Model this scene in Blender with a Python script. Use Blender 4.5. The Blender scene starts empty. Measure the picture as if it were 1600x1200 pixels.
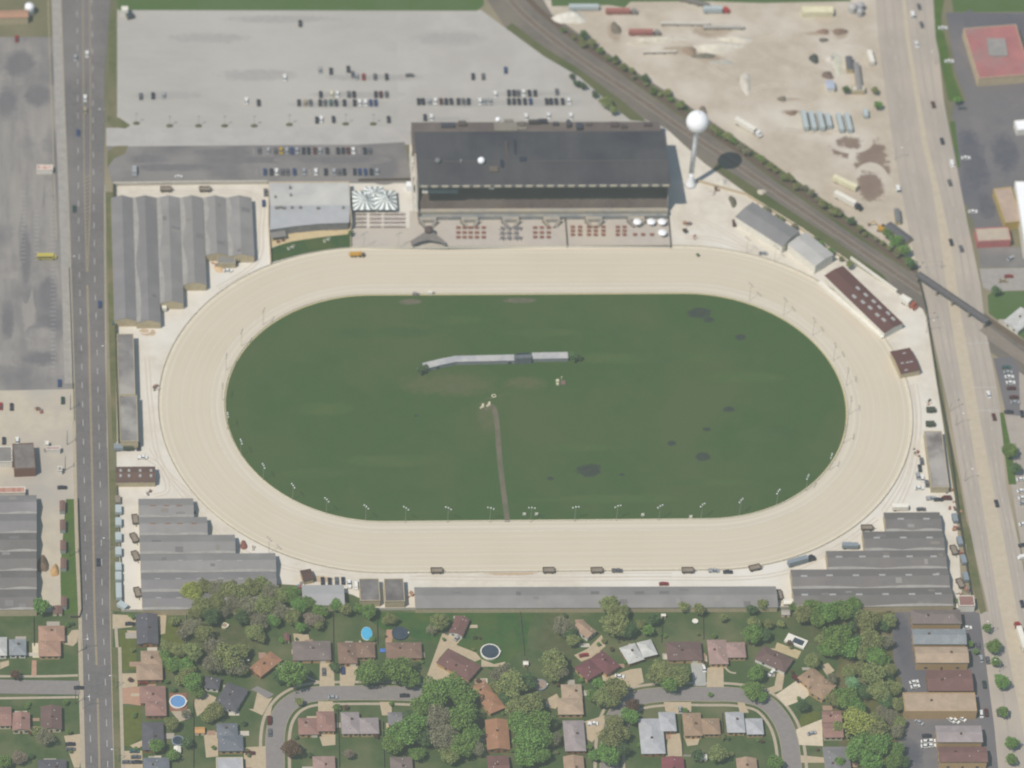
import bpy, math, random, bmesh
from math import sin, cos, pi, radians, hypot, atan2, exp
from mathutils import Vector, Matrix
random.seed(7)
S = bpy.context.scene
COL = S.collection
# ------------------------------------------------------------------ camera
MPP = 0.3216                     # metres per photo pixel at the frame centre
TH, RO, YA, FP = radians(47.60157), radians(5.03168), radians(7.313628), 9843.33
TCX, TCY, TSL, TR = 35.8614*MPP, -45.8071*MPP, 497.4316*MPP, 239.8659*MPP   # oval: centre, straight length, end radius
def _r(v):                       # camera frame -> world frame (X along the straights)
    c, s = cos(YA), sin(YA)
    return Vector((v[0]*c+v[1]*s, -v[0]*s+v[1]*c, v[2]))
_fw = Vector((0, cos(TH), -sin(TH))); _rt = Vector((1, 0, 0)); _up = _rt.cross(_fw)
FW = _r(_fw); RT = _r(cos(RO)*_rt+sin(RO)*_up); UP = _r(-sin(RO)*_rt+cos(RO)*_up)
CAMP = -FW*(FP*MPP)
cam = bpy.data.cameras.new('camera'); camo = bpy.data.objects.new('camera', cam); COL.objects.link(camo)
M = Matrix((RT, UP, -FW)).transposed().to_4x4(); M.translation = CAMP
camo.matrix_world = M
cam.sensor_width = 36; cam.lens = FP/1600*36; cam.clip_start = 10; cam.clip_end = 60000
cam.dof.use_dof = True; cam.dof.focus_distance = 2970; cam.dof.aperture_fstop = cam.lens/1000/14
S.camera = camo
S.render.resolution_x, S.render.resolution_y = 1024, 768
def W(px, py, z=0.0):            # where the view ray of the survey photograph meets height z
    d = FW+RT*((px-800)/FP)-UP*((py-600)/FP)
    t = (z-CAMP.z)/d.z
    p = CAMP+d*t
    return Vector((p.x, p.y, z))
def G(px, py, z=0.0):
    p = W(px, py, z); return (p.x, p.y)
# ------------------------------------------------------------------ light
SUN_EL, SUN_AZ = radians(58.9), radians(38.2)     # shadows run towards SUN_AZ from +X
sd = Vector((cos(SUN_EL)*cos(SUN_AZ), cos(SUN_EL)*sin(SUN_AZ), -sin(SUN_EL)))
L = bpy.data.lights.new('sun', 'SUN'); L.energy = 3.7; L.angle = radians(0.55); L.color = (1.0, .945, .86)
lo = bpy.data.objects.new('sun', L); COL.objects.link(lo); lo.rotation_euler = sd.to_track_quat('-Z', 'Y').to_euler()
lo.location = (0, 0, 900)
wd = bpy.data.worlds.new('World'); S.world = wd; wd.use_nodes = True
nt = wd.node_tree; bg = nt.nodes['Background']; sk = nt.nodes.new('ShaderNodeTexSky')
sk.sky_type = 'NISHITA'; sk.sun_disc = False; sk.sun_elevation = SUN_EL
sk.sun_rotation = atan2(-sd.x, -sd.y)
sk.air_density = 1.25; sk.dust_density = 0.6; sk.ozone_density = 2.0
nt.links.new(sk.outputs[0], bg.inputs[0]); bg.inputs[1].default_value = 0.09
S.view_settings.view_transform = 'Standard'; S.view_settings.look = 'None'; S.view_settings.exposure = 0
AIR = (.066, .078, .073)          # low contrast of hazy air, as a plain tone curve for the whole picture
vs_ = S.view_settings; vs_.use_curve_mapping = True; vs_.curve_mapping.black_level = tuple(-v for v in AIR); vs_.curve_mapping.update()
S.render.engine = 'CYCLES'
cy = S.cycles; cy.use_denoising = True; cy.max_bounces = 4; cy.diffuse_bounces = 2; cy.glossy_bounces = 2
cy.transparent_max_bounces = 8; cy.volume_bounces = 0; cy.filter_width = 2.0
# ------------------------------------------------------------------ colour
def s2l(c): return tuple(((v/255)/12.92 if v <= 10.3 else ((v/255+.055)/1.055)**2.4) for v in c)
VEIL = (.011, .013, .015); KG = (1.20, 1.21, 1.265)
def DS(c, k=.78):                  # mute a colour towards its grey
    m = c[0]*.3+c[1]*.59+c[2]*.11; return tuple(m+(v-m)*k for v in c)
def O(r, g, b, k=1.0):           # albedo of a sunlit surface seen as r,g,b through the haze
    l = s2l((r, g, b))
    return tuple(min(.86, max(.006, (l[i]*(1+AIR[i])-AIR[i]-VEIL[i])/KG[i]*k)) for i in range(3))
# ------------------------------------------------------------------ materials
MATS = {}
def colnet(t, c1, c2, scale, c3, scale3, stretch, amt, rnd, co, rot):
    n = t.nodes; l = t.links
    if co == 'pos': src = n.new('ShaderNodeNewGeometry').outputs['Position']
    elif co == 'uv': src = n.new('ShaderNodeUVMap').outputs[0]
    else: src = n.new('ShaderNodeTexCoord').outputs['Object']
    if stretch or rot:
        mp = n.new('ShaderNodeMapping'); l.new(src, mp.inputs[0]); mp.inputs['Rotation'].default_value = (0, 0, rot)
        mp.inputs['Scale'].default_value = stretch or (1, 1, 1); srcs = mp.outputs[0]
    else: srcs = src
    no = n.new('ShaderNodeTexNoise'); no.inputs['Scale'].default_value = scale; no.inputs['Detail'].default_value = 6
    no.inputs['Roughness'].default_value = .65
    l.new(srcs, no.inputs['Vector'])
    rp = n.new('ShaderNodeMapRange'); rp.inputs[1].default_value = .5-.25*amt-.02; rp.inputs[2].default_value = .5+.25*amt+.02
    l.new(no.outputs[0], rp.inputs[0])
    mx = n.new('ShaderNodeMix'); mx.data_type = 'RGBA'
    mx.inputs[6].default_value = (*c1, 1); mx.inputs[7].default_value = (*c2, 1); l.new(rp.outputs[0], mx.inputs[0])
    out = mx.outputs[2]
    if c3 is not None:
        n2 = n.new('ShaderNodeTexNoise'); n2.inputs['Scale'].default_value = scale3; n2.inputs['Detail'].default_value = 5
        l.new(src, n2.inputs['Vector'])
        r2 = n.new('ShaderNodeMapRange'); r2.inputs[1].default_value = .45; r2.inputs[2].default_value = .68; l.new(n2.outputs[0], r2.inputs[0])
        m2 = n.new('ShaderNodeMix'); m2.data_type = 'RGBA'; l.new(r2.outputs[0], m2.inputs[0]); l.new(out, m2.inputs[6])
        m2.inputs[7].default_value = (*c3, 1); out = m2.outputs[2]
    if rnd:
        oi = n.new('ShaderNodeObjectInfo'); hs = n.new('ShaderNodeHueSaturation')
        r3 = n.new('ShaderNodeMapRange'); r3.inputs[3].default_value = 1-rnd; r3.inputs[4].default_value = 1+rnd
        l.new(oi.outputs['Random'], r3.inputs[0]); l.new(r3.outputs[0], hs.inputs['Value']); l.new(out, hs.inputs['Color']); out = hs.outputs[0]
    return out
PAR = {}
def mat(name, c1, c2=None, scale=.3, rough=.85, spec=.4, c3=None, scale3=.04, stretch=None, amt=.5, rnd=0, co='pos', rot=0, metal=0):
    """procedural mottled surface: c1/c2 mixed by fine noise, c3 by broad noise"""
    if name in MATS: return MATS[name]
    m = bpy.data.materials.new(name); MATS[name] = m; m.use_nodes = True
    b = m.node_tree.nodes['Principled BSDF']
    b.inputs['Roughness'].default_value = rough; b.inputs['Specular IOR Level'].default_value = spec
    b.inputs['Metallic'].default_value = metal
    if c2 is None: c2 = tuple(v*.86 for v in c1)
    PAR[m.name] = (c1, c2, scale, c3, scale3, stretch, amt, rnd, co, rot)
    m.node_tree.links.new(colnet(m.node_tree, *PAR[m.name]), b.inputs['Base Color'])
    return m
SOFT = {}
def soft(m, base, edge=.3, big=.38):      # patch that grades raggedly into the surface it lies on
    key = (m.name, base.name)
    if key in SOFT: return SOFT[key]
    k = bpy.data.materials.new(m.name+'_on_'+base.name); SOFT[key] = k; k.use_nodes = True; t = k.node_tree; n = t.nodes; l = t.links; b = n['Principled BSDF']
    b.inputs['Roughness'].default_value = .85; b.inputs['Specular IOR Level'].default_value = .4
    g = n.new('ShaderNodeTexCoord'); mp = n.new('ShaderNodeMapping'); l.new(g.outputs['Generated'], mp.inputs[0]); mp.inputs['Location'].default_value = (-1, -1, 0); mp.inputs['Scale'].default_value = (2, 2, 0)
    ln = n.new('ShaderNodeVectorMath'); ln.operation = 'LENGTH'; l.new(mp.outputs[0], ln.inputs[0])
    ps = n.new('ShaderNodeNewGeometry'); acc = ln.outputs['Value']
    for sc, am in ((.06, 1.1*big), (.3, .8*big), (1.1, .5*big)):
        no = n.new('ShaderNodeTexNoise'); no.inputs['Scale'].default_value = sc; no.inputs['Detail'].default_value = 4; l.new(ps.outputs['Position'], no.inputs['Vector'])
        ma = n.new('ShaderNodeMath'); ma.operation = 'MULTIPLY_ADD'; l.new(no.outputs[0], ma.inputs[0]); ma.inputs[1].default_value = am*2; l.new(acc, ma.inputs[2]); acc = ma.outputs[0]
    off = 1.2*big*2
    mr = n.new('ShaderNodeMapRange'); mr.interpolation_type = 'SMOOTHSTEP'; l.new(acc, mr.inputs[0]); mr.inputs[1].default_value = .62+off-edge; mr.inputs[2].default_value = .62+off+edge; mr.inputs[3].default_value = 1; mr.inputs[4].default_value = 0
    m2 = n.new('ShaderNodeMath'); m2.operation = 'MULTIPLY'; l.new(mr.outputs[0], m2.inputs[0])       # never reaches the rim itself
    m3 = n.new('ShaderNodeMapRange'); l.new(ln.outputs['Value'], m3.inputs[0]); m3.inputs[1].default_value = .72; m3.inputs[2].default_value = .93; m3.inputs[3].default_value = 1; m3.inputs[4].default_value = 0; l.new(m3.outputs[0], m2.inputs[1])
    mx = n.new('ShaderNodeMix'); mx.data_type = 'RGBA'; l.new(m2.outputs[0], mx.inputs[0]); l.new(colnet(t, *PAR[base.name]), mx.inputs[6]); l.new(colnet(t, *PAR[m.name]), mx.inputs[7])
    l.new(mx.outputs[2], b.inputs['Base Color']); return k
# ------------------------------------------------------------------ mesh collecting
class MB:
    def __init__(s): s.v = []; s.f = []; s.u = None
    def add(s, vs, fs):
        o = len(s.v); s.v += [tuple(v) for v in vs]; s.f += [tuple(i+o for i in f) for f in fs]; return s
    def prism(s, pts, z0, z1, bottom=False):
        n = len(pts); vs = [(p[0], p[1], z0) for p in pts]+[(p[0], p[1], z1) for p in pts]
        fs = [(i, (i+1) % n, n+(i+1) % n, n+i) for i in range(n)]+[tuple(range(n, 2*n))]
        if bottom: fs.append(tuple(range(n-1, -1, -1)))
        return s.add(vs, fs)
    def box(s, cx, cy, z0, z1, lx, ly, a=0, t=1.0, tx=None):   # t: top scale
        c, d = cos(a), sin(a); vs = []
        tx = t if tx is None else tx
        for z, k, kx in ((z0, 1, 1), (z1, t, tx)):
            for x, y in ((-1, -1), (1, -1), (1, 1), (-1, 1)):
                X, Y = x*lx/2*kx, y*ly/2*k; vs.append((cx+X*c-Y*d, cy+X*d+Y*c, z))
        return s.add(vs, [(3, 2, 1, 0), (4, 5, 6, 7), (0, 1, 5, 4), (1, 2, 6, 5), (2, 3, 7, 6), (3, 0, 4, 7)])
    def flat(s, pts, z): return s.add([(p[0], p[1], z) for p in pts], [tuple(range(len(pts)))])
    def tube(s, a, b, r0, r1=None, n=8):
        a, b = Vector(a), Vector(b); r1 = r0 if r1 is None else r1; d = (b-a).normalized()
        u = d.orthogonal().normalized(); w = d.cross(u); vs = []
        for p, r in ((a, r0), (b, r1)):
            for i in range(n):
                q = 2*pi*i/n; vs.append(p+(u*cos(q)+w*sin(q))*r)
        return s.add(vs, [(i, (i+1) % n, n+(i+1) % n, n+i) for i in range(n)]+[tuple(range(n-1, -1, -1)), tuple(range(n, 2*n))])
    def lathe(s, cx, cy, prof, n=16, sx=1, sy=1):
        vs = []; k = len(prof)
        for r, z in prof:
            for i in range(n): q = 2*pi*i/n; vs.append((cx+r*sx*cos(q), cy+r*sy*sin(q), z))
        fs = [(j*n+i, j*n+(i+1) % n, (j+1)*n+(i+1) % n, (j+1)*n+i) for j in range(k-1) for i in range(n)]
        fs += [tuple(range(n-1, -1, -1)), tuple(range((k-1)*n, k*n))]
        return s.add(vs, fs)
    def ring(s, inner, outer, z, uv=None):
        n = len(inner); vs = [(p[0], p[1], z) for p in inner]+[(p[0], p[1], z) for p in outer]
        return s.add(vs, [(i, n+i, n+(i+1) % n, (i+1) % n) for i in range(n)])
    def build(s, name, m, parent=None, org=None, smooth=False, kind=None):
        me = bpy.data.meshes.new(name)
        if parent is not None: org = parent.get('_o', (0, 0, 0)) if parent.get('_o') is not None else (0, 0, 0)
        elif org is None:
            xs = [v[0] for v in s.v]; ys = [v[1] for v in s.v]; zs = [v[2] for v in s.v]
            org = ((min(xs)+max(xs))/2, (min(ys)+max(ys))/2, min(zs)) if kind is None else (0, 0, 0)
        me.from_pydata([(v[0]-org[0], v[1]-org[1], v[2]-org[2]) for v in s.v], [], s.f); me.update()
        me.materials.append(m)
        if smooth: me.polygons.foreach_set('use_smooth', [True]*len(me.polygons))
        o = bpy.data.objects.new(name, me); COL.objects.link(o)
        if parent is not None: o.parent = parent
        else: o.location = org
        ORG[o.name] = org
        if kind: o['kind'] = kind
        return o
ORG = {}
_b0 = MB.build
def _build(s, name, m, parent=None, org=None, **k):
    if parent is not None:
        po = ORG[parent.name]; me_o = None
        r = _b0_parent(s, name, m, parent, po, **k); return r
    return _b0(s, name, m, None, org, **k)
def _b0_parent(s, name, m, parent, po, smooth=False, kind=None):
    me = bpy.data.meshes.new(name)
    me.from_pydata([(v[0]-po[0], v[1]-po[1], v[2]-po[2]) for v in s.v], [], s.f); me.update(); me.materials.append(m)
    if smooth: me.polygons.foreach_set('use_smooth', [True]*len(me.polygons))
    o = bpy.data.objects.new(name, me); COL.objects.link(o); o.parent = parent; ORG[o.name] = po
    if kind: o['kind'] = kind
    return o
MB.build = _build
USED = {}
def tag(o, label, cat, group=None):
    o['label'] = label; o['category'] = cat
    if group: o['group'] = group
    USED.setdefault(label, []).append(o.name)
    return o
def thing(name, loc, label, cat, group=None):
    o = bpy.data.objects.new(name, None); COL.objects.link(o); o.location = loc; o.empty_display_size = 1
    ORG[o.name] = tuple(loc); return tag(o, label, cat, group)
def dup(root, loc, rz=0, label=None, scale=None, mats=None):
    r = root.copy(); COL.objects.link(r); r.location = loc; r.rotation_euler = (0, 0, rz)
    if scale: r.scale = scale
    if label: r['label'] = label; USED.setdefault(label, []).append(r.name)
    for ch in list(root.children):
        c = ch.copy(); COL.objects.link(c); c.parent = r
        for g in list(ch.children): d = g.copy(); COL.objects.link(d); d.parent = c
    return r
ORD = ['first', 'second', 'third', 'fourth', 'fifth', 'sixth', 'seventh', 'eighth', 'ninth', 'tenth', 'eleventh', 'twelfth', 'thirteenth', 'fourteenth', 'fifteenth', 'sixteenth', 'seventeenth', 'eighteenth']
def nth(i, n, a='left', b='right'):
    if i == 0: return a+'most'
    if i == n-1: return b+'most'
    return f'{ORD[i]} from {a}' if i < n/2 else f'{ORD[n-1-i]} from {b}'
def smooth_line(pts, k=8, closed=False):
    out = []; n = len(pts)
    for i in range(n if closed else n-1):
        p0 = pts[(i-1) % n] if closed or i > 0 else pts[i]; p1 = pts[i]; p2 = pts[(i+1) % n]
        p3 = pts[(i+2) % n] if closed or i+2 < n else pts[(i+1) % n]
        for j in range(k):
            t = j/k
            out.append(tuple(.5*((2*p1[c])+(-p0[c]+p2[c])*t+(2*p0[c]-5*p1[c]+4*p2[c]-p3[c])*t*t+(-p0[c]+3*p1[c]-3*p2[c]+p3[c])*t**3) for c in (0, 1)))
    if not closed: out.append(tuple(pts[-1]))
    return out
def offset(line, d, closed=False):
    out = []; n = len(line)
    for i in range(n):
        a = line[(i-1) % n] if closed or i > 0 else line[i]; b = line[(i+1) % n] if closed or i < n-1 else line[i]
        tx, ty = b[0]-a[0], b[1]-a[1]; q = hypot(tx, ty) or 1
        out.append((line[i][0]-ty/q*d, line[i][1]+tx/q*d))
    return out
def band(mb, line, d0, d1, z, closed=False):    # strip between two offsets of a line
    a, b = offset(line, d0, closed), offset(line, d1, closed); n = len(line)
    vs = [(p[0], p[1], z) for p in b]+[(p[0], p[1], z) for p in a]
    return mb.add(vs, [(i, (i+1) % n, n+(i+1) % n, n+i) for i in range(n if closed else n-1)])
def dashes(mb, line, d, w, on, off, z, start=0):
    L_ = offset(line, d); acc = -start
    for i in range(len(L_)-1):
        a, b = L_[i], L_[i+1]; seg = hypot(b[0]-a[0], b[1]-a[1])
        if seg == 0: continue
        ux, uy = (b[0]-a[0])/seg, (b[1]-a[1])/seg; t = 0
        while t < seg:
            ph = (acc+t) % (on+off)
            if ph < on:
                e = min(seg, t+on-ph)
                if e-t > .2:
                    x0, y0, x1, y1 = a[0]+ux*t, a[1]+uy*t, a[0]+ux*e, a[1]+uy*e
                    mb.add([(x0+uy*w, y0-ux*w, z), (x1+uy*w, y1-ux*w, z), (x1-uy*w, y1+ux*w, z), (x0-uy*w, y0+ux*w, z)], [(0, 1, 2, 3)])
                t = e+.001
            else: t += (on+off)-ph+.001
        acc += seg
def GL(pts, z=0): return [G(*p, z) for p in pts]
SHZ = []
def sheet(name, pts, m, layer, world=False, kind='structure'):
    P = pts if world else GL(pts)
    a = sum(P[i][0]*P[(i+1) % len(P)][1]-P[(i+1) % len(P)][0]*P[i][1] for i in range(len(P)))
    if a < 0: P = P[::-1]
    z = round(layer*.03, 4); x0, x1, y0, y1 = min(p[0] for p in P), max(p[0] for p in P), min(p[1] for p in P), max(p[1] for p in P)
    while any(abs(q[0]-z) < .0045 and q[1] < x1 and q[2] > x0 and q[3] < y1 and q[4] > y0 for q in SHZ): z += .005
    SHZ.append((z, x0, x1, y0, y1))
    return MB().flat(P, z).build(name, m, org=(0, 0, 0), kind=kind)
def oval(d, n=48, cx=TCX, cy=TCY):
    out = []
    for i in range(n+1): a = -pi/2+pi*i/n; out.append((cx+TSL/2+(TR+d)*cos(a), cy+(TR+d)*sin(a)))
    for i in range(1, 12): out.append((cx+TSL/2-TSL*i/12, cy+TR+d))
    for i in range(n+1): a = pi/2+pi*i/n; out.append((cx-TSL/2+(TR+d)*cos(a), cy+(TR+d)*sin(a)))
    for i in range(1, 12): out.append((cx-TSL/2+TSL*i/12, cy-TR-d))
    return out
# ================================================================== GROUND
m_sand = mat('pale_limestone_gravel', O(223,217,205), O(209,202,189), .12, c3=O(229,225,217), scale3=.02)
m_yard = mat('yard_sand', O(200,190,175), O(184,173,158), .16, c3=O(212,205,193), scale3=.03, amt=1)
m_grass = mat('lawn_grass', O(92,112,84), O(84,104,78), .35, c3=O(112,118,86), scale3=.03)
m_lawn = mat('garden_lawn', O(102,117,92), O(92,108,86), .22, c3=O(122,126,102), scale3=.05, amt=.8)
m_field = mat('infield_turf', O(88,110,76), O(94,113,82), .10, c3=O(99,113,88), scale3=.016, amt=.9)
m_asph = mat('road_asphalt', O(130,129,128), O(121,120,120), .4, c3=O(138,136,134), scale3=.03)
m_conc = mat('road_concrete', O(184,176,166), O(174,167,158), .2, c3=O(190,180,168), scale3=.03, stretch=(1, .12, 1), rot=radians(-8))
m_tan = mat('tan_median_paving', O(200,189,170), O(192,181,163), .3)
m_lotp = mat('pale_parking_asphalt', O(186,183,177), O(176,174,169), .08, c3=O(190,187,181), scale3=.012, amt=.9, stretch=(.6, 1.6, 1))
m_lotl = mat('worn_parking_asphalt', O(138,137,136), O(166,162,156), .16, c3=O(126,126,128), scale3=.03, stretch=(1.6, .25, 1), amt=1.1)
m_lotd = mat('dark_parking_asphalt', O(124,124,127), O(134,132,132), .08, c3=O(114,116,122), scale3=.02)
m_lotm = mat('grey_parking_asphalt', O(140,139,137), O(152,149,146), .12, c3=O(126,126,127), scale3=.04, amt=1.2, stretch=(.5, 1.4, 1))
m_walk = mat('sidewalk_concrete', O(188,178,160), O(178,168,152), .6)
m_drive = mat('driveway_concrete', O(196,182,158), O(186,172,150), .4)
m_pink = mat('pink_driveway_paving', O(190,158,138), O(180,150,132), .4)
m_strt = mat('street_asphalt', O(152,149,146), O(145,142,141), .4)
m_ball = mat('railway_ballast', O(131,127,121), O(122,119,114), .2, c3=O(139,134,124), scale3=.03, stretch=None)
m_ballp = mat('pale_track_ballast', O(150,143,134), O(141,135,127), .25)
m_yel = mat('yellow_road_paint', O(186,170,138), O(174,162,138), .8)
m_whi = mat('white_road_paint', O(205,205,200), O(190,190,188), .8)
m_dirt = mat('worn_dirt', O(132,126,114), O(120,118,106), .2, c3=O(112,117,101), scale3=.1, amt=1)
m_apr = mat('plaza_concrete', O(196,189,180), O(190,183,175), .15, c3=O(201,192,178), scale3=.03)
m_strip = mat('verge_grass', O(122,124,100), O(108,117,92), .3, c3=O(136,131,110), scale3=.06)
m_mud = mat('dark_mud', O(138,124,114), O(152,138,127), .12, amt=1)

g = MB().flat([(-16000, -16000), (16000, -16000), (16000, 16000), (-16000, 16000)], 0).build(
    'ground', mat('open_ground', O(112,118,96), O(140,136,118), .02, c3=O(170,160,142), scale3=.006, amt=1), org=(0, 0, 0), kind='structure')
# race grounds gravel, yard, lots
sheet('gravel_ground', [(178,283),(640,283),(640,150),(1060,150),(1090,180),(1140,275),(1255,356),(1322,403),(1399,455),(1436,470),(1449,500),(1484,700),(1494,800),(1505,960),(1480,985),(186,985),(182,700),(170,400)], m_sand, 1)
sheet('yard_ground', [(826,0),(1400,-20),(1400,40),(1412,200),(1432,300),(1452,430),(1440,425),(1334,348),(1221,272),(1120,200),(975,100)], m_yard, 1)
sheet('west_gravel_ground', [(-60,604),(114,604),(118,760),(122,965),(-60,965)], mat('west_gravel', O(203,194,176), O(190,182,168), .1, c3=O(180,175,168), scale3=.02), 1)
sheet('garden_ground', [(-60,958),(128,956),(140,1300),(-60,1300)], m_lawn, 2)
sheet('garden_ground', [(176,955),(646,951),(1240,948),(1420,950),(1430,1300),(176,1300)], m_lawn, 2)
sheet('west_parking_lot', [(-80,58),(98,58),(106,330),(113,608),(-80,612)], m_lotl, 2)
sheet('north_parking_lot', [(182,14),(752,16),(790,44),(880,98),(960,168),(990,188),(1070,186),(1070,205),(640,205),(182,203)], m_lotp, 2)
sheet('access_road', [(166,200),(650,198),(650,226),(190,229),(166,228)], mat('access_paving', O(188,185,181), O(178,176,173), .1), 3)
sheet('middle_parking_lot', [(168,229),(560,226),(632,222),(646,286),(176,289),(168,260)], m_lotm, 3)
sheet('north_field', [(184,-60),(752,-60),(756,8),(745,17),(184,16)], mat('bright_field', O(100,122,88), O(106,124,94), .06), 3)
sheet('north_field', [(856,-60),(1296,-60),(1330,2),(1190,5),(1100,2),(985,3),(976,12),(950,8),(862,10)], MATS['bright_field'], 3)
sheet('grass_verge', [(170,16),(183,12),(183,186),(170,182)], m_strip, 3)
sheet('grass_verge', [(168,182),(186,184),(204,196),(196,201),(176,199),(168,190)], m_strip, 4)
sheet('grass_verge', [(168,236),(182,228),(200,228),(196,240),(178,248),(168,262)], m_strip, 4)
sheet('fence_hedge_strip', [(165,300),(177,300),(180,520),(183,690),(176,700),(170,530)], m_strip, 2)
sheet('grass_verge', [(171,735),(181,735),(190,955),(174,955)], m_strip, 3)
# railway corridor
rail_l = [(735,-40),(790,44),(850,88),(905,120),(960,168),(1040,200),(1100,255),(1165,301),(1255,357),(1322,404),(1399,456),(1440,482),(1480,505),(1540,545),(1620,600)]
rail_r = [(1640,560),(1560,505),(1500,462),(1430,412),(1334,346),(1221,270),(1200,250),(1075,165),(975,100),(912,58),(862,22),(826,-40)]
sheet('railway_bed', rail_l+rail_r, m_ball, 3)
rc = smooth_line(GL([(770,-40),(815,20),(900,88),(985,145),(1075,208),(1165,268),(1300,360),(1420,442),(1530,516),(1640,590)]), 6)
mb = MB(); band(mb, rc, -2.2, 2.2, .13); mb.build('railway_bed', m_ballp, kind='structure')
rc2 = offset(rc, 9)
mb = MB(); band(mb, rc2, -1.8, 1.8, .13); mb.build('railway_bed', mat('rusty_ballast', O(126,116,106), O(117,112,104), .4), kind='structure')
xr_=G(1440,455)[0]
for line in ([p for p in rc if p[0]<xr_], [p for p in rc2 if p[0]<xr_]):
    a = line[len(line)//2]
    t = thing('railway_track', (a[0], a[1], .1), 'steel railway track running diagonally on pale ballast' if 'railway_track' not in bpy.data.objects or not USED.get('steel railway track running diagonally on pale ballast') else 'second railway track on rusty darker ballast on its north east side', 'railway track')
    for o_ in (-.75, .75):
        mb = MB(); band(mb, line, o_-.08, o_+.08, .30); mb.build('rail', mat('rail_steel', O(120,112,106), rough=.5), t)
    mb = MB(); dashes(mb, line, 0, 1.25, .3, .5, .2); mb.build('sleepers', mat('sleeper_wood', O(118,110,102)), t)
bank = mat('rank_grass', O(108,117,90), O(120,120,100), .3, c3=O(98,110,84), scale3=.05, amt=1)
sheet('railway_verge', [(862,30),(912,62),(975,104),(1075,170),(1110,196),(1100,205),(1060,180),(965,112),(900,68)], bank, 4)
sheet('railway_verge', [(1112,193),(1200,250),(1334,346),(1432,414),(1420,424),(1325,362),(1200,275),(1118,212)], bank, 4)
sheet('railway_verge', [(1165,301),(1255,357),(1322,404),(1399,456),(1380,430),(1300,372),(1190,300),(1120,255),(1115,262)], bank, 4)
sheet('railway_verge', [(790,44),(850,88),(905,120),(960,168),(985,188),(1010,190),(975,160),(905,108),(850,74),(800,36)], bank, 4)
# ---------------- west road
wl = [(94,-60),(101,150),(110,375),(117,600),(122,825),(128,970),(132,1140),(135,1260)]
wr = [(178,-60),(163,120),(162.5,300),(164,525),(165.5,600),(170.6,825),(171.5,960),(177,1180),(179,1260)]
sheet('west_road', wl+wr[::-1], m_asph, 5)
cl = smooth_line(GL([(131,-60),(133,100),(134,260),(136,425),(139,525),(140.6,600),(144.5,769),(147.5,949),(151,1040),(155.5,1200),(157,1260)]), 6)
mb = MB(); L0 = [p for p in cl if p[1] < G(136, 425)[1]]
yj = G(150, 1052)[1]; yk = G(152, 1090)[1]
for seg in ([p for p in L0 if p[1] > yj], [p for p in L0 if p[1] < yk]):
    band(mb, seg, -.42, -.12, .2); band(mb, seg, .12, .42, .2)
hl = GL([(129,-50),(130,100),(132,300),(135.5,425)]); hr = GL([(140,-50),(141,100),(141,300),(137,425)])
band(mb, smooth_line(hl, 4), -.15, .15, .2); band(mb, smooth_line(hr, 4), -.15, .15, .2)
for k in range(24):
    y = 275+k*6.0
    if y > 405: break
    w_ = 1-max(0, (y-275)/150); a = G(136.2-4.2*w_, y+3); b = G(136.2+4.2*w_, y)
    mb.tube((a[0], a[1], .2), (b[0], b[1], .2), .18, n=4)
mb.build('road_centre_line', m_yel, kind='structure')
mb = MB()
dashes(mb, cl, -3.9, .14, 4, 8.6, .2); dashes(mb, cl, 3.9, .14, 4, 8.6, .2, 3)
band(mb, smooth_line(GL([(163.5,290),(165,525),(167,700)]), 4), .1, .3, .21)
mb.build('lane_dashes', m_whi, kind='structure')
# kerb-side walks
def strip(name, line, d0, d1, m, layer): mb = MB(); band(mb, line, d0, d1, layer*.03); return mb.build(name, m, kind='structure')
wll = smooth_line(GL(wl), 4); wrl = smooth_line(GL(wr), 4)
def kerb(name, line, d0, d1, m, h=.14):
    mb = MB(); n = len(line); a, b = offset(line, d0), offset(line, d1); z = .15
    vs = [(p[0], p[1], z+h) for p in a]+[(p[0], p[1], z+h) for p in b]+[(p[0], p[1], 0) for p in a]+[(p[0], p[1], 0) for p in b]
    fs = []
    for i in range(n-1): fs += [(i, i+1, n+i+1, n+i), (2*n+i, 2*n+i+1, i+1, i), (n+i, n+i+1, 3*n+i+1, 3*n+i)]
    mb.add(vs, fs); return mb.build(name, m, kind='structure')
kerb('pavement', [p for p in wll if p[1] > G(118, 628)[1]], -5.2, -.3, mat('roadside_paving', O(174,171,165), O(162,159,154), .3))
kerb('kerb', wll, -.3, 0, mat('pale_kerb', O(186,176,152)))
kerb('kerb', [p for p in wrl if p[1] < G(162, 262)[1]], .0, .35, MATS['pale_kerb'])
kerb('pavement', [p for p in wrl if p[1] < G(171, 965)[1]], 3.6, 5.2, m_walk, .1)
strip('grass_verge', [p for p in wrl if p[1] < G(171, 965)[1]], .35, 3.6, m_strip, 6)
kerb('pavement', [p for p in wll if p[1] < G(118, 628)[1]], -1.7, -.3, m_walk)
kerb('kerb', [p for p in wll if p[1] > G(112, 420)[1]], -7.2, -6.8, MATS['pale_kerb'])
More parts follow.
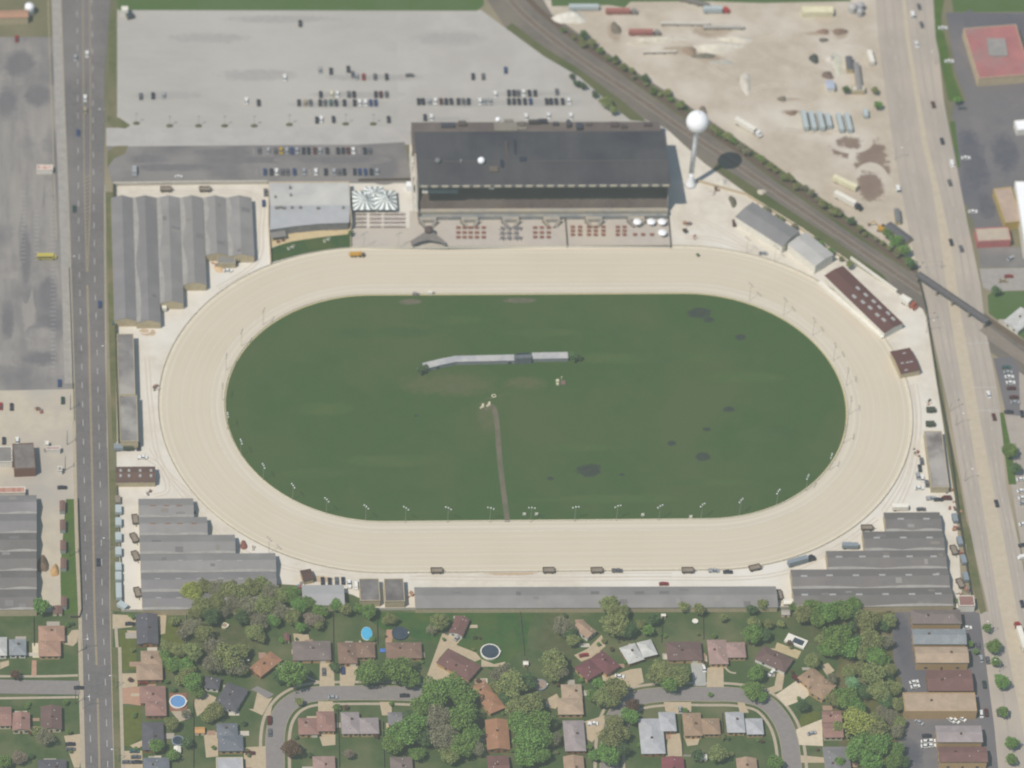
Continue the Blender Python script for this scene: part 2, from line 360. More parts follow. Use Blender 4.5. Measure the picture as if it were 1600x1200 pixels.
# ---------------- east road
el = [(1364,-60),(1372,60),(1395,225),(1420,360),(1447,480),(1484,643),(1503,757),(1520,850),(1545,957),(1578,1200),(1586,1270)]
er = [(1452,-60),(1475,160),(1495,262),(1511,345),(1532,444),(1540,516),(1552,573),(1564,643),(1572,757),(1592,850),(1612,960),(1660,1200),(1670,1270)]
sheet('east_road', el+er[::-1], m_conc, 5)
ml = [(1404,-60),(1415,60),(1441,225),(1456,290),(1470,380),(1484,490),(1498,573),(1511,643),(1528,745),(1543,840),(1560,940),(1600,1150),(1612,1270)]
mr = [(1409,-60),(1421,60),(1449,225),(1466,290),(1486,380),(1501,490),(1517,573),(1529,643),(1548,745),(1568,840),(1590,960),(1630,1150),(1640,1270)]
sheet('paved_median', ml+mr[::-1], m_tan, 6)
mb = MB()
for f_, w_ in ((.33, .5), (.66, .5)):
    for A, B in ((el, ml), (mr, er)):
        n = min(len(A), len(B)); ln = smooth_line(GL([(a[0]*(1-f_)+b[0]*f_, a[1]*(1-f_)+b[1]*f_) for a, b in zip(A[:n], B[:n])]), 4)
        band(mb, ln, -w_, w_, .185)
mb.build('worn_wheel_tracks', mat('worn_concrete', O(172,166,159), O(180,173,165), .15), kind='structure')
mb = MB()
for A, B in ((el, ml), (mr, er)):
    n = min(len(A), len(B)); ln = smooth_line(GL([(a[0]*.5+b[0]*.5, a[1]*.5+b[1]*.5) for a, b in zip(A[:n], B[:n])]), 4)
    dashes(mb, ln, 0, .09, 3, 9, .2)
for a, b in (((1507,538),(1546,536)),((1522,606),(1556,606)),((1524,642),(1560,642)),((1440,419),(1470,417))):
    A, B = G(*a), G(*b); mb.tube((A[0], A[1], .16), (B[0], B[1], .16), .22, n=4)
mb.build('lane_dashes', m_whi, kind='structure')
sheet('grass_verge', [(1448,500),(1458,545),(1471,600),(1484,680),(1500,757),(1516,850),(1504,850),(1488,757),(1470,640)], m_strip, 6)
sheet('grass_verge', [(1505,800),(1516,830),(1530,905),(1541,955),(1532,960),(1514,900)], m_strip, 6)
sheet('grass_verge', [(1457,-20),(1478,-20),(1470,30),(1490,120),(1505,158),(1482,158),(1462,60)], mat('green_verge', O(104,124,84), O(96,116,80), .2), 6)
sheet('grass_verge', [(1484,190),(1492,190),(1500,262),(1496,262)], MATS['green_verge'], 6)
# east side land
sheet('east_parking_lot', [(1478,20),(1640,20),(1640,340),(1515,340),(1502,270),(1488,180),(1490,158),(1510,158),(1492,110)], m_lotd, 3)
sheet('east_parking_lot', [(1512,290),(1560,288),(1568,350),(1560,380),(1524,372)], m_lotd, 4)
sheet('east_side_street', [(1530,420),(1640,418),(1640,452),(1550,456),(1536,450)], mat('side_street_paving', O(172,168,163)), 6)
sheet('forecourt', [(1527,386),(1600,386),(1600,418),(1532,418)], m_lotm, 4)
sheet('east_lawn', [(1543,462),(1552,455),(1640,455),(1640,560),(1600,530),(1545,490)], MATS['bright_field'], 5)
sheet('north_east_field', [(1478,-60),(1640,-60),(1640,19),(1490,19)], MATS['bright_field'], 4)
sheet('east_yard', [(1560,560),(1572,570),(1640,590),(1640,1000),(1600,880),(1580,757),(1572,650)], mat('east_yard_gravel', O(182,174,164), O(168,162,156), .1), 2)
sheet('east_parking_lot', [(1552,560),(1580,558),(1592,575),(1594,650),(1572,648)], m_lotd, 4)
sheet('grass_verge', [(1562,645),(1568,645),(1580,700),(1588,757),(1576,757)], MATS['green_verge'], 6)
sheet('west_strip_lawn', [(103,780),(117,780),(121,870),(124,958),(96,960),(94,890)], MATS['green_verge'], 4)
# flats parking
sheet('flats_parking_lot', [(1384,952),(1500,950),(1530,958),(1558,1130),(1562,1270),(1402,1270),(1396,1100)], m_lotd, 4)
sheet('pavement', [(1530,955),(1548,957),(1578,1200),(1584,1270),(1566,1270),(1554,1140)], m_conc, 4)
# ---------------- racetrack
inn, mid, out = oval(-1.2, 64), oval(0, 64), oval(30.6, 64)
N = len(inn)
def ring_uv(a, b, z, name, m):
    n = len(a); me = bpy.data.meshes.new(name)
    rows = 6; vs = []
    for j in range(rows+1):
        t = j/rows
        vs += [(a[i % n][0]*(1-t)+b[i % n][0]*t, a[i % n][1]*(1-t)+b[i % n][1]*t, z) for i in range(n+1)]
    fs = [(j*(n+1)+i, (j+1)*(n+1)+i, (j+1)*(n+1)+i+1, j*(n+1)+i+1) for j in range(rows) for i in range(n)]
    me.from_pydata(vs, [], fs); uv = me.uv_layers.new(name='UVMap')
    s = [0]
    for i in range(n): s.append(s[-1]+hypot(b[(i+1) % n][0]-b[i][0], b[(i+1) % n][1]-b[i][1]))
    wdt = hypot(a[0][0]-b[0][0], a[0][1]-b[0][1])
    for lp in me.loops:
        j, i = divmod(lp.vertex_index, n+1); uv.data[lp.index].uv = (s[i], j/rows*wdt)
    me.materials.append(m); me.update(); o = bpy.data.objects.new(name, me); COL.objects.link(o); o['kind'] = 'structure'; ORG[o.name] = (0, 0, 0); return o
m_trk = mat('harrowed_limestone_dust', O(216,207,190), O(206,196,177), 1.0, co='uv', stretch=(.006, 1.1, 1), amt=.8, c3=O(208,198,180), scale3=.03)
m_trki = mat('pale_track_edge', O(214,206,190), O(206,198,182), .6, co='uv', stretch=(.02, 1, 1))
ring_uv(oval(6.0, 64), oval(30.6, 64), .15, 'racetrack', m_trk)
ring_uv(oval(-.8, 64), oval(6.0, 64), .18, 'racetrack_inner_lane', m_trki)
mb = MB(); mb.ring(oval(5.7, 64), oval(6.2, 64), .21); mb.build('lane_edge_line', mat('pale_line', O(224,218,204)), kind='structure')
mb = MB(); mb.ring(oval(30.6, 64), oval(32.6, 64), .12); mb.build('track_shoulder', mat('shoulder_dust', O(218,209,188), O(226,218,202), .3), kind='structure')
sheet('infield', oval(-.6, 64), m_field, 7, world=True)
mb = MB(); mb.ring(oval(-1.3, 64), oval(-.5, 64), .24); mb.build('infield_edge', mat('infield_sandy_edge', O(205,194,160), O(196,186,150), .5), kind='structure')
dp = smooth_line(GL([(757,640),(770,636),(776,660),(781,720),(787,770),(793,816)]), 5)
mb = MB(); band(mb, dp, -1.3, 1.3, .24); mb.build('dirt_path', m_dirt, kind='structure')
def blot(name, px, py, rx, ry, m, layer, n=40, j=.25, kind='structure', rot=0):
    base = m_field if layer > 6.9 else m_lotd if layer > 4.5 else m_lawn if name == 'undergrowth' else (m_yard if name == 'mud_ground' else m_lotm) if layer > 3.5 else (m_yard if px > 850 and py < 330 else m_sand) if layer > 3 else m_lotl if px < 110 else m_lotp
    m = soft(m, base, .1 if 'soil' in name or 'mud' in name else .25); rx *= 1.55; ry *= 1.5; j = 0
    random.seed(int(px*7+py)); ph = [random.uniform(0, 6.28) for _ in range(4)]
    pts = []
    for i in range(n):
        a = 2*pi*i/n; r = 1+j*(.35*sin(2*a+ph[0])+.3*sin(3*a+ph[1])+.15*sin(5*a+ph[2])+.08*sin(9*a+ph[3]))
        x, y = rx*r*cos(a), ry*r*sin(a); pts.append((px+x*cos(rot)-y*sin(rot), py+x*sin(rot)+y*cos(rot)))
    return sheet(name, pts, m, layer, kind=kind)
blot('worn_patch', 757, 610, 34, 12, m_dirt, 7.6, j=.6)
m_pud = mat('wet_bare_soil', O(82,90,88), O(90,100,90), .35, amt=.9)
for a in ((1094,490,18,8),(1108,500,9,4),(1157,527,8,4),(921,736,20,9),(1098,714,13,6),(1050,693,9,3),(1104,671,8,3),(1139,640,10,4),(860,748,5,2.5),(972,742,4,2),(650,650,3,2)):
    blot('bare_soil_patch', *a, m_pud, 8.2, j=.8, rot=-.3)
blot('worn_patch', 812, 470, 24, 4, m_dirt, 8)
blot('worn_patch', 640, 472, 18, 4, m_dirt, 8)
# clubhouse grass wedge & plaza
sheet('plaza', [(548,356),(640,356),(640,330),(1046,330),(1049,388),(860,387),(700,390),(549,388)], m_apr, 4)
cw = [G(422.5,411), G(423,388)]+smooth_line(GL([(423,388),(455,378),(500,371),(545,366)]), 5)+[G(548,366), G(547,387)]+smooth_line(GL([(547,387),(510,391),(465,399),(422.5,411)]), 5)
sheet('clubhouse_lawn', cw, m_grass, 5, world=True)
sheet('clubhouse_terrace', [(421,350),(545,348),(546,366),(500,371),(455,378),(422,387)], mat('terrace_tan', O(214,196,160)), 4)
mud = [(1310,215),(1355,220),(1372,240),(1370,300),(1350,300),(1338,280),(1345,255),(1330,232),(1318,228)]
for a in ((1345,232,40,22),(1362,256,24,44),(1360,290,20,24),(1330,222,22,12)): blot('mud_ground', *a, m_mud, 3.6)
for a in ((1300,50,14,4),(1275,52,20,3),(1314,53,10,9),(1110,50,30,10),(1060,78,25,6),(960,50,10,18),(1110,92,22,8),(1235,175,16,4),(1160,125,10,4),(1240,155,14,3)):
    blot('yard_stain', *a, mat('yard_stained_earth', O(168,155,140), O(186,174,158), .1), 3.4, j=.6)
for a in ((232,520,12,5),(225,517,7,3),(360,452,10,3),(300,590,3,6),(500,905,20,5),(800,894,40,5)):
    blot('bare_soil_patch', *a, mat('brownish_gravel', O(202,184,160), O(188,170,148), .4), 3.4, j=.5)

# railway bridge over the east road, and the line beyond it
A_, B_ = G(1432,438), G(1541,512); dx, dy = B_[0]-A_[0], B_[1]-A_[1]; an = atan2(dy, dx); ln = hypot(dx, dy); cx_, cy_ = (A_[0]+B_[0])/2, (A_[1]+B_[1])/2
t = thing('railway_bridge', (cx_, cy_, 0), 'narrow dark railway bridge crossing diagonally over the wide east road', 'bridge')
m_br = mat('bridge_steel', O(126,126,128), O(116,117,120), .4)
MB().box(cx_, cy_, 4.3, 5.0, ln, 2.8, an).build('deck', m_br, t)
for s_ in (-1, 1):
    MB().box(cx_-sin(an)*1.4*s_, cy_+cos(an)*1.4*s_, 4.3, 5.9, ln, .3, an).build('girder', m_br, t)
for f_ in (.02, .3, .52, .76, .98):
    MB().box(A_[0]+dx*f_, A_[1]+dy*f_, 0, 4.3, 1.0, 2.4, an).build('pier', mat('pier_concrete', O(160,154,146)), t)
e2 = smooth_line(GL([(1536,512),(1570,538),(1640,590)]), 4)
mb = MB(); band(mb, e2, -3, 3, .2); mb.build('railway_bed', m_ballp, kind='structure')

# ---- wear and markings on the paved and gravel areas
m_stn = mat('oil_stained_asphalt', O(168,166,162), O(178,176,172), .3, amt=1.1); m_stl = mat('dark_lot_stains', O(122,122,124), O(134,133,134), .2, stretch=(1.6, .3, 1), amt=1.2); m_pat = mat('pale_lot_patches', O(168,164,158), O(148,146,143), .15, stretch=(1.6, .25, 1), amt=1.2)
for a in ((530,163,70,7),(545,148,58,5),(580,121,70,5),(725,161,70,6),(850,160,52,6),(830,147,40,4),(450,30,90,6),(330,60,60,8),(700,60,50,9),(400,118,60,9),(260,150,50,7),(690,187,40,4)): blot('lot_stain', *a, m_stn, 2.6, j=.4)
for a in ((420,250,90,5),(520,250,60,6),(270,262,60,6),(350,238,40,6),(230,250,30,9),(600,262,22,18)): blot('lot_stain', *a, m_stl, 3.6, j=.5)
for a in ((20,120,26,14),(60,200,18,34),(25,330,10,60),(60,310,12,50),(78,350,8,70),(45,480,10,60),(20,560,30,12),(70,520,20,10),(85,440,6,40),(28,430,26,6)): blot('lot_stain', *a, m_pat, 2.6, j=.5)
for a in ((10,160,16,24),(85,110,10,30),(40,400,8,50),(60,560,28,12),(12,500,10,30),(90,250,6,50),(74,460,14,26),(30,100,24,20),(60,150,20,16)): blot('lot_stain', *a, m_stl, 2.9, j=.5)
for a in ((1520,250,20,50),(1570,240,20,30),(1540,320,14,20),(1515,60,8,30),(1410,1000,10,40),(1425,1180,16,26)): blot('lot_stain', *a, mat('darkest_lot_stain', O(104,108,116), O(118,119,122), .15, amt=1), 4.6, j=.5)
sheet('north_parking_lot', [(620,17),(752,17),(790,45),(880,99),(955,165),(975,186),(700,186),(622,186)], mat('paler_parking_asphalt', O(190,187,182), O(183,180,175), .06, c3=O(178,175,170), scale3=.02), 2.4)
mb = MB()
for (x0, y0, y1, st) in ((83,310,405,2.9),(57,330,420,2.9),(36,300,420,2.9),(83,415,590,2.9)):
    a, b = G(x0, y0), G(x0, y1); n = int(abs(a[1]-b[1])/st)
    for i in range(n):
        y = a[1]-i*st; x = a[0]+(b[0]-a[0])*i/n; mb.box(x, y, .10, .115, 2.6, .22)
for (x0, x1, py) in ((404,592,162),(495,605,149),(495,608,121),(652,770,160),(795,890,160),(400,590,237),(405,592,270)):
    a, b = G(x0, py), G(x1, py); n = int((b[0]-a[0])/2.75)
    for i in range(n+1): mb.box(a[0]+i*2.75-1.38, a[1], .155, .165, .16, 4.6)
mb.build('parking_bay_lines', mat('faded_bay_paint', O(192,191,186), O(174,173,170), 1.5), kind='structure')
random.seed(5)
m_rut = [mat('tyre_rut_pale', O(214,206,194), O(200,190,176), .4), mat('tyre_rut_dark', O(182,170,155), O(192,181,167), .4)]
for k in range(40):
    x0, y0 = random.uniform(1000,1390), random.uniform(26,290)
    a = random.uniform(-.5, .9); pts = [(x0+cos(a)*t*28, y0+sin(a)*t*16+random.uniform(-4, 4)) for t in range(4)]
    if any(p[0] > 1380 or p[1] > (p[0]-870)*.58 for p in pts): continue
    ln_ = smooth_line(GL(pts), 5); mb = MB()
    for o_ in (-1, 1): band(mb, ln_, o_-.3, o_+.3, .036+.0016*k)
    mb.build('wheel_ruts', m_rut[k % 2], kind='structure')
m_rt2 = mat('apron_rut', O(206,197,182), O(214,206,192), .4)
for k, pts in enumerate(([(230,560),(236,640),(250,720),(300,790),(360,850),(450,888),(540,900)], [(236,700),(262,740),(300,775)], [(640,903),(800,905),(1000,904),(1200,900),(1300,860),(1370,810)], [(650,897),(820,899),(1050,898)], [(1430,600),(1436,660),(1425,740),(1400,800)], [(1420,600),(1428,660),(1415,740),(1380,800)], [(1060,330),(1110,350),(1160,380),(1230,425)], [(1070,370),(1120,375),(1180,396)], [(200,300),(300,301),(400,305),(408,360),(400,410),(340,450)], [(222,712),(250,730),(262,765),(240,775)])):
    ln = smooth_line(GL(pts), 6); mb = MB()
    for o_ in (-1, 1): band(mb, ln, o_-.35, o_+.35, .036+.0016*k)
    mb.build('wheel_ruts', m_rt2, kind='structure')
# faint harrow lines and hoof wear on the racing surface
m_hw = mat('hoof_worn_dust', O(210,200,181), O(215,206,188), .3, amt=1); m_hp = mat('dry_pale_dust', O(219,211,195), O(214,205,188), .3, amt=1)
for i, (d_, w_) in enumerate(((9.5,.5),(12.8,.35),(16.2,.6),(20.5,.4),(24.2,.5),(27.8,.9),(29.6,.5))):
    mb = MB(); mb.ring(oval(d_, 64), oval(d_+w_, 64), .158+.0016*i); mb.build('harrow_line', (m_hw, m_hp)[i % 2], kind='structure')
mb = MB(); mb.ring(oval(2.2, 64), oval(3.6, 64), .186); mb.build('harrow_line', m_hp, kind='structure')
m_mow = mat('mown_band_turf', O(94,115,80), O(101,116,88), .12, c3=O(88,108,76), scale3=.02, amt=1)
for a in ((610,520,85,9),(700,500,60,8),(1000,560,130,9),(1160,590,80,8),(500,640,55,10),(620,720,90,9),(900,700,60,7),(1110,755,70,6),(960,780,120,6),(500,740,50,8),(1200,680,45,14),(850,520,60,6)): blot('turf_patch', *a, m_mow, 7.3, j=.6)
for a in ((700,600,70,18),(760,650,14,26),(820,600,30,10)): blot('worn_patch', *a, mat('thin_turf', O(112,116,96), O(100,113,88), .25, amt=1.1), 7.4, j=.5)
# ================================================================== BUILDINGS
def rect_of(q, z, align=None):
    P = [Vector(G(*p, z)) for p in q]; c = sum(P, Vector((0, 0)))/4
    e = ((P[1]-P[0])+(P[2]-P[3]))/2; f = ((P[3]-P[0])+(P[2]-P[1]))/2
    a = atan2(e.y, e.x) if align is None else align
    u = Vector((cos(a), sin(a))); w = Vector((-sin(a), cos(a)))
    return c.x, c.y, abs(e.dot(u)), abs(f.dot(w)), a
def loc2w(cx, cy, a, x, y): return (cx+x*cos(a)-y*sin(a), cy+x*sin(a)+y*cos(a))
def roof_block(R, he, rise, style, parent, mroof, mwall, over=.35, ridge=None, zb=0, rname='roof', wname='wall', mridge=None):
    cx, cy, lx, ly, a = R
    T = lambda x, y, z: (*loc2w(cx, cy, a, x, y), z)
    hx, hy = lx/2, ly/2; wx, wy = hx-over, hy-over; w = MB(); r = MB()
    alongx = (lx >= ly) if ridge is None else ridge == 'x'
    zt = he+rise
    if style == 'flat':
        w.box(cx, cy, zb, he-.3, lx-.1, ly-.1, a); r.box(cx, cy, he-.3, he, lx, ly, a)
        p = .3
        for sx, sy, X, Y in ((0, -1, lx-.02, p), (0, 1, lx-.02, p), (-1, 0, p, ly-2*p-.02), (1, 0, p, ly-2*p-.02)):
            x, y = loc2w(cx, cy, a, sx*(hx-p/2-.01), sy*(hy-p/2-.01)); w.box(x, y, he+.003, he+.35, X, Y, a)
    else:
        w.box(cx, cy, zb, he-.02, 2*wx, 2*wy, a)
        k = (min(hx, hy) if style == 'hip' else 0)
        if alongx:
            zw = he+rise*(1-wy/hy)-.05
            if style == 'gable':
                for s in (-1, 1): w.add([T(s*wx, -wy, he-.02), T(s*wx, wy, he-.02), T(s*wx, 0, zt-.08)], [(0, 1, 2) if s > 0 else (0, 2, 1)])
            e = [T(-hx, -hy, he), T(hx, -hy, he), T(hx, hy, he), T(-hx, hy, he), T(-hx+k, 0, zt), T(hx-k, 0, zt)]
            fs = [(0, 1, 5, 4), (2, 3, 4, 5)]+([(3, 0, 4), (1, 2, 5)] if style == 'hip' else [])
        else:
            if style == 'gable':
                for s in (-1, 1): w.add([T(-wx, s*wy, he-.02), T(wx, s*wy, he-.02), T(0, s*wy, zt-.08)], [(0, 1, 2) if s < 0 else (0, 2, 1)])
            e = [T(-hx, -hy, he), T(hx, -hy, he), T(hx, hy, he), T(-hx, hy, he), T(0, -hy+k, zt), T(0, hy-k, zt)]
            fs = [(3, 0, 4, 5), (1, 2, 5, 4)]+([(0, 1, 4), (2, 3, 5)] if style == 'hip' else [])
        r.add(e, fs)
        # fascia and soffit
        e2 = [(v[0], v[1], v[2]-.22) for v in e]; r.add(e2, [f[::-1] for f in fs])
        q = [(0, 1), (1, 2), (2, 3), (3, 0)] if style == 'hip' else ([(0, 1), (2, 3), (1, 5), (5, 2), (3, 4), (4, 0)] if alongx else [(1, 2), (3, 0), (0, 4), (4, 1), (2, 5), (5, 3)])
        for i, j in q: r.add([e2[i], e2[j], e[j], e[i]], [(0, 1, 2, 3)])
    wo = w.build(wname, mwall, parent); ro = r.build(rname, mroof, parent)
    def zr(x, y):
        if style == 'flat': return he
        t_ = abs(y)/hy if alongx else abs(x)/hx
        return zt-rise*t_
    return wo, ro, T, zr
def corr(c, nm, dark=.9): return mat(nm, c, tuple(v*(dark-.05) for v in c), .3, c3=tuple(v*1.13 for v in c), scale3=.07, rough=.7, amt=1.1, rnd=.06)
m_galv = corr(O(152,151,149), 'grey_felt_roofing', .92)
m_galv2 = corr(O(143,142,142), 'dark_felt_roofing', .92)
m_wallc = mat('cream_plank_wall', O(200,188,160), O(188,176,150), .5)
m_white = mat('white_painted_wall', O(240,236,226), O(228,224,214), .4)
m_valley = mat('valley_dust_and_lit_slope', O(172,170,165), O(158,156,152), .2)
m_skyl = mat('pale_skylight', O(184,184,182), rough=.4)
m_brick = mat('brown_brick_wall', O(160,128,104), O(148,118,98), .8)
m_glass = mat('dark_window_glass', (.03, .035, .045), (.04, .05, .06), 1, rough=.15, spec=.6)
def skylights(parent, T, zr, R, pts, m=None, lx=1.6, ly=.9, name='skylight'):
    cx, cy, _, _, a = R
    for (px, py) in pts:
        x, y = G(px, py, zr(0, 0)); dx, dy = x-cx, y-cy; X, Y = dx*cos(a)+dy*sin(a), -dx*sin(a)+dy*cos(a)
        z = zr(X, Y); MB().box(x, y, z-.15, z+.22, lx, ly, a).build(name, m or m_skyl, parent)
def doors_row(parent, T, R, he, n, side, m, name='stall_door', w=1.2, h=2.1, z0=.1):
    hx, hy = R[2]/2-.35, R[3]/2-.35
    for i in range(n):
        if side in 'sn': x = -hx+(i+.5)*2*hx/n; y = -hy-.03 if side == 's' else hy+.03; l1, l2 = w, .12
        else: y = -hy+(i+.5)*2*hy/n; x = -hx-.03 if side == 'w' else hx+.03; l1, l2 = .12, w
        p = T(x, y, 0); MB().box(p[0], p[1], z0, z0+h, l1, l2, R[4]).build(name, m, parent)
m_door = mat('brown_door', O(120,98,84)); m_green = mat('green_door', O(84,112,96))
m_rp = [mat('roof_patch_%d' % i, O(*c), tuple(v*.9 for v in O(*c)), .5, amt=1) for i, c in enumerate(((160,158,154),(134,133,133),(148,144,138),(142,141,141)))]
def barn(label, q, he=4.2, rise=1.7, ridge='x', roof=None, wall=None, sky=(), nd=0, side='s', style='gable', group='stable barns', over=.25, align=0.0, skm=None, sks=(1.6, .9), cat='barn', name='barn', gut=None):
    R = rect_of(q, he, align); t = thing(name, (R[0], R[1], 0), label, cat, group)
    w, r, T, zr = roof_block(R, he, rise, style, t, roof or m_galv, wall or m_wallc, over, ridge)
    if sky: skylights(t, T, zr, R, sky, skm, *sks)
    if nd: doors_row(t, T, R, he, nd, side, m_door)
    if gut or R[2] > 60:
        rn_ = random.Random(int(q[0][0]*7+q[0][1])); lx_, ly_ = R[2], R[3]
        for _k in range(max(3, int(lx_*ly_/130))):
            w_, h_ = rn_.uniform(1.5, 5), rn_.uniform(1.2, 3.2); X, Y = rn_.uniform(-lx_/2+w_/2+.3, lx_/2-w_/2-.3), rn_.uniform(-ly_/2+h_/2+.3, ly_/2-h_/2-.3)
            if (ridge == 'x' and abs(Y) < h_/2+.1) or (ridge == 'y' and abs(X) < w_/2+.1): continue
            MB().add([T(X+a*w_/2, Y+b_*h_/2, zr(X+a*w_/2, Y+b_*h_/2)+.03) for a, b_ in ((-1, -1), (1, -1), (1, 1), (-1, 1))], [(0, 1, 2, 3)]).build('roof_patch', rn_.choice(m_rp), t)
    if gut:   # pale valley dust; where wide, it paints the lit slope lighter
        hx, hy = R[2]/2, R[3]/2; n = 24; pts = []; mb = MB()
        for i in range(n):
            f0 = i/n; f1 = (i+1)/n
            def wd_(f): return .35+gut*abs(sin(pi*(f*1.6+.25)))
            for s in (-1,):
                if ridge == 'x': A, B = (-hx+f0*2*hx), (-hx+f1*2*hx); ps = [(A, -hy+.02), (B, -hy+.02), (B, -hy+wd_(f1)), (A, -hy+wd_(f0))]
                else: A, B = (-hy+f0*2*hy), (-hy+f1*2*hy); ps = [(-hx+.02, B), (-hx+.02, A), (-hx+wd_(f0), A), (-hx+wd_(f1), B)]
                mb.add([T(x, y, zr(x, y)+.05) for x, y in ps], [(0, 1, 2, 3)])
        mb.build('pale_valley_strip', m_valley, t)
    return t
nwq = [((175,309),(208,309),(213,501),(177,501)), ((208,309),(244,309),(252,504),(213,504)), ((244,309),(280,309),(288,474),(251,474)),
       ((280,309),(317,309),(323,445),(287,445)), ((317,309),(353,309),(357,399),(322,399)), ((353,309),(394,309),(397,401),(357,401))]
nwl = ['long grey gable barn beside the road hedge in the north west stable block', 'long grey gable barn with white trailer at its south east corner, second from road',
       'grey gable barn in the middle of north west block ending below its left neighbours', 'grey gable barn ending beside the brown debris pile, north west block',
       'short grey gable barn with small shed at its south end, north west block', 'short grey gable barn nearest the clubhouse in the north west block']
for i, (q, l) in enumerate(zip(nwq, nwl)):
    barn(l, q, 4.5, 2.0, 'y', nd=3, side='s', group='north west stable barns', gut=2.3 if i else None, over=.05, roof=[m_galv, m_galv2][i < 2])  # wide pale strips paint in more contrast between lit and shaded slopes
barn('small flat grey shed attached below the short north west barns', ((339,399),(367,397),(369,411),(341,413)), 3.4, 0, style='flat', group='sheds', cat='shed', name='shed', nd=2)
barn('small blue grey shed at right of the short north west barns', ((386,396),(398,396),(399,403),(387,403)), 3.2, .6, group='sheds', cat='shed', name='shed', wall=m_brick)
# west narrow barns
m_mot = mat('weathered_flat_roofing', O(158,156,152), O(122,121,122), .16, c3=O(176,172,166), scale3=.06, amt=1.1)
m_mot2 = mat('stained_flat_roofing', O(150,148,145), O(108,108,110), .1, c3=O(170,168,162), scale3=.07, amt=1.2)
barn('long narrow flat roofed barn with mottled grey roof beside west road', ((183,522),(208,522),(212,617),(185,617)), 5.5, 0, style='flat', roof=m_mot, nd=8, side='e', group='narrow barns')
barn('narrow flat roofed barn with dark stained roof just south of the mottled one', ((186,618),(214,618),(216,690),(188,690)), 5.8, 0, style='flat', roof=m_mot2, nd=6, side='e', group='narrow barns')
barn('long brown roofed barn with eight pale skylights by the west gate', ((180,729),(242,729),(244,753),(181,753)), 4, 1.3, 'x', roof=corr(O(118,104,98), 'brown_shingle_roofing'), nd=7,
     sky=[(x, y) for x in (188.5,201.6,219,236) for y in (734.5,742.5)], sks=(1.2, 1.7), group=None)
swq = [((216,779),(302,779),(303,808),(217,808)), ((217,808),(324,808),(324,836),(218,836)), ((218,836),(367,836),(368,865),(219,865)),
       ((219,865),(430,865),(432,894),(220,894)), ((220,894),(431,894),(433,924),(221,924)), ((221,924),(434,924),(435,952),(223,952))]
swl = ['shortest grey gable barn at the top of the south west stable block', 'grey gable barn second from the top of the south west block',
       'grey gable barn beside the red clutter, third of the south west block', 'long grey gable barn with row of white roof vents, south west block',
       'long grey barn partly covered by brown tree crowns, south west block', 'southernmost grey barn of the south west block, behind the gardens trees']
sws = [[(239,790),(260,790),(280,790)], [(239,818),(262,818),(281,818),(303,818)], [], [(282,876),(312,876),(343,876),(375,876)], [(246,876+28),(279,904),(312,904),(345,904),(376,904),(408,904)], [(248,934),(280,934)]]
m_rust = mat('rusty_vent', O(158,126,108)); 
for i, (q, l) in enumerate(zip(swq, swl)):
    barn(l, q, 4.3, 1.9, 'x', sky=sws[i], skm=m_rust if i < 2 else None, sks=(2.6, .5), nd=3, side='e', group='south west stable barns', gut=1.1, over=.05, roof=[m_galv, m_galv, m_galv, m_galv, m_galv2, m_galv2][i])
seq = [((1382,801),(1468,800),(1472,830),(1383,830)), ((1348,830),(1473,830),(1476,860),(1350,860)), ((1291,860),(1476,860),(1480,889),(1293,889)),
       ((1235,889),(1480,889),(1485,919),(1238,919)), ((1238,919),(1485,919),(1491,948),(1241,948))]
sel = ['shortest dark grey barn at the top of the south east stable block', 'dark grey gable barn with three pale skylights, south east block', 'dark grey gable barn with five pale skylights, south east block',
       'longest dark grey barn just above the southernmost one, south east block', 'southernmost dark grey barn with garden trees against it, south east block']
Z = lambda L: [(1200+a/4, 740+b/4) for a, b in L]
ses = [Z([(830,283),(990,283)]), Z([(680,400),(845,400),(1010,400)]), Z([(445,520),(590,518),(740,518),(885,518),(1035,518)]),
       Z([(225,640),(385,635),(550,635),(715,633),(880,633),(1050,630)]), Z([(230,757),(405,755),(570,755),(735,753),(900,753),(1065,750)])]
m_sed = corr(O(133,131,129), 'charcoal_felt_roofing', .9)
for i, (q, l) in enumerate(zip(seq, sel)):
    barn(l, q, 4.3, 1.9, 'x', sky=ses[i], sks=(3.2, 1.0), nd=3, side='w', group='south east stable barns', gut=1.1, over=.05, roof=m_sed)
barn('very long grey gable barn below the home stretch between the two stable blocks', ((647,917.5),(1212,916),(1216,949),(649,950.5)), 3.8, 1.6, 'x', roof=m_galv, nd=40, side='s', group=None, align=None)
barn('small square barn with sooty flat roof, left of the pair below the track', ((561,905),(592,904),(594,938),(563,940)), 4.5, 0, style='flat', roof=m_mot2, nd=3, group='sooty flat barns')
barn('small square barn with round dark stain on its roof, right of the pair', ((600,905),(630,904),(633,940),(602,940)), 4.8, 0, style='flat', roof=mat('sooty_roofing', O(156,153,149), O(100,100,100), .12, amt=1.2), nd=3, group='sooty flat barns')
barn('pale metal roofed shed with cars parked along its north side', ((472,914),(538,914),(538,946),(472,946)), 5, .9, 'x', roof=corr(O(176,176,176), 'pale_metal_roofing', .95), nd=4, side='e', group=None, cat='shed', name='shed')
barn('small brown roofed tractor shed beside the south west barns', ((468,891),(485,889),(491,904),(474,908)), 3.4, .9, 'x', roof=corr(O(112,98,94), 'dark_brown_roofing'), group=None, align=None, cat='shed', name='shed', nd=2)
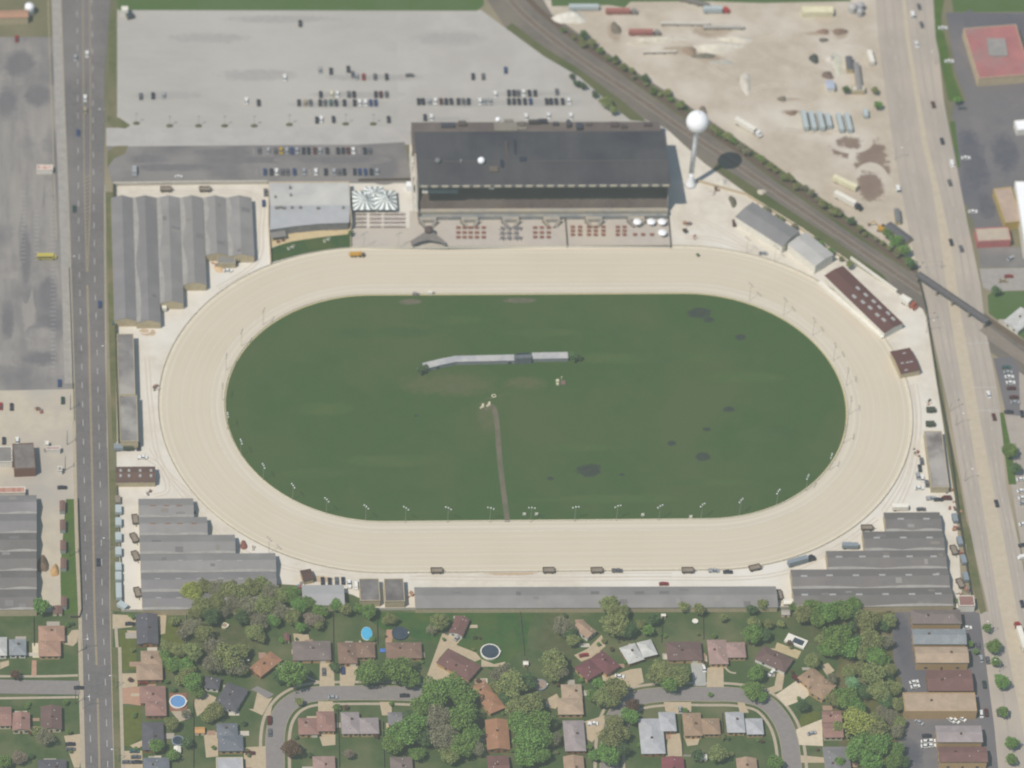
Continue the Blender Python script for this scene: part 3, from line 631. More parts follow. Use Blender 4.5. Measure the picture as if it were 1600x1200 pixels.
# far west barns
for i, y in enumerate((774,803,833,862,892,921)):
    y1 = [803,833,862,892,921,953][i]
    barn(['dark roofed barn nearest the small red shed', 'second dark roofed barn down', 'third dark roofed barn down', 'dark roofed barn facing the brown heap', 'dark roofed barn second from the bottom', 'dark roofed barn next to the round green tree'][i]+', west of the road',
         ((-40,y),(56.5,y),(58,y1),(-40,y1)), 4.8, 1.9, 'x', roof=m_sed if i > 1 else m_galv2, nd=2, side='e', group='barns west of the road', gut=1.0, over=.05)
barn('long flat tan roofed office by the east fence', ((1443,674),(1470,674),(1485,762),(1456,762)), 4, 0, style='flat', roof=mat('pale_gravel_roof', O(181,177,171), O(168,164,160), .12, c3=O(128,124,122), scale3=.08), group=None, align=None, nd=6, side='w', cat='office building', name='office_building')
def shedlike(label, q, h, rise, ridge, roof, wall, name='building', cat='building', style='gable', nd=0, side='s', group=None, sky=(), sks=(1.6, .9), over=.2, skm=None, align=None):
    return barn(label, q, h, rise, ridge, roof, wall, sky, nd, side, style, group, over, align, skm, sks, cat, name)
shedlike('white walled building with dark grey roof beside the railway', ((1150,336),(1177,316),(1249,361),(1221,388)), 5.4, 1.0, 'y', corr(O(148,148,148), 'grey_metal_roofing', .93), m_white, nd=9, side='w', cat='workshop', name='workshop', over=.1)
shedlike('white walled building with pale roof, beside the brown roofed stand', ((1229,382),(1259.5,363),(1303,397),(1276,415)), 6.2, .9, 'y', corr(O(188,187,184), 'pale_grey_metal_roofing', .95), m_white, nd=3, side='w', cat='workshop', name='workshop', over=.1)
vents = [(1120+a/4.444, 270+b/4.444) for a, b in ((980,800),(1035,845),(1090,890),(1130,930),(1190,970),(1225,1010),(955,855),(1015,895),(1065,935),(1115,985),(1160,1020))]
m_brn = corr(O(118,98,95), 'maroon_shingle_roofing', .92)
shedlike('long maroon roofed grandstand annex with eleven pale roof vents at north east turn', ((1285,433),(1313.5,416),(1415,504),(1385,518)), 4.5, 1.0, 'y', m_brn, m_white, name='pavilion', cat='pavilion', sky=vents, sks=(1.5, 2.6), nd=8, side='w')
A_, B_ = G(1284,440), G(1384,527)
o = MB(); dx, dy = B_[0]-A_[0], B_[1]-A_[1]
o.box((A_[0]+B_[0])/2-1.5, (A_[1]+B_[1])/2-1, 0, 1.3, hypot(dx, dy), 2.2, atan2(dy, dx)); tag(o.build('terrace_wall', m_white), 'long low white wall in front of the maroon roofed pavilion', 'wall')
shedlike('small maroon roofed shelter beside the north east turn', ((1392,549),(1421,543),(1439,578),(1406,584)), 4, .9, 'x', m_brn, m_wallc, name='shelter', cat='shelter', sky=[(1413,551),(1410,567),(1418,566),(1424,565),(1416,577)], sks=(1.6, .8))
# ---------------------------------------------------------------- clubhouse
z = 5.5
cp = GL([(420,285.6),(544.5,284.7),(545.5,348),(500,349.5),(460,353.5),(421.5,359)], z); cr = G(482, 320, z+1)
ch = thing('clubhouse', (cr[0], cr[1], 0), 'wide pale metal roofed clubhouse beside the striped tent', 'clubhouse')
w = MB(); c0 = (sum(p[0] for p in cp)/6, sum(p[1] for p in cp)/6)
w.prism([(c0[0]+(p[0]-c0[0])*.985, c0[1]+(p[1]-c0[1])*.975) for p in cp][::-1], 0, z-.05); w.build('wall', mat('clubhouse_wall', O(150,150,150), O(130,132,134), .4), ch)
yr = G(482, 321, z+1)[1]
up_ = [cp[0], cp[1], (cp[1][0]+.1, yr), (cp[0][0]+.1, yr)]
r = MB(); r.add([(*cp[0], z), (*cp[1], z), (up_[2][0], yr, z+1.1), (up_[3][0], yr, z+1.1)], [(0, 3, 2, 1)])
r.build('roof', mat('pale_sheet_metal', O(196,195,192), O(186,186,184), .15, c3=O(212,210,204), scale3=.04, rough=.6), ch)
r = MB(); low = [(up_[3][0], yr, z+1.1), (*cp[5], z), (*cp[4], z), (*cp[3], z), (*cp[2], z), (up_[2][0], yr, z+1.1)]
r.add(low, [(0, 1, 2, 3, 4, 5)]); r.build('roof', mat('blue_grey_sheet_metal', O(184,186,188), O(178,180,182), .2, c3=O(172,174,176), scale3=.05, rough=.6), ch)
for px, py, s in ((432,325.5,1.6),(438,325,2.0),(444,326,1.4),(456,325,1.2),(469,325,1.3),(497,326,1.6),(536,325,1),(453,293,.8),(430,308,.8),(454,305,.8)):
    x, y = G(px, py, z+1); MB().box(x, y, z+.2, z+2, s, 1.1).build('roof_unit', mat('grey_roof_machine', O(140,140,138)), ch)
MB().box((cp[0][0]+cp[1][0])/2, cp[0][1]+.2, z-.4, z+.35, cp[1][0]-cp[0][0], .5).build('parapet', mat('tan_trim', O(206,190,164)), ch)
MB().box(cp[1][0]+.2, (cp[1][1]+cp[2][1])/2, 0, z+.2, .5, cp[1][1]-cp[2][1]+.5).build('parapet', MATS['tan_trim'], ch)
R = rect_of(((422,361),(445,360),(448,368),(422,373)), 3); t = thing('canopy', (R[0], R[1], 0), 'grey flat canopy over the clubhouse terrace corner', 'canopy')
MB().box(R[0], R[1], 2.8, 3.1, R[2], R[3], R[4]).build('roof', m_galv, t)
for sx in (-1, 1):
    for sy in (-1, 1):
        x, y = loc2w(R[0], R[1], R[4], sx*(R[2]/2-.3), sy*(R[3]/2-.3)); MB().box(x, y, 0, 2.8, .2, .2).build('post', m_wallc, t)
# ---------------------------------------------------------------- grandstand
ZR, ZB = 22.0, 17.0
xl, yf = G(652, 289.5, ZR); xr = G(1050, 288.5, ZR)[0]; xl2, yb = G(649, 206, ZB); xr2 = G(1036, 206, ZB)[0]
xl = (xl+xl2)/2; xr = (xr+xr2)/2
ym = G(850, 252, 20.3)[1]
gs = thing('grandstand', ((xl+xr)/2, (yf+yb)/2, 0), 'huge racecourse grandstand with dark roof facing the track', 'grandstand')
m_gr1 = mat('dark_tar_roof', O(95,98,101), O(105,107,109), .08, c3=O(88,92,97), scale3=.03, amt=1.1, stretch=(2.2, .3, 1))
m_gr2 = mat('dark_tar_roof_front', O(97,99,102), O(108,109,110), .08, c3=O(91,94,98), scale3=.03, amt=1.1, stretch=(2.2, .3, 1))
def slab(mb, x0, x1, y0, z0, y1, z1, t=.5):
    vs = [(x0, y0, z0), (x1, y0, z0), (x1, y1, z1), (x0, y1, z1)]; vs += [(v[0], v[1], v[2]-t) for v in vs]
    return mb.add(vs, [(0, 1, 2, 3), (7, 6, 5, 4), (0, 4, 5, 1), (1, 5, 6, 2), (2, 6, 7, 3), (3, 7, 4, 0)])
slab(MB(), xl, xr, ym, 20.3, yb, ZB).build('rear_roof', m_gr1, gs)
slab(MB(), xl, xr, yf, ZR, ym-.02, 20.35).build('front_roof', m_gr2, gs)
MB().box((xl+xr)/2, ym, 20.2, 20.62, xr-xl-.5, .35).build('roof_ridge', mat('ridge_trim', O(120,118,118)), gs)
MB().box((xl+xr)/2, yf-.3, ZR-1.3, ZR+.15, xr-xl+.4, .5).build('fascia', mat('fascia_grey', O(128,128,128)), gs)
nf = 24
for i in range(nf):
    x = xl+(i+.5)*(xr-xl)/nf; MB().box(x, yf-.62, ZR-.9, ZR+.28, (xr-xl)/nf*.62, .5).build('fascia_light_panel', mat('cream_light_panel', O(196,190,174)), gs)
yfr = G(850, 326, 4.2)[1]
MB().box((xl+xr)/2, (yb-.4+yf+13)/2, 0, 16.6, xr-xl-1.2, yb-.8-(yf+13)).build('wall', mat('grandstand_wall', O(150,140,130), O(138,130,122), .2), gs)
# side walls
for x in (xl+.4, xr-.4):
    vs = [(x-.25, yfr+1, 0), (x-.25, yf+13, 0), (x-.25, yf+13, 19.4), (x-.25, yfr+8, 19.8), (x-.25, yfr+1, 4.6)]
    n5 = len(vs); vs += [(v[0]+.5, v[1], v[2]) for v in vs]
    MB().add(vs, [(4, 3, 2, 1, 0), (5, 6, 7, 8, 9)]+[(i, (i+1) % 5, 5+(i+1) % 5, 5+i) for i in range(5)]).build('side_wall', mat('side_wall_paint', O(150,148,146)), gs)
# seating tiers
tm = MB(); nt_ = 16; d0 = yfr+.5
for i in range(nt_):
    y0 = d0+i*.95; zt_ = 4.2+i*.62; tm.box((xl+xr)/2, (y0+yf+13.2)/2, zt_-.63 if i else 0, zt_, xr-xl-1.6, yf+13.2-y0)
tm.build('seating_tiers', mat('seating_concrete', O(142,136,132), O(124,120,118), .5, c3=O(150,144,138), scale3=.08), gs)
bn = MB()
for i in range(nt_):
    bn.box((xl+xr)/2, d0+i*.95+.5, 4.2+i*.62+.25, 4.2+i*.62+.42, xr-xl-2.4, .3)
bn.build('bench_rows', mat('bench_wood', O(126,112,106)), gs)
for k in range(1, 12):
    x = xl+k*(xr-xl)/12
    MB().box(x, d0+5.5, 4.2, 7.9, .35, .35).build('column', mat('steel_column', O(120,120,122)), gs)
    MB().tube((x, d0+9, 9), (x, yf+1, ZR-.6), .3, n=6).build('column', MATS['steel_column'], gs)
# press boxes under roof
x0, x1 = G(668, 298, 17)[0], G(716, 298, 17)[0]
MB().box((x0+x1)/2, yf+2.2, 15.2, 18.6, x1-x0, 3.0).build('press_box', mat('teal_glazing', O(98,116,122), O(92,108,116), .3, rough=.5), gs)
x0 = G(768, 293, 19)[0]; MB().box(x0, yf+.8, 18.6, 19.7, 2.6, 1.2).build('floodlight_box', m_white, gs)
x0 = G(664, 299, 16)[0]; MB().box(x0, yf+1.5, 15.5, 17, 2.8, 2).build('press_box', m_white, gs)
# front deck and stairs
m_deck = mat('deck_concrete', O(178,174,166), O(166,163,158), .3, c3=O(190,180,162), scale3=.05)
MB().box((xl+xr)/2, yfr-.9, 0, 4.0, xr-xl-.6, 2.6).build('front_wall', m_deck, gs)
MB().box((xl+xr)/2, yfr-2.3, 3.9, 4.9, xr-xl-.8, .16).build('parapet', mat('deck_rail', O(196,186,164), O(170,168,162), .3), gs)
MB().box((xl+xr)/2, yfr-3.2, 0, 2.6, xr-xl-1, 1.6).build('lower_deck', mat('lower_deck_glass', O(140,146,150), O(168,166,160), .25), gs)
for k, px in enumerate((668,733,797,861,927,993)):
    x = G(px, 340, 0)[0]; y = yfr-4
    s = MB(); s.box(x, y-1.0, 0, 2.5, 8.5, 2.0)
    for sg in (-1, 1):
        for j in range(7):
            zz = 2.5-.34*(j+1); s.box(x+sg*(4.2-.45*j)-sg*.2, y-2.0-.55*(j+.5), 0, max(.12, zz), 2.0, .55)
    s.build('staircase', m_deck, gs)
    for sg in (-1, 1): MB().tube((x+sg*5.4, y-2, 3.3), (x+sg*2.4, y-6, 1), .13, n=4).build('handrail', mat('dark_rail', O(110,112,114)), gs)
# rear annex
x0 = xl; x1 = G(1030, 190, 8)[0]; ya = G(850, 191, 8)[1]
MB().box((x0+x1)/2, (ya+yb-1)/2, 0, 7.6, x1-x0, ya-yb+.8).build('annex_wall', MATS['grandstand_wall'], gs)
MB().box((x0+x1)/2, (ya+yb-1)/2, 7.6, 8.1, x1-x0+.4, ya-yb+1.2).build('annex_roof', mat('annex_tar_roof', O(128,122,118), O(110,106,106), .1, c3=O(140,134,128), scale3=.05, amt=1), gs)
random.seed(3)
for px, py, sx, sy, h, c in ((700,197,7,3,1.2,(96,100,108)),(722,195,4,3,1.6,(112,108,106)),(815,196,3,3,1.4,(128,124,118)),(835,193,6,2,2,(98,98,100)),(848,192,5,2,2.2,(90,94,102)),(868,195,3,2,1.4,(100,100,104)),(905,200,3,4,2.2,(92,98,108)),(920,195,3,2,1.2,(116,110,110)),(960,196,4,3,1.4,(112,106,106)),(975,199,3,2,1,(104,100,102)),(1012,196,4,2,1.2,(108,102,104)),(795,190,5,2,1,(150,146,138)),(888,196,2,4,2.4,(100,104,110)),(815,200,5,3,.6,(152,148,140))):
    x, y = G(px, py, 8.1); MB().box(x, y, 8.05, 8.1+h, sx, sy).build('roof_unit', mat('roof_unit_%d_%d' % c[:2], O(*c)), gs)
x, y = G(790, 200, 8.2); MB().box(x, y, 8.1, 9.4, 12, 6).build('annex_block', mat('tan_block', O(150,146,138)), gs)
for px, py, sx, sy, h, c in ((771,268,4.5,3.5,1.2,(126,120,112)),(784,258,1.6,5,1.0,(80,88,98)),(792,235,1,14,.7,(112,108,106)),(805,230,1,12,.7,(80,88,98)),(720,254,1,1.2,1.4,(160,160,160)),(817,250,3.5,3,.7,(84,90,100))):
    x, y = G(px, py, 20); y_ = min(y, yb-3); zr_ = 20.3-(y-ym)/(yb-ym)*3.3 if y > ym else 20.3+(ym-y)/(ym-yf)*1.7
    MB().box(x, y, zr_-.2, zr_+h, sx, sy).build('roof_unit', mat('roof_unit_%d_%d' % c[:2], O(*c)), gs)
def dome(px, py, z, r, m, label, par=None):
    x, y = G(px, py, z+r*.9); mb = MB(); pr = [(r*sin(pi*(i+.3)/9.3), z+r*.95-r*cos(pi*(i+.3)/9.3)) for i in range(9)]
    mb.lathe(x, y, pr, 20); mb.tube((x, y, z-.3), (x, y, z+.5), .6, n=8)
    return tag(mb.build('radome', m, smooth=True, org=(x, y, z)), label, 'radome')
m_wht = mat('bright_white_paint', (.84, .84, .83), (.80, .80, .79), .3, rough=.5)
dome(752, 251, 20.3, 1.9, m_wht, 'bright white radome standing on the dark grandstand roof')
dome(684, 251, 20.3, 1.5, mat('grey_radome', O(138,142,144)), 'dull grey radome at the left of the grandstand roof')
dome(778, 187, 8, 1.4, m_wht, 'white radome above the rear edge of the grandstand annex')
# outside stair ramp on the left
t = thing('access_ramp', (*G(645, 300), 0), 'pale sloping stair tower along the left end of the grandstand', 'stair ramp')
A0, A1 = G(644, 232, 12), G(652, 300, 12)
for dx_, nm in ((-1.2, 'stair_flight'), (1.6, 'walkway')):
    a, b = (A0[0]+dx_, G(640, 240, 12)[1]), (xl-1.4+dx_*.5, G(650, 322, 12)[1])
    v = [(a[0]-.5, a[1], 12), (a[0]+.5, a[1], 12), (b[0]+.5, b[1], 7.5), (b[0]-.5, b[1], 7.5)]; v += [(q[0], q[1], q[2]-.5) for q in v]
    MB().add(v, [(3, 2, 1, 0), (4, 5, 6, 7), (0, 1, 5, 4), (1, 2, 6, 5), (2, 3, 7, 6), (3, 0, 4, 7)]).build(nm, mat('pale_ramp_concrete', O(206,202,192)), t)
for k in range(4):
    x = A0[0]+(xl-1.4-A0[0])*k/3; y = G(640, 245+k*22, 6)[1]; MB().box(x, y, 0, 7.5+ (3-k), .4, .4).build('pillar', m_deck, t)
x, y = G(640, 291, 2.5); tag(MB().box(x, y, 0, 4.2, 3.4, 3.4).build('store_box', m_wht), 'small bright white square hut left of the grandstand', 'hut')
# ---------------------------------------------------------------- water tower
bx, by = G(1078.5, 289); hh = 46.8; r = 5.9
wt = thing('water_tower', (bx, by, 0), 'tall white spherical water tower standing beside the railway', 'water tower')
MB().lathe(bx, by, [(3.2, 0), (2.6, 1.6), (1.9, 3.6), (1.45, 6.5), (1.3, 9.5)], 20).build('base_skirt', m_wht, wt, smooth=True)
MB().lathe(bx, by, [(1.3, 9.5), (1.25, 30), (1.3, hh-r-.5), (2.4, hh-r+.7)], 20).build('stem', mat('tower_stem_paint', (.72, .72, .71), (.66, .66, .66), .2), wt, smooth=True)
MB().lathe(bx, by, [(max(.02, r*sin(pi*i/16)), hh-r*cos(pi*i/16)) for i in range(17)], 32).build('tank', m_wht, wt, smooth=True)
MB().lathe(bx, by, [(.5, hh+r-.1), (.5, hh+r+.7), (.1, hh+r+.9)], 8).build('vent_cap', m_wht, wt)
MB().lathe(bx, by, [(r+.03, hh-.12), (r+.03, hh+.12)], 32).build('weld_seam', mat('seam_grey', (.55, .55, .56)), wt)
MB().box(bx-1.35, by-.4, 4, hh-r, .12, .5).build('ladder', mat('ladder_grey', (.42, .42, .43)), wt)
for k in range(6): MB().tube((bx, by, 9+k*5), (bx, by, 9.12+k*5), 1.36, n=18).build('stem_seam', MATS['seam_grey'], wt)
# ---------------------------------------------------------------- striped tent
m_tw = mat('white_tent_cloth', (.84,.84,.82)); m_tg = mat('green_tent_cloth', O(146,160,152), O(136,152,144), .5)
tt = thing('striped_tent', (*G(585, 330), 0), 'green and white striped marquee with two peaks beside the clubhouse', 'marquee')
ex0, ey0 = G(551, 334-6, 3); ex1, ey1 = G(619, 298, 3)
def gores(peak, rect, n, z0, z1, name, off=0):
    x0, y0, x1, y1 = rect; per = []
    L_ = [(x0, y0), (x1, y0), (x1, y1), (x0, y1)]; tot = 2*((x1-x0)+(y1-y0)); vs = []; fs = []
    for i in range(n+1):
        d = tot*i/n; k = 0
        for a, b in zip(L_, L_[1:]+L_[:1]):
            l_ = hypot(b[0]-a[0], b[1]-a[1])
            if d <= l_+1e-6: per.append((a[0]+(b[0]-a[0])*d/l_, a[1]+(b[1]-a[1])*d/l_)); break
            d -= l_
    me = bpy.data.meshes.new(name); o_ = ORG[tt.name]; mi = []
    for i in range(n):
        a, b = per[i], per[i+1]; base = len(vs)
        for f_, zf in ((0, 0), (.35, .18), (.7, .48), (.97, 1)):
            for p in (a, b): vs.append((p[0]+(peak[0]-p[0])*f_-o_[0], p[1]+(peak[1]-p[1])*f_-o_[1], z0+(z1-z0)*zf))
        for j in range(3): fs.append((base+2*j, base+2*j+1, base+2*j+3, base+2*j+2)); mi.append((i+off) % 2)
    me.from_pydata(vs, [], fs); me.materials.append(m_tw); me.materials.append(m_tg)
    me.polygons.foreach_set('material_index', mi); me.update()
    ob = bpy.data.objects.new(name, me); COL.objects.link(ob); ob.parent = tt; return ob
xm = (ex0+ex1)/2; 
gores(G(570.5, 306, 8.5), (ex0, ey0, xm, ey1), 28, 3, 8.5, 'canopy')
gores(G(603.5, 304.5, 8.5), (xm, ey0, ex1, ey1), 28, 3, 8.5, 'canopy', 1)
gores(G(585, 297.5, 6.5), (xm-5, ey1-4.5, xm+5, ey1+2.5), 20, 3.4, 6.5, 'entrance_canopy')
for p in (G(570.5, 306, 8.5), G(603.5, 304.5, 8.5)): MB().tube((*p, 0), (*p, 9.3), .12, n=6).build('mast', m_galv, tt)
for i in range(5):
    for y in (ey0, ey1): MB().box(ex0+(ex1-ex0)*i/4*.99+.2, y, 0, 3, .15, .15).build('pole', m_galv, tt)
MB().box((ex0+ex1)/2, ey1+.2, 0, 3, ex1-ex0, .1).build('side_curtain', mat('cream_cloth', O(214,210,190)), tt)
# ---------------------------------------------------------------- winner circle canopy
t = thing('fan_canopy', (*G(669, 378), 0), 'grey fan shaped canopy with brown round turret by the rail', 'canopy')
f_ = GL([(665,362),(675,362),(694,376),(697,383),(688,378.5),(670,375),(655,378),(643,384),(641.5,377)], 3.4)
mb = MB(); mb.prism(f_[::-1], 3.2, 3.6, True); mb.build('roof', mat('fan_grey', O(146,142,138), O(134,131,128), .3), t)
x, y = G(670, 360, 4); MB().lathe(x, y, [(2.2, 3.6), (2.3, 5.2), (1.4, 6.2), (.2, 6.8)], 12).build('turret', mat('turret_brown', O(118,110,108), O(108,102,102), .5), t)
for px, py in ((695,386),(643,387),(666,372),(676,371)): x, y = G(px, py, 0); MB().box(x, y, 0, 3.2, .35, .35).build('post', m_white, t)
# ---------------------------------------------------------------- infield tote board
t = thing('tote_board', (*G(770, 572), 0), 'long low white tote board building curving across the infield grass', 'tote board')
m_tb = mat('tote_board_roof', O(198,196,194), O(184,184,184), .2, c3=O(172,174,178), scale3=.1)
m_tbw = mat('tote_board_wall', O(152,156,158), O(140,145,149), .3)
def wallbar(line, d, h, nm, nr):
    mb = MB(); rf = MB(); a = offset(line, 0); b = offset(line, -d); n = len(line)
    mb.prism([(p[0], p[1]) for p in a][::1]+[(p[0], p[1]) for p in b][::-1], 0, h-.2)
    rf.prism([(p[0], p[1]) for p in offset(line, .25)]+[(p[0], p[1]) for p in offset(line, -d-.2)][::-1], h-.2, h)
    for o_, m_, n_ in ((mb, m_tbw, nm), (rf, m_tb, nr)):
        o_.f = [f if sum(1 for _ in f) == 4 or True else f for f in o_.f]; ob = o_.build(n_, m_, t)
        bm = bmesh.new(); bm.from_mesh(ob.data); bmesh.ops.recalc_face_normals(bm, faces=bm.faces); bm.to_mesh(ob.data); bm.free()
hb = 2.9
wallbar(GL([(660,568),(684,562),(711,556.5),(757,555.5),(803,554.5)], hb), 3.6, hb, 'wall', 'roof')
wallbar(GL([(831,551.5),(860,551),(887,550.5)], hb), 3.8, hb, 'wall', 'roof')
x, y = G(817, 558, 4); MB().box(x, y, 0, 4.6, 8.6, 2.4, .06).build('display_panel', mat('dark_panel', O(112,120,126), O(128,134,138), .4), t)
MB().box(x, y+1.4, 2, 5.4, 6.8, .4, .06).build('display_screen', mat('black_screen', O(84,94,106)), t)
for px, py in ((796.5,566.5),(858,562.5),(683,574.5)):
    x, y = G(px, py, 1.2); MB().box(x, y+.1, .1, 2.0, 1.6, .5).build('door', mat('door_grey', O(100,106,112)), t)
# yard boundary wall NE
A_, B_ = G(1329, 405), G(1401, 457); dx, dy = B_[0]-A_[0], B_[1]-A_[1]
tag(MB().box((A_[0]+B_[0])/2, (A_[1]+B_[1])/2, 0, 1.8, hypot(dx, dy), .9, atan2(dy, dx)).build('yard_wall', m_white), 'straight pale wall between maroon pavilion and railway', 'wall')
# ================================================================== POLES, TABLES, FENCES
m_pole = mat('galvanised_pole', O(178,176,168), rough=.5)
m_lamp = mat('lamp_head_white', (.85, .85, .84), rough=.5)
m_lampd = mat('lamp_head_grey', O(160,156,152), rough=.5)
def lamp_post(px, py, label, h=11, white=True, group='lamp posts around the infield', rz=None):
    x, y = G(px, py); rz = atan2(TCY-y, TCX-x) if rz is None else rz
    t = thing('lamp_post', (x, y, 0), label, 'lamp post', group)
    MB().tube((x, y, 0), (x, y, h), .10, .06, 8).build('pole', m_pole, t)
    c, s = cos(rz+pi/2), sin(rz+pi/2); m = m_lamp if white else m_lampd
    MB().tube((x-c*1.6, y-s*1.6, h-.1), (x+c*1.6, y+s*1.6, h-.1), .05, n=6).build('crossarm', m_pole, t)
    for d in (-1.5, 0, 1.5):
        MB().box(x+c*d, y+s*d, h-.15+(.3 if d == 0 else 0), h+.2+(.3 if d == 0 else 0), .56, .5, rz, .8).build('lamp_head', m, t)
near = [(571,815),(633,817),(699,817),(765,817),(829,816.5),(897.5,815.5),(963,814),(1029,814),(1095,812)]
near_l = ['lamp post at the west end of the near infield straight', 'lamp post second along the near straight from the west', 'lamp post on the near straight left of the dirt path gate', 'lamp post just left of the dirt path end',
          'lamp post right beside the two white markers by the dirt path', 'lamp post below the large bare soil patch', 'lamp post on the near straight just right of the large bare patch', 'lamp post second from the east on the near straight', 'lamp post at the east end of the near infield straight']
for p, l in zip(near, near_l): lamp_post(*p, l)
for p, l in zip([(509.5,804),(457,782),(411,751),(376,713),(355,671),(347,626),(353,579),(377,541)],
                ['lamp post on the south west bend nearest the near straight', 'lamp post on the south west bend above the small shed', 'lamp post on the south west bend second below the westernmost', 'lamp post on the west bend just below its middle',
                 'lamp post near the westernmost point of the infield', 'dark lamp post at the westernmost point of the infield', 'dark lamp post on the north west bend above the westernmost', 'dark lamp post topmost on the north west bend']):
    lamp_post(*p, l, white=p[1] > 640)
lamp_post(411, 508, 'grey lamp post standing highest on the north west infield bend', white=False)
for p, l in zip([(1155,805),(1213,791),(1259,768),(1296,735)], ['lamp post on the south east bend nearest the near straight', 'lamp post on the south east bend, second from near straight', 'lamp post on the south east bend below the eastern bend poles', 'lamp post highest of the white ones on the south east bend']): lamp_post(*p, l)
for p, l in zip([(1318,693),(1327,648),(1322,603),(1302,564),(1269.5,525),(1224,493),(1170.5,470)], ['grey lamp post low on the east infield bend', 'grey lamp post at the easternmost point of the infield', 'grey lamp post just above the easternmost point', 'grey lamp post opposite the small maroon shelter',
                 'grey lamp post opposite the long maroon pavilion', 'grey lamp post on the north east bend, second from far straight', 'grey lamp post first on the north east bend']): lamp_post(*p, l, white=False, h=12)
for p, l in zip([(568,388),(622,388),(420,865),(1166,396),(1210,409)], ['thin lamp post on the plaza edge nearest the striped tent', 'thin lamp post on the plaza edge left of the fan canopy', 'thin lamp post beside the outer rail near the south west barns', 'thin lamp post on outer apron by the railway workshop', 'thin lamp post on the outer apron near white building']):
    lamp_post(*p, l, white=False, group='lamp posts outside the racetrack')
# roadside poles
def utility(px, py, label, h=10, arm=pi/2, name='utility_pole', arml=1.6):
    x, y = G(px, py); t = thing(name, (x, y, 0), label, 'pole', 'roadside poles')
    MB().tube((x, y, 0), (x, y, h), .2, .13, 8).build('pole', mat('weathered_pole_wood', O(120,112,104)), t)
    MB().box(x, y, h-.9, h-.65, arml*2, .16, arm).build('crossarm', MATS['weathered_pole_wood'], t)
    for d in (-1, -.3, .3, 1): MB().box(x+cos(arm)*arml*.9*d, y+sin(arm)*arml*.9*d, h-.65, h-.4, .14, .14).build('insulator', m_lampd, t)
for p, l in zip([(102,735),(105,695),(110,640),(109,870),(121,1020),(118,1100)], ['tall wooden pole by the west road beside the gravel yard', 'wooden pole by the low kiosk west of the road', 'wooden pole at the south end of the west car park', 'wooden pole beside the row of small brown sheds', 'wooden pole beside the salmon roofed house', 'wooden pole south of the west side street']): utility(*p, l)
def street_lamp(px, py, label, side, h=9):
    x, y = G(px, py); t = thing('street_lamp', (x, y, 0), label, 'street lamp', 'street lamps')
    MB().tube((x, y, 0), (x, y, h), .13, .09, 8).build('pole', m_pole, t)
    MB().tube((x, y, h-.1), (x+side*2.6, y, h+.3), .07, n=6).build('arm', m_pole, t)
    MB().box(x+side*2.9, y, h+.2, h+.42, .9, .35).build('lamp_head', m_lamp, t)
for p, s_, l in zip([(127,1018),(129,1108),(181,1075),(184,1190),(171,860),(169,560),(107,420),(164,190)], [1,1,-1,-1,-1,-1,1,-1],
    ['street lamp over the west road beside the salmon roofed house', 'street lamp just below the western side street mouth', 'street lamp by the pink driveway', 'street lamp at the bottom of the west road, east side', 'street lamp across from the row of blue trailers', 'street lamp next to the narrow mottled barn', 'street lamp beside the yellow bus', 'street lamp by the north car park entrance']): street_lamp(*p, l, s_)
for p, s_, l in zip([(1493,665),(1507,752),(1549,990),(1561,1050),(1447,520),(1398,250),(1462,100)], [1,1,-1,-1,1,1,-1],
    ['street lamp on the east road beside the two dark trailers', 'street lamp on the east road beside the tan office', 'street lamp beside the grey hip roofed flats', 'street lamp beside the tan roofed flats', 'street lamp just south of the railway bridge', 'street lamp beside the gravel yard mud', 'street lamp beside the green verge of the red roofed store']): street_lamp(*p, l, s_)
for k, (px, py) in enumerate([(265,197),(310,197),(351,197),(397,197),(452,195),(540,194),(583,194),(213,193)]):
    x, y = G(px, py); t = thing('light_standard', (x, y, 0), f'low car park light standard on its small shrub island, {nth(k, 7) if k < 7 else "at the western entrance"}', 'lamp post', 'car park light standards')
    MB().tube((x, y, 0), (x, y, 7), .12, .08, 6).build('pole', m_pole, t); MB().box(x, y, 7, 7.3, 1.3, .4).build('lamp_head', m_lampd, t)
    MB().lathe(x, y, [(1.5, 0), (1.3, .5), (.8, .9), (.2, 1.0)], 10, 1.3, .8).build('shrub_base', mat('dull_shrub', O(120,120,104), O(104,108,94), .8), t)
# ---- picnic tables
m_rw = mat('red_stained_wood', O(164,122,108), O(150,108,96), .8); m_gw = mat('grey_table', O(138,138,140), O(126,126,130), .8); m_ww = mat('white_table', O(222,216,208)); m_bw = mat('brown_stained_wood', O(140,110,102))
def mk_table(name, label, top, leg, cat='picnic table'):
    t = thing(name, (0, 0, 0), label, cat)
    mb = MB()
    for i in range(4): mb.box(0, -.33+i*.22, .72, .77, 1.9, .19)
    mb.build('tabletop', top, t)
    for s in (-1, 1): MB().box(0, s*.75, .42, .47, 1.9, .28).build('bench', leg, t)
    for s in (-1, 1):
        mb = MB(); mb.tube((s*.7, -.7, 0), (s*.7, .25, .72), .05, n=4); mb.tube((s*.7+.05*s, .7, 0), (s*.7+.05*s, -.25, .72), .05, n=4); mb.build('leg', leg, t)
    return t
first = {}
def place(key, mk, x, y, rz, label, group, scale=None):
    if key not in first:
        t = first[key] = mk(); USED[t['label']].remove(t.name); t['label'] = label; USED.setdefault(label, []).append(t.name)
        t.location = (x, y, t.location.z); t.rotation_euler = (0, 0, rz)
        if scale: t.scale = scale
    else: t = dup(first[key], (x, y, first[key].location.z), rz, label, scale)
    if group: t['group'] = group
    return t
RW = ['back', 'middle', 'front']
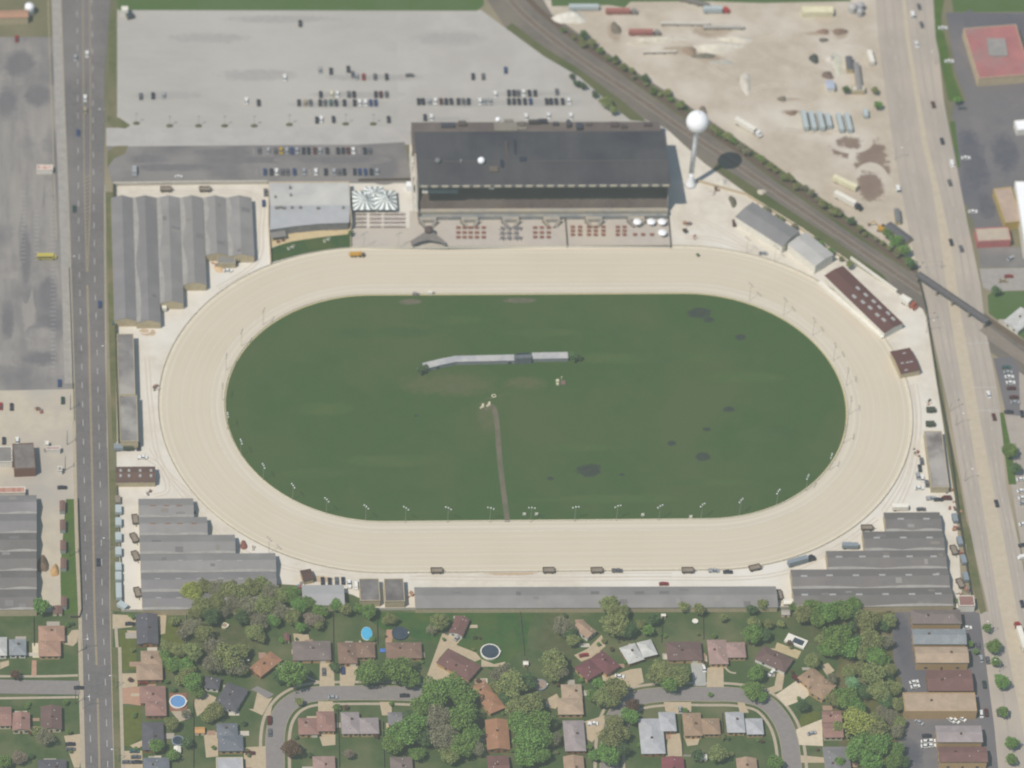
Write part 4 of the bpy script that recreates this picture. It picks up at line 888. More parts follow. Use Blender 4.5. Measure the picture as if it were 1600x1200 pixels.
def tblock(xs, ys, key, mk, what, where, group, sc=(1.15, 1.1, 1)):
    for j, py in enumerate(ys):
        for i, px in enumerate(xs):
            x, y = G(px, py); rn = RW[j] if len(ys) == 3 else (['row nearest the tent', 'second row from tent', 'third row from tent', 'row nearest the track'][j] if len(ys) == 4 else '')
            l = f'{what} in {rn+" row" if len(ys) == 3 else rn}, {nth(i, len(xs))}, {where}' if len(ys) > 1 else f'{what} {nth(i, len(xs))} {where}'
            place(key, mk, x, y, 0, l, group, sc)
mkr = lambda: mk_table('picnic_table', 'red picnic table', m_rw, m_rw)
tblock([716,725.5,735,745,755.5], [356.5,364.2,371.5], 'red', mkr, 'red picnic table', 'block right of fan canopy', 'red picnic tables')
tblock([836,846.3,857], [356.5,364.2,371.2], 'red', mkr, 'red picnic table', 'block right of the grey tables', 'red picnic tables')
tblock([894.7,906], [355.5,361.5,367.5], 'red', mkr, 'red picnic table', 'narrow block beside plaza divider', 'red picnic tables')
tblock([920,930.5,942.5], [355.5,361.5,367.5], 'red', mkr, 'red picnic table', 'block below fifth staircase', 'red picnic tables')
tblock([965,975.5], [355.5,361.5,367.5], 'red', mkr, 'red picnic table', 'pair block left of white parasols', 'red picnic tables')
tblock([992,1004.5,1018.5], [367.3], 'red', mkr, 'red picnic table', 'of the single row below the white parasols', 'red picnic tables')
def mkg():
    t = thing('round_table', (0, 0, 0), 'x', 'table'); MB().lathe(0, 0, [(.95, .7), (.95, .76)], 14).build('tabletop', m_gw, t); MB().tube((0, 0, 0), (0, 0, .7), .08, n=6).build('pedestal', m_gw, t)
    for a in range(4): q = a*pi/2+.4; MB().box(1.25*cos(q), 1.25*sin(q), .1, .48, .5, .45, q).build('seat', m_gw, t)
    return t
tblock([785,795.5,806.5], [358,365.5,373], 'grey', mkg, 'grey round table', 'dark table block mid plaza', 'grey round tables', (1.2,1.2,1))
for i, (px, py) in enumerate([(812.5,358),(812.5,373),(789,345),(809,345)]):
    x, y = G(px, py); place('grey', mkg, x, y, 0, ['grey round table at the upper right corner of the grey block', 'grey round table at the lower right corner of the grey block', 'grey round table close below the middle staircase, left', 'grey round table close below the middle staircase, right'][i], 'grey round tables', (1.1,1.1,1))
def mkw():
    t = thing('parasol', (0, 0, 0), 'x', 'parasol'); MB().lathe(0, 0, [(2.25, 2.5), (2.15, 2.75), (1.2, 3.2), (.1, 3.5)], 18).build('canopy', m_wht, t, smooth=False); MB().tube((0, 0, 0), (0, 0, 3), .07, n=6).build('pole', m_pole, t); return t
for (px, py), l in zip([(995.4,351.5),(1017,351.5),(1034,351.5),(1034.5,368.5)], ['leftmost large white parasol on the plaza', 'middle large white parasol of the upper three', 'large white parasol at the upper right plaza corner', 'large white parasol standing alone below the others']):
    x, y = G(px, py); place('par', mkw, x, y, 0, l, 'large white parasols')
mkb = lambda: mk_table('picnic_table', 'x', m_ww, m_bw)
for nm, xs in (('left group', (845,865,885,905)), ('middle group', (958,982,1007,1032)), ('right group', (1075,1100,1125,1150,1175,1200,1228))):
    tblock([400+x/5.333 for x in xs], [250+y/5.333 for y in (452,487,520,556)], 'wt', mkb, 'white topped table', nm, 'white topped tables below the striped tent', (1.0,1.1,1))
for px in (405/5.333, 485/5.333, 590/5.333, 660/5.333):
    x, y = G(400+px, 250+578/5.333); place('brn', lambda: mk_table('picnic_table', 'x', m_bw, m_bw), x, y, 0, 'brown picnic table on the tan clubhouse terrace, '+{0:'leftmost',1:'second from left',2:'third from left',3:'rightmost'}[[405,485,590,660].index(round(px*5.333))], 'brown picnic tables')
for i, px in enumerate((185, 225)):
    x, y = G(400+px/5.333, 250+(685-12*i)/5.333); place('brn', None, x, y, .1, ['brown picnic table left of the pair below the grey canopy', 'brown picnic table right of the pair below the grey canopy'][i], 'brown picnic tables')
# ---- fences and rails
def fence(pts, label, h=1.6, step=3.0, m=None, name='fence', panel=True, closed=False, thin=.08, world=False, cat='fence', rails=(1.0,), gl=False, group=None):
    P = pts if world else GL(pts); m = m or mat('weathered_fence_wood', O(128,122,114), O(116,110,104), .5)
    c = P[len(P)//2]; t = thing(name, (c[0], c[1], 0), label, cat, group); pn = MB(); po = MB()
    seq = list(zip(P, P[1:]+P[:1])) if closed else list(zip(P, P[1:]))
    for a, b in seq:
        d = hypot(b[0]-a[0], b[1]-a[1]); an = atan2(b[1]-a[1], b[0]-a[0])
        if d < .05: continue
        if panel: pn.box((a[0]+b[0])/2, (a[1]+b[1])/2, .08, h, d, thin, an)
        else:
            for rz in rails: pn.box((a[0]+b[0])/2, (a[1]+b[1])/2, h*rz-.12, h*rz, d+.04, thin, an)
        k = max(1, int(d/step)) if not closed or d > step else 1
        for i in range(k): po.box(a[0]+(b[0]-a[0])*i/k, a[1]+(b[1]-a[1])*i/k, 0, h+.06, .14, .14, an)
    pn.build('panel' if panel else 'rail', m, t)
    o = po.build('posts', m, t); o['kind'] = 'stuff'
    return t
m_rw_ = mat('white_rail', O(232,228,216)); m_rd = mat('dark_hedge_rail', O(192,185,170), O(180,173,160), .5)
fence(oval(-.4, 48), 'low pale inside running rail around the infield', .9, 3, m_rw_, 'inner_rail', False, True, .12, True, 'rail', (1.0, .6))
fence(oval(32.4, 48), 'outer running rail around the racetrack', 1.0, 3, m_rd, 'outer_rail', False, True, .12, True, 'rail', (1.0, .55))
m_con = mat('pale_concrete_wall', O(206,200,188), O(190,186,176), .4)
fence([(177,290),(300,288),(418,287)], 'pale corrugated fence along the top of the north west barns', 2.2, 2.5, m_con, thin=.8)
fence([(178,292),(178,400),(181,520),(186,700)], 'dark hedge covered fence between west road and stables', 2.2, 3, mat('hedge_fence', O(104,106,92), O(86,92,80), .5), thin=1.0)
fence([(182,760),(187,860),(192,950)], 'wire fence behind the row of blue trailers', 2, 3)
fence([(420,287),(419.5,350),(423,413)], 'tan fence on the left side of the clubhouse', 2.0, 3, MATS['tan_trim'], thin=.35)
fence([(547,355),(548,388)], 'short tan fence between clubhouse lawn and plaza', 1.6, 3, MATS['tan_trim'], thin=.3)
fence([(549,388),(700,388.5),(860,387),(1047,388)], 'straight plaza fence along the home stretch', 1.2, 2.5, m_rw_, thin=.2)
fence([(882,335),(886,388)], 'dark divider fence crossing the plaza between table blocks', 1.8, 2, mat('dark_rail', O(110,112,114)))
fence([(1043,330),(1048,388)], 'dark fence closing the right end of the plaza', 1.8, 2, MATS['dark_rail'])
fence([(1436,440),(1446,480),(1464,600),(1484,700),(1497,800),(1512,900),(1521,948)], 'long dark fence along the east boundary beside the road', 2, 3, mat('dark_fence', O(110,112,104), O(96,100,96), .5), thin=.3)
fence([(560,283.5),(646,282)], 'dark fence behind the striped tent', 2, 3)
fence([(190,956),(440,955),(640,953),(900,953),(1240,951)], 'pale concrete block wall between the stables and back gardens', 1.8, 3, m_con, thin=.3)
fence([(1090,284),(1165,305),(1255,362),(1322,409)], 'tan fence between the workshops and the railway', 1.6, 3, MATS['tan_trim'], thin=.3)
fence([(107,420),(112,560),(113,608)], 'chain link fence between west car park and pavement', 1.6, 3, m_con)
fence([(121,780),(124,860),(127,955),(124,966),(110,966)], 'dark fence between small brown sheds and the west road', 1.8, 3, mat('dark_fence', O(110,112,104)))
for pts, l in (([(290,962),(290,1008)], 'pale garden fence right of the dark roofed house lawn'), ([(302,1095),(302,1200)], 'dark garden fence beside the round blue pool'), ([(520,955),(521,1040)], 'dark fence left of the house with the blue oval pool'),
               ([(588,958),(590,1008)], 'tan plank fence on the right of the blue oval pool'), ([(812,958),(819,1025)], 'thin fence across the open lawn below the long barn'), ([(822,1030),(824,1056)], 'short fence beside the white garden hut'),
               ([(1035,965),(1033,1005)], 'fence left of the dark brown house'), ([(1098,965),(1099,1000)], 'fence between dark brown and lilac roofed houses'), ([(1166,985),(1166,1030)], 'fence right of the lilac roofed house'),
               ([(527,1105),(530,1200)], 'fence between the red brown and grey lilac roofed houses'), ([(598,1128),(600,1200)], 'fence below the grey lilac roofed house'), ([(52,965),(53,1010)], 'dark fence left of the salmon roofed house'), ([(1063,1125),(1066,1182)], 'fence between large grey and brown roofed houses'),
               ([(1068,1182),(1100,1183)], 'pale fence beside the red roofed house'), ([(1128,1115),(1130,1160)], 'fence left of the white grey roofed corner house'), ([(1400,955),(1384,958)], 'fence at the corner of the flats parking'), ([(180,958),(180,960)], 'stub fence by the gate')):
    fence(pts, l, 1.25, 2.5, m_con if 'pale' in l else mat('garden_fence_wood', O(142,134,124), O(128,122,114), .6))
# ---- small infield things
def simple(name, label, cat, px, py, parts, group=None, rz=0, m=None):
    x, y = G(px, py); t = thing(name, (x, y, 0), label, cat, group)
    for nm, dx, dy, z0, z1, lx, ly, mm in parts:
        X, Y = loc2w(x, y, rz, dx, dy); MB().box(X, Y, z0, z1, lx, ly, rz, .9).build(nm, mm, t)
    return t
m_crm = mat('cream_paint', O(232,226,196)); m_brs = mat('brown_sheet', O(142,124,116))
simple('equipment_stand', 'small cream and brown equipment stand in the right half of infield', 'equipment', 876, 598, [('cabinet', -1.6, .6, 0, 1.4, 1.6, 1.2, m_crm), ('box', -1.7, -1.4, 0, .9, 1.3, 1, m_crm), ('platform', 1.2, -.4, 0, .8, 2.6, 2.8, m_brs), ('post', .6, 2.4, 0, 2, .4, .4, m_crm)])
for px, py, l in ((754,636,'larger pale bale pile at the top of the dirt path'), (764,633,'smaller pale bale pile at the top of the dirt path')):
    simple('bale_pile', l, 'bales', px, py, [('bale', 0, 0, 0, .8, 1.3, 1, m_crm), ('bale', .3, 1.3, 0, .7, 1, 1, m_crm), ('bale', -.9, -.8, 0, .6, 1, .8, m_crm)])
x, y = G(771.5, 619.5); mb = MB(); mb.ring([(x+.7*cos(a*pi/8), y+.7*sin(a*pi/8)) for a in range(16)], [(x+1.15*cos(a*pi/8), y+1.15*sin(a*pi/8)) for a in range(16)], .5); tag(mb.build('pale_ring', m_crm), 'pale ring lying above the end of the dirt path', 'ring')
for px, py, l in ((819,806,'left white marker board beside the lower end of dirt path'), (838,806,'right white marker board beside the lower end of dirt path'), (1004,807,'tall white marker on the near straight grass'), (1079,810,'small white marker near the east end of the near straight')):
    simple('marker_board', l, 'marker', px, py, [('board', 0, 0, .5, 2.2, 1.6, .3, m_white), ('post', 0, .1, 0, .6, .2, .2, m_white)])
for px, py, l in ((451,389,'white letter shaped flower bed edging on the left of clubhouse lawn'), (457,386,'second white edging beside it, left part of clubhouse lawn'), (507,377,'white edging on the right part of clubhouse lawn'), (513,374,'white edging furthest right on clubhouse lawn')):
    simple('flower_bed', l, 'flower bed', px, py, [('edging', 0, -.6, 0, .4, 1.3, .35, m_white), ('edging', -.4, .4, 0, .4, .35, 1.3, m_white), ('edging', .7, .9, 0, .4, .8, .35, m_white)])
for px, py, l in ((672,459.5,'white stand beside far straight inside rail'), (648,461,'small grey box beside far straight inside rail')):
    simple('rail_stand', l, 'stand', px, py, [('box', 0, 0, 0, 1.8, 2.4, 1.4, m_white if 'white' in l else m_lampd), ('step', 1.9, .2, 0, .9, 1.2, 1.1, m_lampd)])
# ================================================================== VEHICLES
def paint(nm, c): return mat('car_paint_'+nm, c, tuple(v*.93 for v in c), 2, rough=.4, spec=.5, co='obj')
CARC = dict(white=(238,238,236), black=(84,88,95), grey=(120,122,126), silver=(172,176,180), blue=(84,100,136), red=(158,84,84), maroon=(112,78,82), tan=(176,164,142), green=(78,98,92), teal=(96,124,124), yellow=(196,166,72), cream=(226,222,196))
m_tyre = mat('tyre_rubber', (.02, .02, .02), co='obj'); m_cg = mat('vehicle_glass', (.035, .04, .05), co='obj', rough=.12, spec=.6)
m_hl = mat('headlight_lens', (.6, .6, .58), co='obj', rough=.2)
def mk_car(col, kind):
    t = thing({'car': 'parked_car', 'van': 'van', 'pickup': 'pickup_truck'}[kind], (0, 0, 0), 'x', {'car': 'car', 'van': 'van', 'pickup': 'pickup truck'}[kind])
    m = paint(col, O(*CARC[col])); L_, Wd = (4.7, 1.85) if kind == 'car' else (5.4, 2.0)
    b = MB(); b.box(0, 0, .28, .88, L_, Wd, 0, .93, .965)
    if kind == 'car':
        g_ = MB(); g_.box(-.25, 0, .88, 1.38, 2.75, Wd*.9, 0, .78, .62); rf = MB(); rf.box(-.25, 0, 1.38, 1.44, 1.72, Wd*.71, 0, .95)
    elif kind == 'van':
        g_ = MB(); g_.box(.35, 0, .88, 1.75, 4.3, Wd*.93, 0, .86, .8); rf = MB(); rf.box(.35-.35, 0, 1.2, 1.95, 3.9, Wd*.94, 0, .86, .92)
    else:
        g_ = MB(); g_.box(.55, 0, .88, 1.6, 2.1, Wd*.9, 0, .8, .68); rf = MB(); rf.box(.55, 0, 1.6, 1.67, 1.45, Wd*.74, 0, .95)
        for s in (-1, 1): b.box(-1.65, s*(Wd/2-.1), .86, 1.2, 1.9, .12)
        b.box(-2.55, 0, .86, 1.2, .12, Wd*.9)
    b.build('body', m, t); g_.build('windows', m_cg, t); rf.build('roof', m, t)
    for sx in (-1, 1):
        for sy in (-1, 1): MB().tube((sx*L_*.31, sy*(Wd/2-.16), .33), (sx*L_*.31, sy*(Wd/2+.02), .33), .33, n=10).build('wheel', m_tyre, t)
    for sy in (-1, 1): MB().box(L_/2-.06, sy*Wd*.34, .6, .76, .1, .36).build('headlight', m_hl, t)
    return t
def car(px, py, col, label, rz=pi/2, kind='car', group=None, sc=1.0):
    x, y = G(px, py)
    t = place((col, kind), lambda: mk_car(col, kind), x, y, rz, label, group, (sc, sc, sc)); t.location.z = .12
    return t
random.seed(11)
CN = dict(black='dark', grey='grey', silver='silver', white='white', blue='blue', red='red', maroon='maroon', tan='tan', green='dark green', teal='teal', yellow='yellow', cream='cream')
def car_row(items, y, where, group):
    items = sorted(items); n = len(items)
    for i, it in enumerate(items):
        px, col = it[0], it[1]; yy = y+(it[2] if len(it) > 2 else 0); k = it[3] if len(it) > 3 else 'car'
        car(px, yy, col, f'{CN[col]} {"car" if k == "car" else k}, {nth(i, n)}, {where}', pi/2+random.choice((0, pi))+random.uniform(-.04, .04), k, group)
gN = 'cars in the north car park'
car_row([(404,'black'),(467,'black'),(485,'grey'),(500,'black'),(508,'grey'),(517,'teal'),(525,'black'),(538,'black'),(554,'black'),(562,'white'),(571,'white'),(579,'blue'),(587,'blue'),(477,'tan')], 162, 'longest row of north car park', gN)
car_row([(501,'black'),(518,'cream'),(527,'white'),(545,'grey'),(553,'black'),(587,'black'),(595,'maroon'),(604,'grey')], 149, 'row behind the longest north car park row', gN)
car_row([(500,'silver',-11),(517,'black',-9),(544,'black',-12),(551,'grey',-4),(557,'silver',-1),(568,'red'),(586,'grey'),(604,'black')], 121.5, 'highest row of the north car park', gN)
car_row([(495,'black',1),(502,'white'),(521,'black'),(607,'black')], 188, 'scattered bottom row of north car park', gN)
car_row([(654,'black'),(661,'black'),(671,'silver'),(680,'white'),(689,'maroon'),(697,'black'),(705,'black'),(716,'black'),(724,'grey'),(732,'black'),(750,'white'),(757,'silver'),(766,'silver')], 160, 'row behind the grandstand, left part', gN)
car_row([(739,'black'),(755,'grey'),(790,'blue',-10)], 121, 'loose upper cars behind the grandstand', gN)
car_row([(795,'black'),(803,'black'),(811,'black'),(820,'black'),(829,'blue'),(854,'black'),(861,'black'),(869,'black'),(879,'black'),(889,'white')], 160, 'row behind the grandstand, right part', gN)
car_row([(774,'white',2),(795,'black'),(803,'black'),(810,'grey'),(818,'white'),(827,'black'),(836,'black'),(870,'grey',-2)], 147, 'upper row at right behind the grandstand', gN)
car_row([(664,'black'),(674,'white'),(822,'white',-1),(857,'white',-2),(892,'white',-2)], 185, 'beside the grandstand rear wall', gN)
for px, py, c, l in ((220,152,'grey','grey car leftmost of three parked far apart in north lot'),(239,151,'black','dark car in the middle of three parked far apart'),(256,150,'silver','pale car rightmost of three parked far apart'),(385,159,'white','lone white car in the left half of north lot'),(445,123,'white','lone white car above the long row in north lot'),(469,38,'black','lone dark car far up in the north lot'),(905,133,'black','dark car beside the railway verge in north lot'),(896,122,'grey','grey car touching the railway verge, north lot'),(928,148,'grey','grey car lowest beside the railway verge')):
    car(px, py, c, l, pi/2, 'car', gN)
car(640, 119, 'grey', 'grey car parked sideways alone in the north lot', 0, 'car', gN)
gM = 'cars in the middle car park'
car_row([(405,'grey'),(419,'silver'),(430,'grey'),(439,'yellow'),(448,'silver'),(456,'blue'),(464,'silver'),(474,'black'),(482,'black'),(492,'maroon'),(500,'silver'),(511,'black'),(528,'black'),(536,'black'),(544,'maroon'),(552,'white'),(570,'black'),(578,'grey')], 237, 'upper row of middle car park', gM)
car_row([(414,'blue'),(424,'black'),(432,'white'),(441,'grey'),(460,'blue'),(475,'silver'),(493.5,'white'),(509,'black'),(522,'silver'),(530,'grey'),(538,'black'),(554,'black'),(562,'blue'),(571,'blue'),(580,'black'),(589,'silver'),(449,'grey')], 270, 'lower row of middle car park', gM)
car(210, 269, 'silver', 'silver van alone at the left of middle car park', pi/2, 'van', None, 1.3)
car(279, 277, 'white', 'small white car alone near the tan stable fence', 0, 'car', None, .8)
gW = 'vehicles on the west road'
for px, py, c, l in ((118,92,'silver','silver car highest on the west road, left lane'),(136,86,'white','white car highest on west road, middle lane'),(133,155,'white','white car on the upper west road turning lane'),(133,174,'tan','tan car just below the white one in the turning lane'),(122,209,'blue','blue car in the left lane of upper west road'),(116,328,'green','dark green car in left lane beside the worn car park'),(156,477,'blue','dark blue car in right lane beside the north west barns'),(153.5,880,'black','black car in the right lane beside the blue trailers')):
    car(px, py, c, l, pi/2 if px > 130 else -pi/2, 'car', gW)
gE = 'vehicles on the east road'
for px, py, c, l, k in ((1426,25,'white','white van highest on the east road','van'),(1436,12,'grey','grey car beside the highest white van','car'),(1432,71,'white','white car near the top of the east road','car'),(1440,40,'grey','grey car between the two top white vehicles','car'),(1458,165,'maroon','dark red car beside the store exit, east road','car'),(1472,222,'black','dark car on the east road beside the dark lot','car'),(1487,257,'white','white van beside the corner of the dark lot','van'),(1403,297,'white','white van on the left edge of east road','van'),(1486,380,'black','black car right of the median near the forecourt','car'),(1502,390,'grey','grey car just right of the black one near forecourt','car'),(1544.5,618,'white','white car between the two crossing stop lines','car'),(1553,653,'maroon','dark red car just below the white one, right lanes','car'),(1557,788,'black','black car alone on the lower east road','car'),(1597,945,'black','black car at right edge beside the long lorry','car'),(1484,287,'grey','grey car below the white van by dark lot','car')):
    car(px, py, c, l, pi/2+.1 if px > 1440 else -pi/2+.1, k, gE)
gS = 'vehicles inside the race grounds'
for px, py, c, l, k, rz in ((964,893,'grey','grey pickup between two wagons below the home stretch','pickup',0),(1115,893,'silver','silver pickup on the lower apron','pickup',0),(1137,895,'black','black car right of the silver pickup on lower apron','car',0),(1037,913.5,'red','red car parked against the long south barn','car',0),
    (222,716,'white','white pickup by the west gate beside brown roofed barn','pickup',0),(216,699,'black','dark pickup beside the trailers at the narrow barn','pickup',pi/2),(1434,745,'silver','silver car beside the tan office, upper','car',pi/2),(1441,749,'white','white car beside the tan office corner','car',pi/2),(1436,764,'white','white car below the tan office, left','car',0),(1448,757,'grey','grey car against the tan office wall','car',pi/2),(1437,733,'black','dark car beside the tan office wall, middle','car',pi/2),(1440,722,'grey','grey car topmost beside the tan office','car',pi/2),
    (1455,780,'silver','silver pickup at the foot of the tan office','pickup',0),(1466,782,'black','black car beside the silver pickup','car',0),(1479,780,'maroon','maroon van by the clutter near the east fence','van',0),(1439,797,'grey','grey car on the north side of the shortest south east barn','car',0),
    (504,909,'black','dark car leftmost north of the pale metal shed','car',pi/2),(515,910,'black','dark car second from left north of the pale metal shed','car',pi/2),(526,909,'grey','grey car third from left north of the pale metal shed','car',pi/2),(536,909,'black','dark car rightmost touching the pale metal shed','car',pi/2),(545.5,914,'white','white pickup left of the pair beside pale shed','pickup',pi/2),(556,916,'white','white van right of the pair beside pale shed','van',pi/2),
    (182,506,'teal','teal car at the lower left corner of north west barns','car',0),(1192,397,'silver','silver car below the white workshop','car',0),(1147,350,'maroon','maroon car at the left end of the white workshop','car',pi/2),(373,409,'black','dark pickup in the clutter below short barns','pickup',.4),(356,424,'white','white car beside the clutter below short barns','car',0),(415,302,'grey','grey pickup between barns and clubhouse, upper','pickup',pi/2),(412,319,'blue','blue car between barns and clubhouse, lower','car',pi/2)):
    car(px, py, c, l, rz, k, gS)
gR = 'cars in the residential streets'
for px, py, c, l, k, rz in ((421,1127,'maroon','maroon van parked on the bend of the left loop street','van',pi/2),(422,1146,'grey','grey car behind the maroon van on the loop street','car',pi/2),(506,1051,'grey','grey car on the driveway of the grey roofed house','car',pi/2),(536,1049,'blue','blue car on the driveway left of the brown roofed house','car',pi/2),(520,1091,'silver','silver car parked across the street from twin driveways','car',0),(391,1178,'maroon','maroon car beside the slate roofed house at bottom left','car',0),
    (632,1088,'black','black car on the street beside large green trees','car',0),(583,1075,'grey','grey car under the twin round green trees','car',0),(912,1025,'red','red sports car on the back slab of the red roofed house','car',.2),(968,1058,'white','white car on the driveway of the red roofed house','car',-.2),(1100,1046,'white','white car on the driveway of the dark brown house','car',pi/2),(926,1132,'white','white pickup beside the grey brown roofed house','pickup',0),(715,998,'silver','silver car at the door of the angled brown garage','car',.8),
    (1206,1052,'white','white car beside the angled dark brown house','car',.9),(1244,1062,'maroon','maroon van at the orange roofed house driveway','van',-.9),(110,1164,'black','black car at the end of driveway left of west road, upper','car',0),(110,1172,'grey','grey car at the end of driveway left of west road, lower','car',0),(123,1076,'black','black car waiting at the mouth of the western side street','car',0),(203,976,'black','dark car before the dark roofed house by the race grounds','car',0),(224,1068,'red','red car between the tan and the red brown roofed houses','car',0),
    (210,1175,'teal','teal car on the lower driveway east of west road, upper','car',0),(212,1184,'grey','grey car on the lower driveway, second','car',0),(198,1192,'grey','grey car on the lower driveway beside the white lamp','car',0),(214,1192,'black','black car on the lower driveway, right','car',0),(1268,1147,'silver','silver car on the fan driveway of the red brown house','car',.3),(97,763,'black','black car parked on the gravel yard west of the road','car',0),(1063,1111,'silver','silver car between large grey and brown roofed houses','car',pi/2)):
    car(px, py, c, l, rz, k, gR)
gF = 'cars around the flats'
for px, py, c, l, k, rz in ((1381,1007,'black','dark car left side of the flats lot, upper','car',0),(1383,1013,'blue','dark blue car left side of the flats lot, second','car',0),(1428,1067,'white','white car beside the maroon roofed flats, upper','car',.2),(1430,1074,'white','white car beside the maroon roofed flats, lower','car',.2),(1511,982,'white','white car beside the pale green roofed flats','car',0),(1528,1010,'grey','grey car in the strip east of the flats, top','car',pi/2),(1533,1031,'silver','silver car in the strip east of flats, beside tan roof','car',pi/2),(1543,1033,'grey','grey car right of the silver one, flats strip','car',pi/2),(1538,1071,'green','dark green car in the strip east of maroon flats','car',pi/2),
    (1436,1130,'silver','silver car alone below the long tan flats','car',-.7),(1486,1126,'white','white car leftmost of the slanted three below tan flats','car',-.8),(1493,1127,'white','white car middle of the slanted three below tan flats','car',-.8),(1503,1124,'white','white car rightmost of the slanted three','car',-.8),(1446,1160,'white','white car left upper of four by the lilac flats','car',0),(1446,1167,'white','white car left lower of four by the lilac flats','car',0),(1455,1159,'white','white car right upper of four by the lilac flats','car',0),(1455,1166,'white','white car right lower of four by the lilac flats','car',0),(1408,1155,'grey','grey car under trees left of the flats lot','car',0),(1533,1117,'white','white car at the right end of the long tan flats','car',pi/2),(1541,1115,'maroon','maroon car right of it by the long tan flats','car',pi/2),(1560,1115,'grey','grey car near the young tree, lower flats strip','car',pi/2),(1448,1151,'black','dark car behind the four white ones','car',0)):
    car(px, py, c, l, rz, k, gF)
gO = 'cars east of the east road'
for px, py, c, l, k, rz in ((1576,433,'red','red car on the eastern side street','car',0),(1567,440,'tan','tan car on the eastern side street corner','car',0),(1572,575,'teal','teal car first in the small east lot','car',0),(1575,583,'silver','silver car second in the small east lot','car',0),(1577,590,'white','white car third in the small east lot','car',0),(1579,599,'white','white car fourth in the small east lot','car',0),(1580,608,'maroon','maroon car fifth in the small east lot','car',0),(1584,622,'maroon','maroon car sixth in the small east lot','car',0),(1586,630,'silver','silver car seventh in the small east lot','car',0),(1576,645,'black','black car lowest left in the small east lot','car',0),(1597,648,'black','black car at the right edge by the small east lot','car',pi/2),
    (1595,750,'white','white car topmost in column at far right edge','car',.2),(1596,768,'white','white car second in column at far right edge','car',.2),(1598,779,'white','white car third in column at far right edge','car',.2),(1599,787,'silver','silver car fourth in column at far right edge','car',.2),(1599,820,'white','white car alone at far right edge','car',.2),(1598,872,'white','white van low at far right edge','van',.2),(1598,853,'black','black car low at far right edge','car',.2),
    (1473,45,'white','white car by the dark lot edge near red roofed store','car',0),(1483,97,'white','white car parked left of the red roofed store','car',0),(1509,248,'white','white car at the lower left corner of dark lot','car',0),(1520,332,'white','white car in the dark lot left of the canopy','car',0),(1535,384,'white','white car under the pink edged canopy front','car',0),(1579,405,'silver','silver car right of the forecourt','car',.7),(1503,170,'grey','grey car at the store lot exit','car',0),
    (1550,379,'black','black car at the canopy pumps, left','car',pi/2),(1556,379,'black','black car at the canopy pumps, middle','car',pi/2),(1566,379,'grey','grey car at the canopy pumps, right','car',pi/2)):
    car(px, py, c, l, rz, k, gO)
for px, py, c, l in ((18,637,'black','black car at the south end of worn car park'),(1,636,'red','red car at the left edge, south of worn car park'),(93,600,'blue','dark blue car at the lower right corner of worn car park'),(98,627,'green','dark green car by the west pavement'),(6,690,'black','black car behind the grey roofed shop'),(27,690,'white','white car behind the square roofed shop'),(26,62,'red','red car at the top left by the street corner')):
    car(px, py, c, l, pi/2, 'car', 'cars west of the west road')
# trailers, wagons, lorries
m_bt = mat('pale_blue_trailer', O(190,200,202), O(180,190,192), .6, co='obj'); m_wag = mat('wagon_load', O(160,152,140), O(142,134,124), 1.2, co='obj'); m_wagd = mat('wagon_side', O(118,112,108), co='obj'); m_bl2 = mat('blue_grey_trailer', O(150,160,168), co='obj')
def mk_trailer(m, L_, Wd, H, nm='trailer', cat='trailer', cab=None):
    t = thing(nm, (0, 0, 0), 'x', cat); MB().box(0, 0, .6, H, L_, Wd, 0, .97, .99).build('body', m, t)
    MB().box(0, 0, H, H+.08, L_*.96, Wd*.9).build('roof', m, t)
    for sx in (-.28, -.36) if L_ > 6 else (-.1, .1):
        for s in (-1, 1): MB().tube((sx*L_, s*(Wd/2-.25), .45), (sx*L_, s*(Wd/2), .45), .45, n=10).build('wheel', m_tyre, t)
    MB().box(L_/2+.5, 0, .5, .65, 1.2, .3).build('hitch', m_wagd, t)
    if cab is not None:
        MB().box(L_/2+1.9, 0, .6, 2.9, 2.2, Wd*.95, 0, .9).build('cab', cab, t); MB().box(L_/2+3.5, 0, .6, 1.7, 1.4, Wd*.85, 0, .9).build('bonnet', cab, t)
        MB().box(L_/2+2.75, 0, 1.9, 2.6, .6, Wd*.8).build('windscreen', m_cg, t)
        for sx in (L_/2+1.2, L_/2+3.6):
            for s in (-1, 1): MB().tube((sx, s*(Wd/2-.25), .45), (sx, s*Wd/2, .45), .45, n=10).build('wheel', m_tyre, t)
    return t
def mk_wagon():
    t = thing('wagon', (0, 0, 0), 'x', 'wagon'); MB().box(0, 0, .9, 1.25, 5.6, 2.5).build('bed', m_wag, t)
    for s in (-1, 1):
        MB().box(0, s*1.3, .8, 1.9, 5.8, .14).build('side_board', m_wagd, t); MB().box(s*2.85, 0, .8, 1.9, .14, 2.46).build('end_board', m_wagd, t)
    for sx in (-1.8, 1.8):
        for s in (-1, 1): MB().tube((sx, s*1.1, .5), (sx, s*1.35, .5), .5, n=10).build('wheel', m_tyre, t)
    MB().box(3.7, 0, .7, .85, 1.6, .2).build('drawbar', m_wagd, t); return t
def put(key, mk, px, py, rz, label, group=None, sc=None): x, y = G(px, py); t = place(key, mk, x, y, rz, label, group, sc); t.location.z = .1; return t
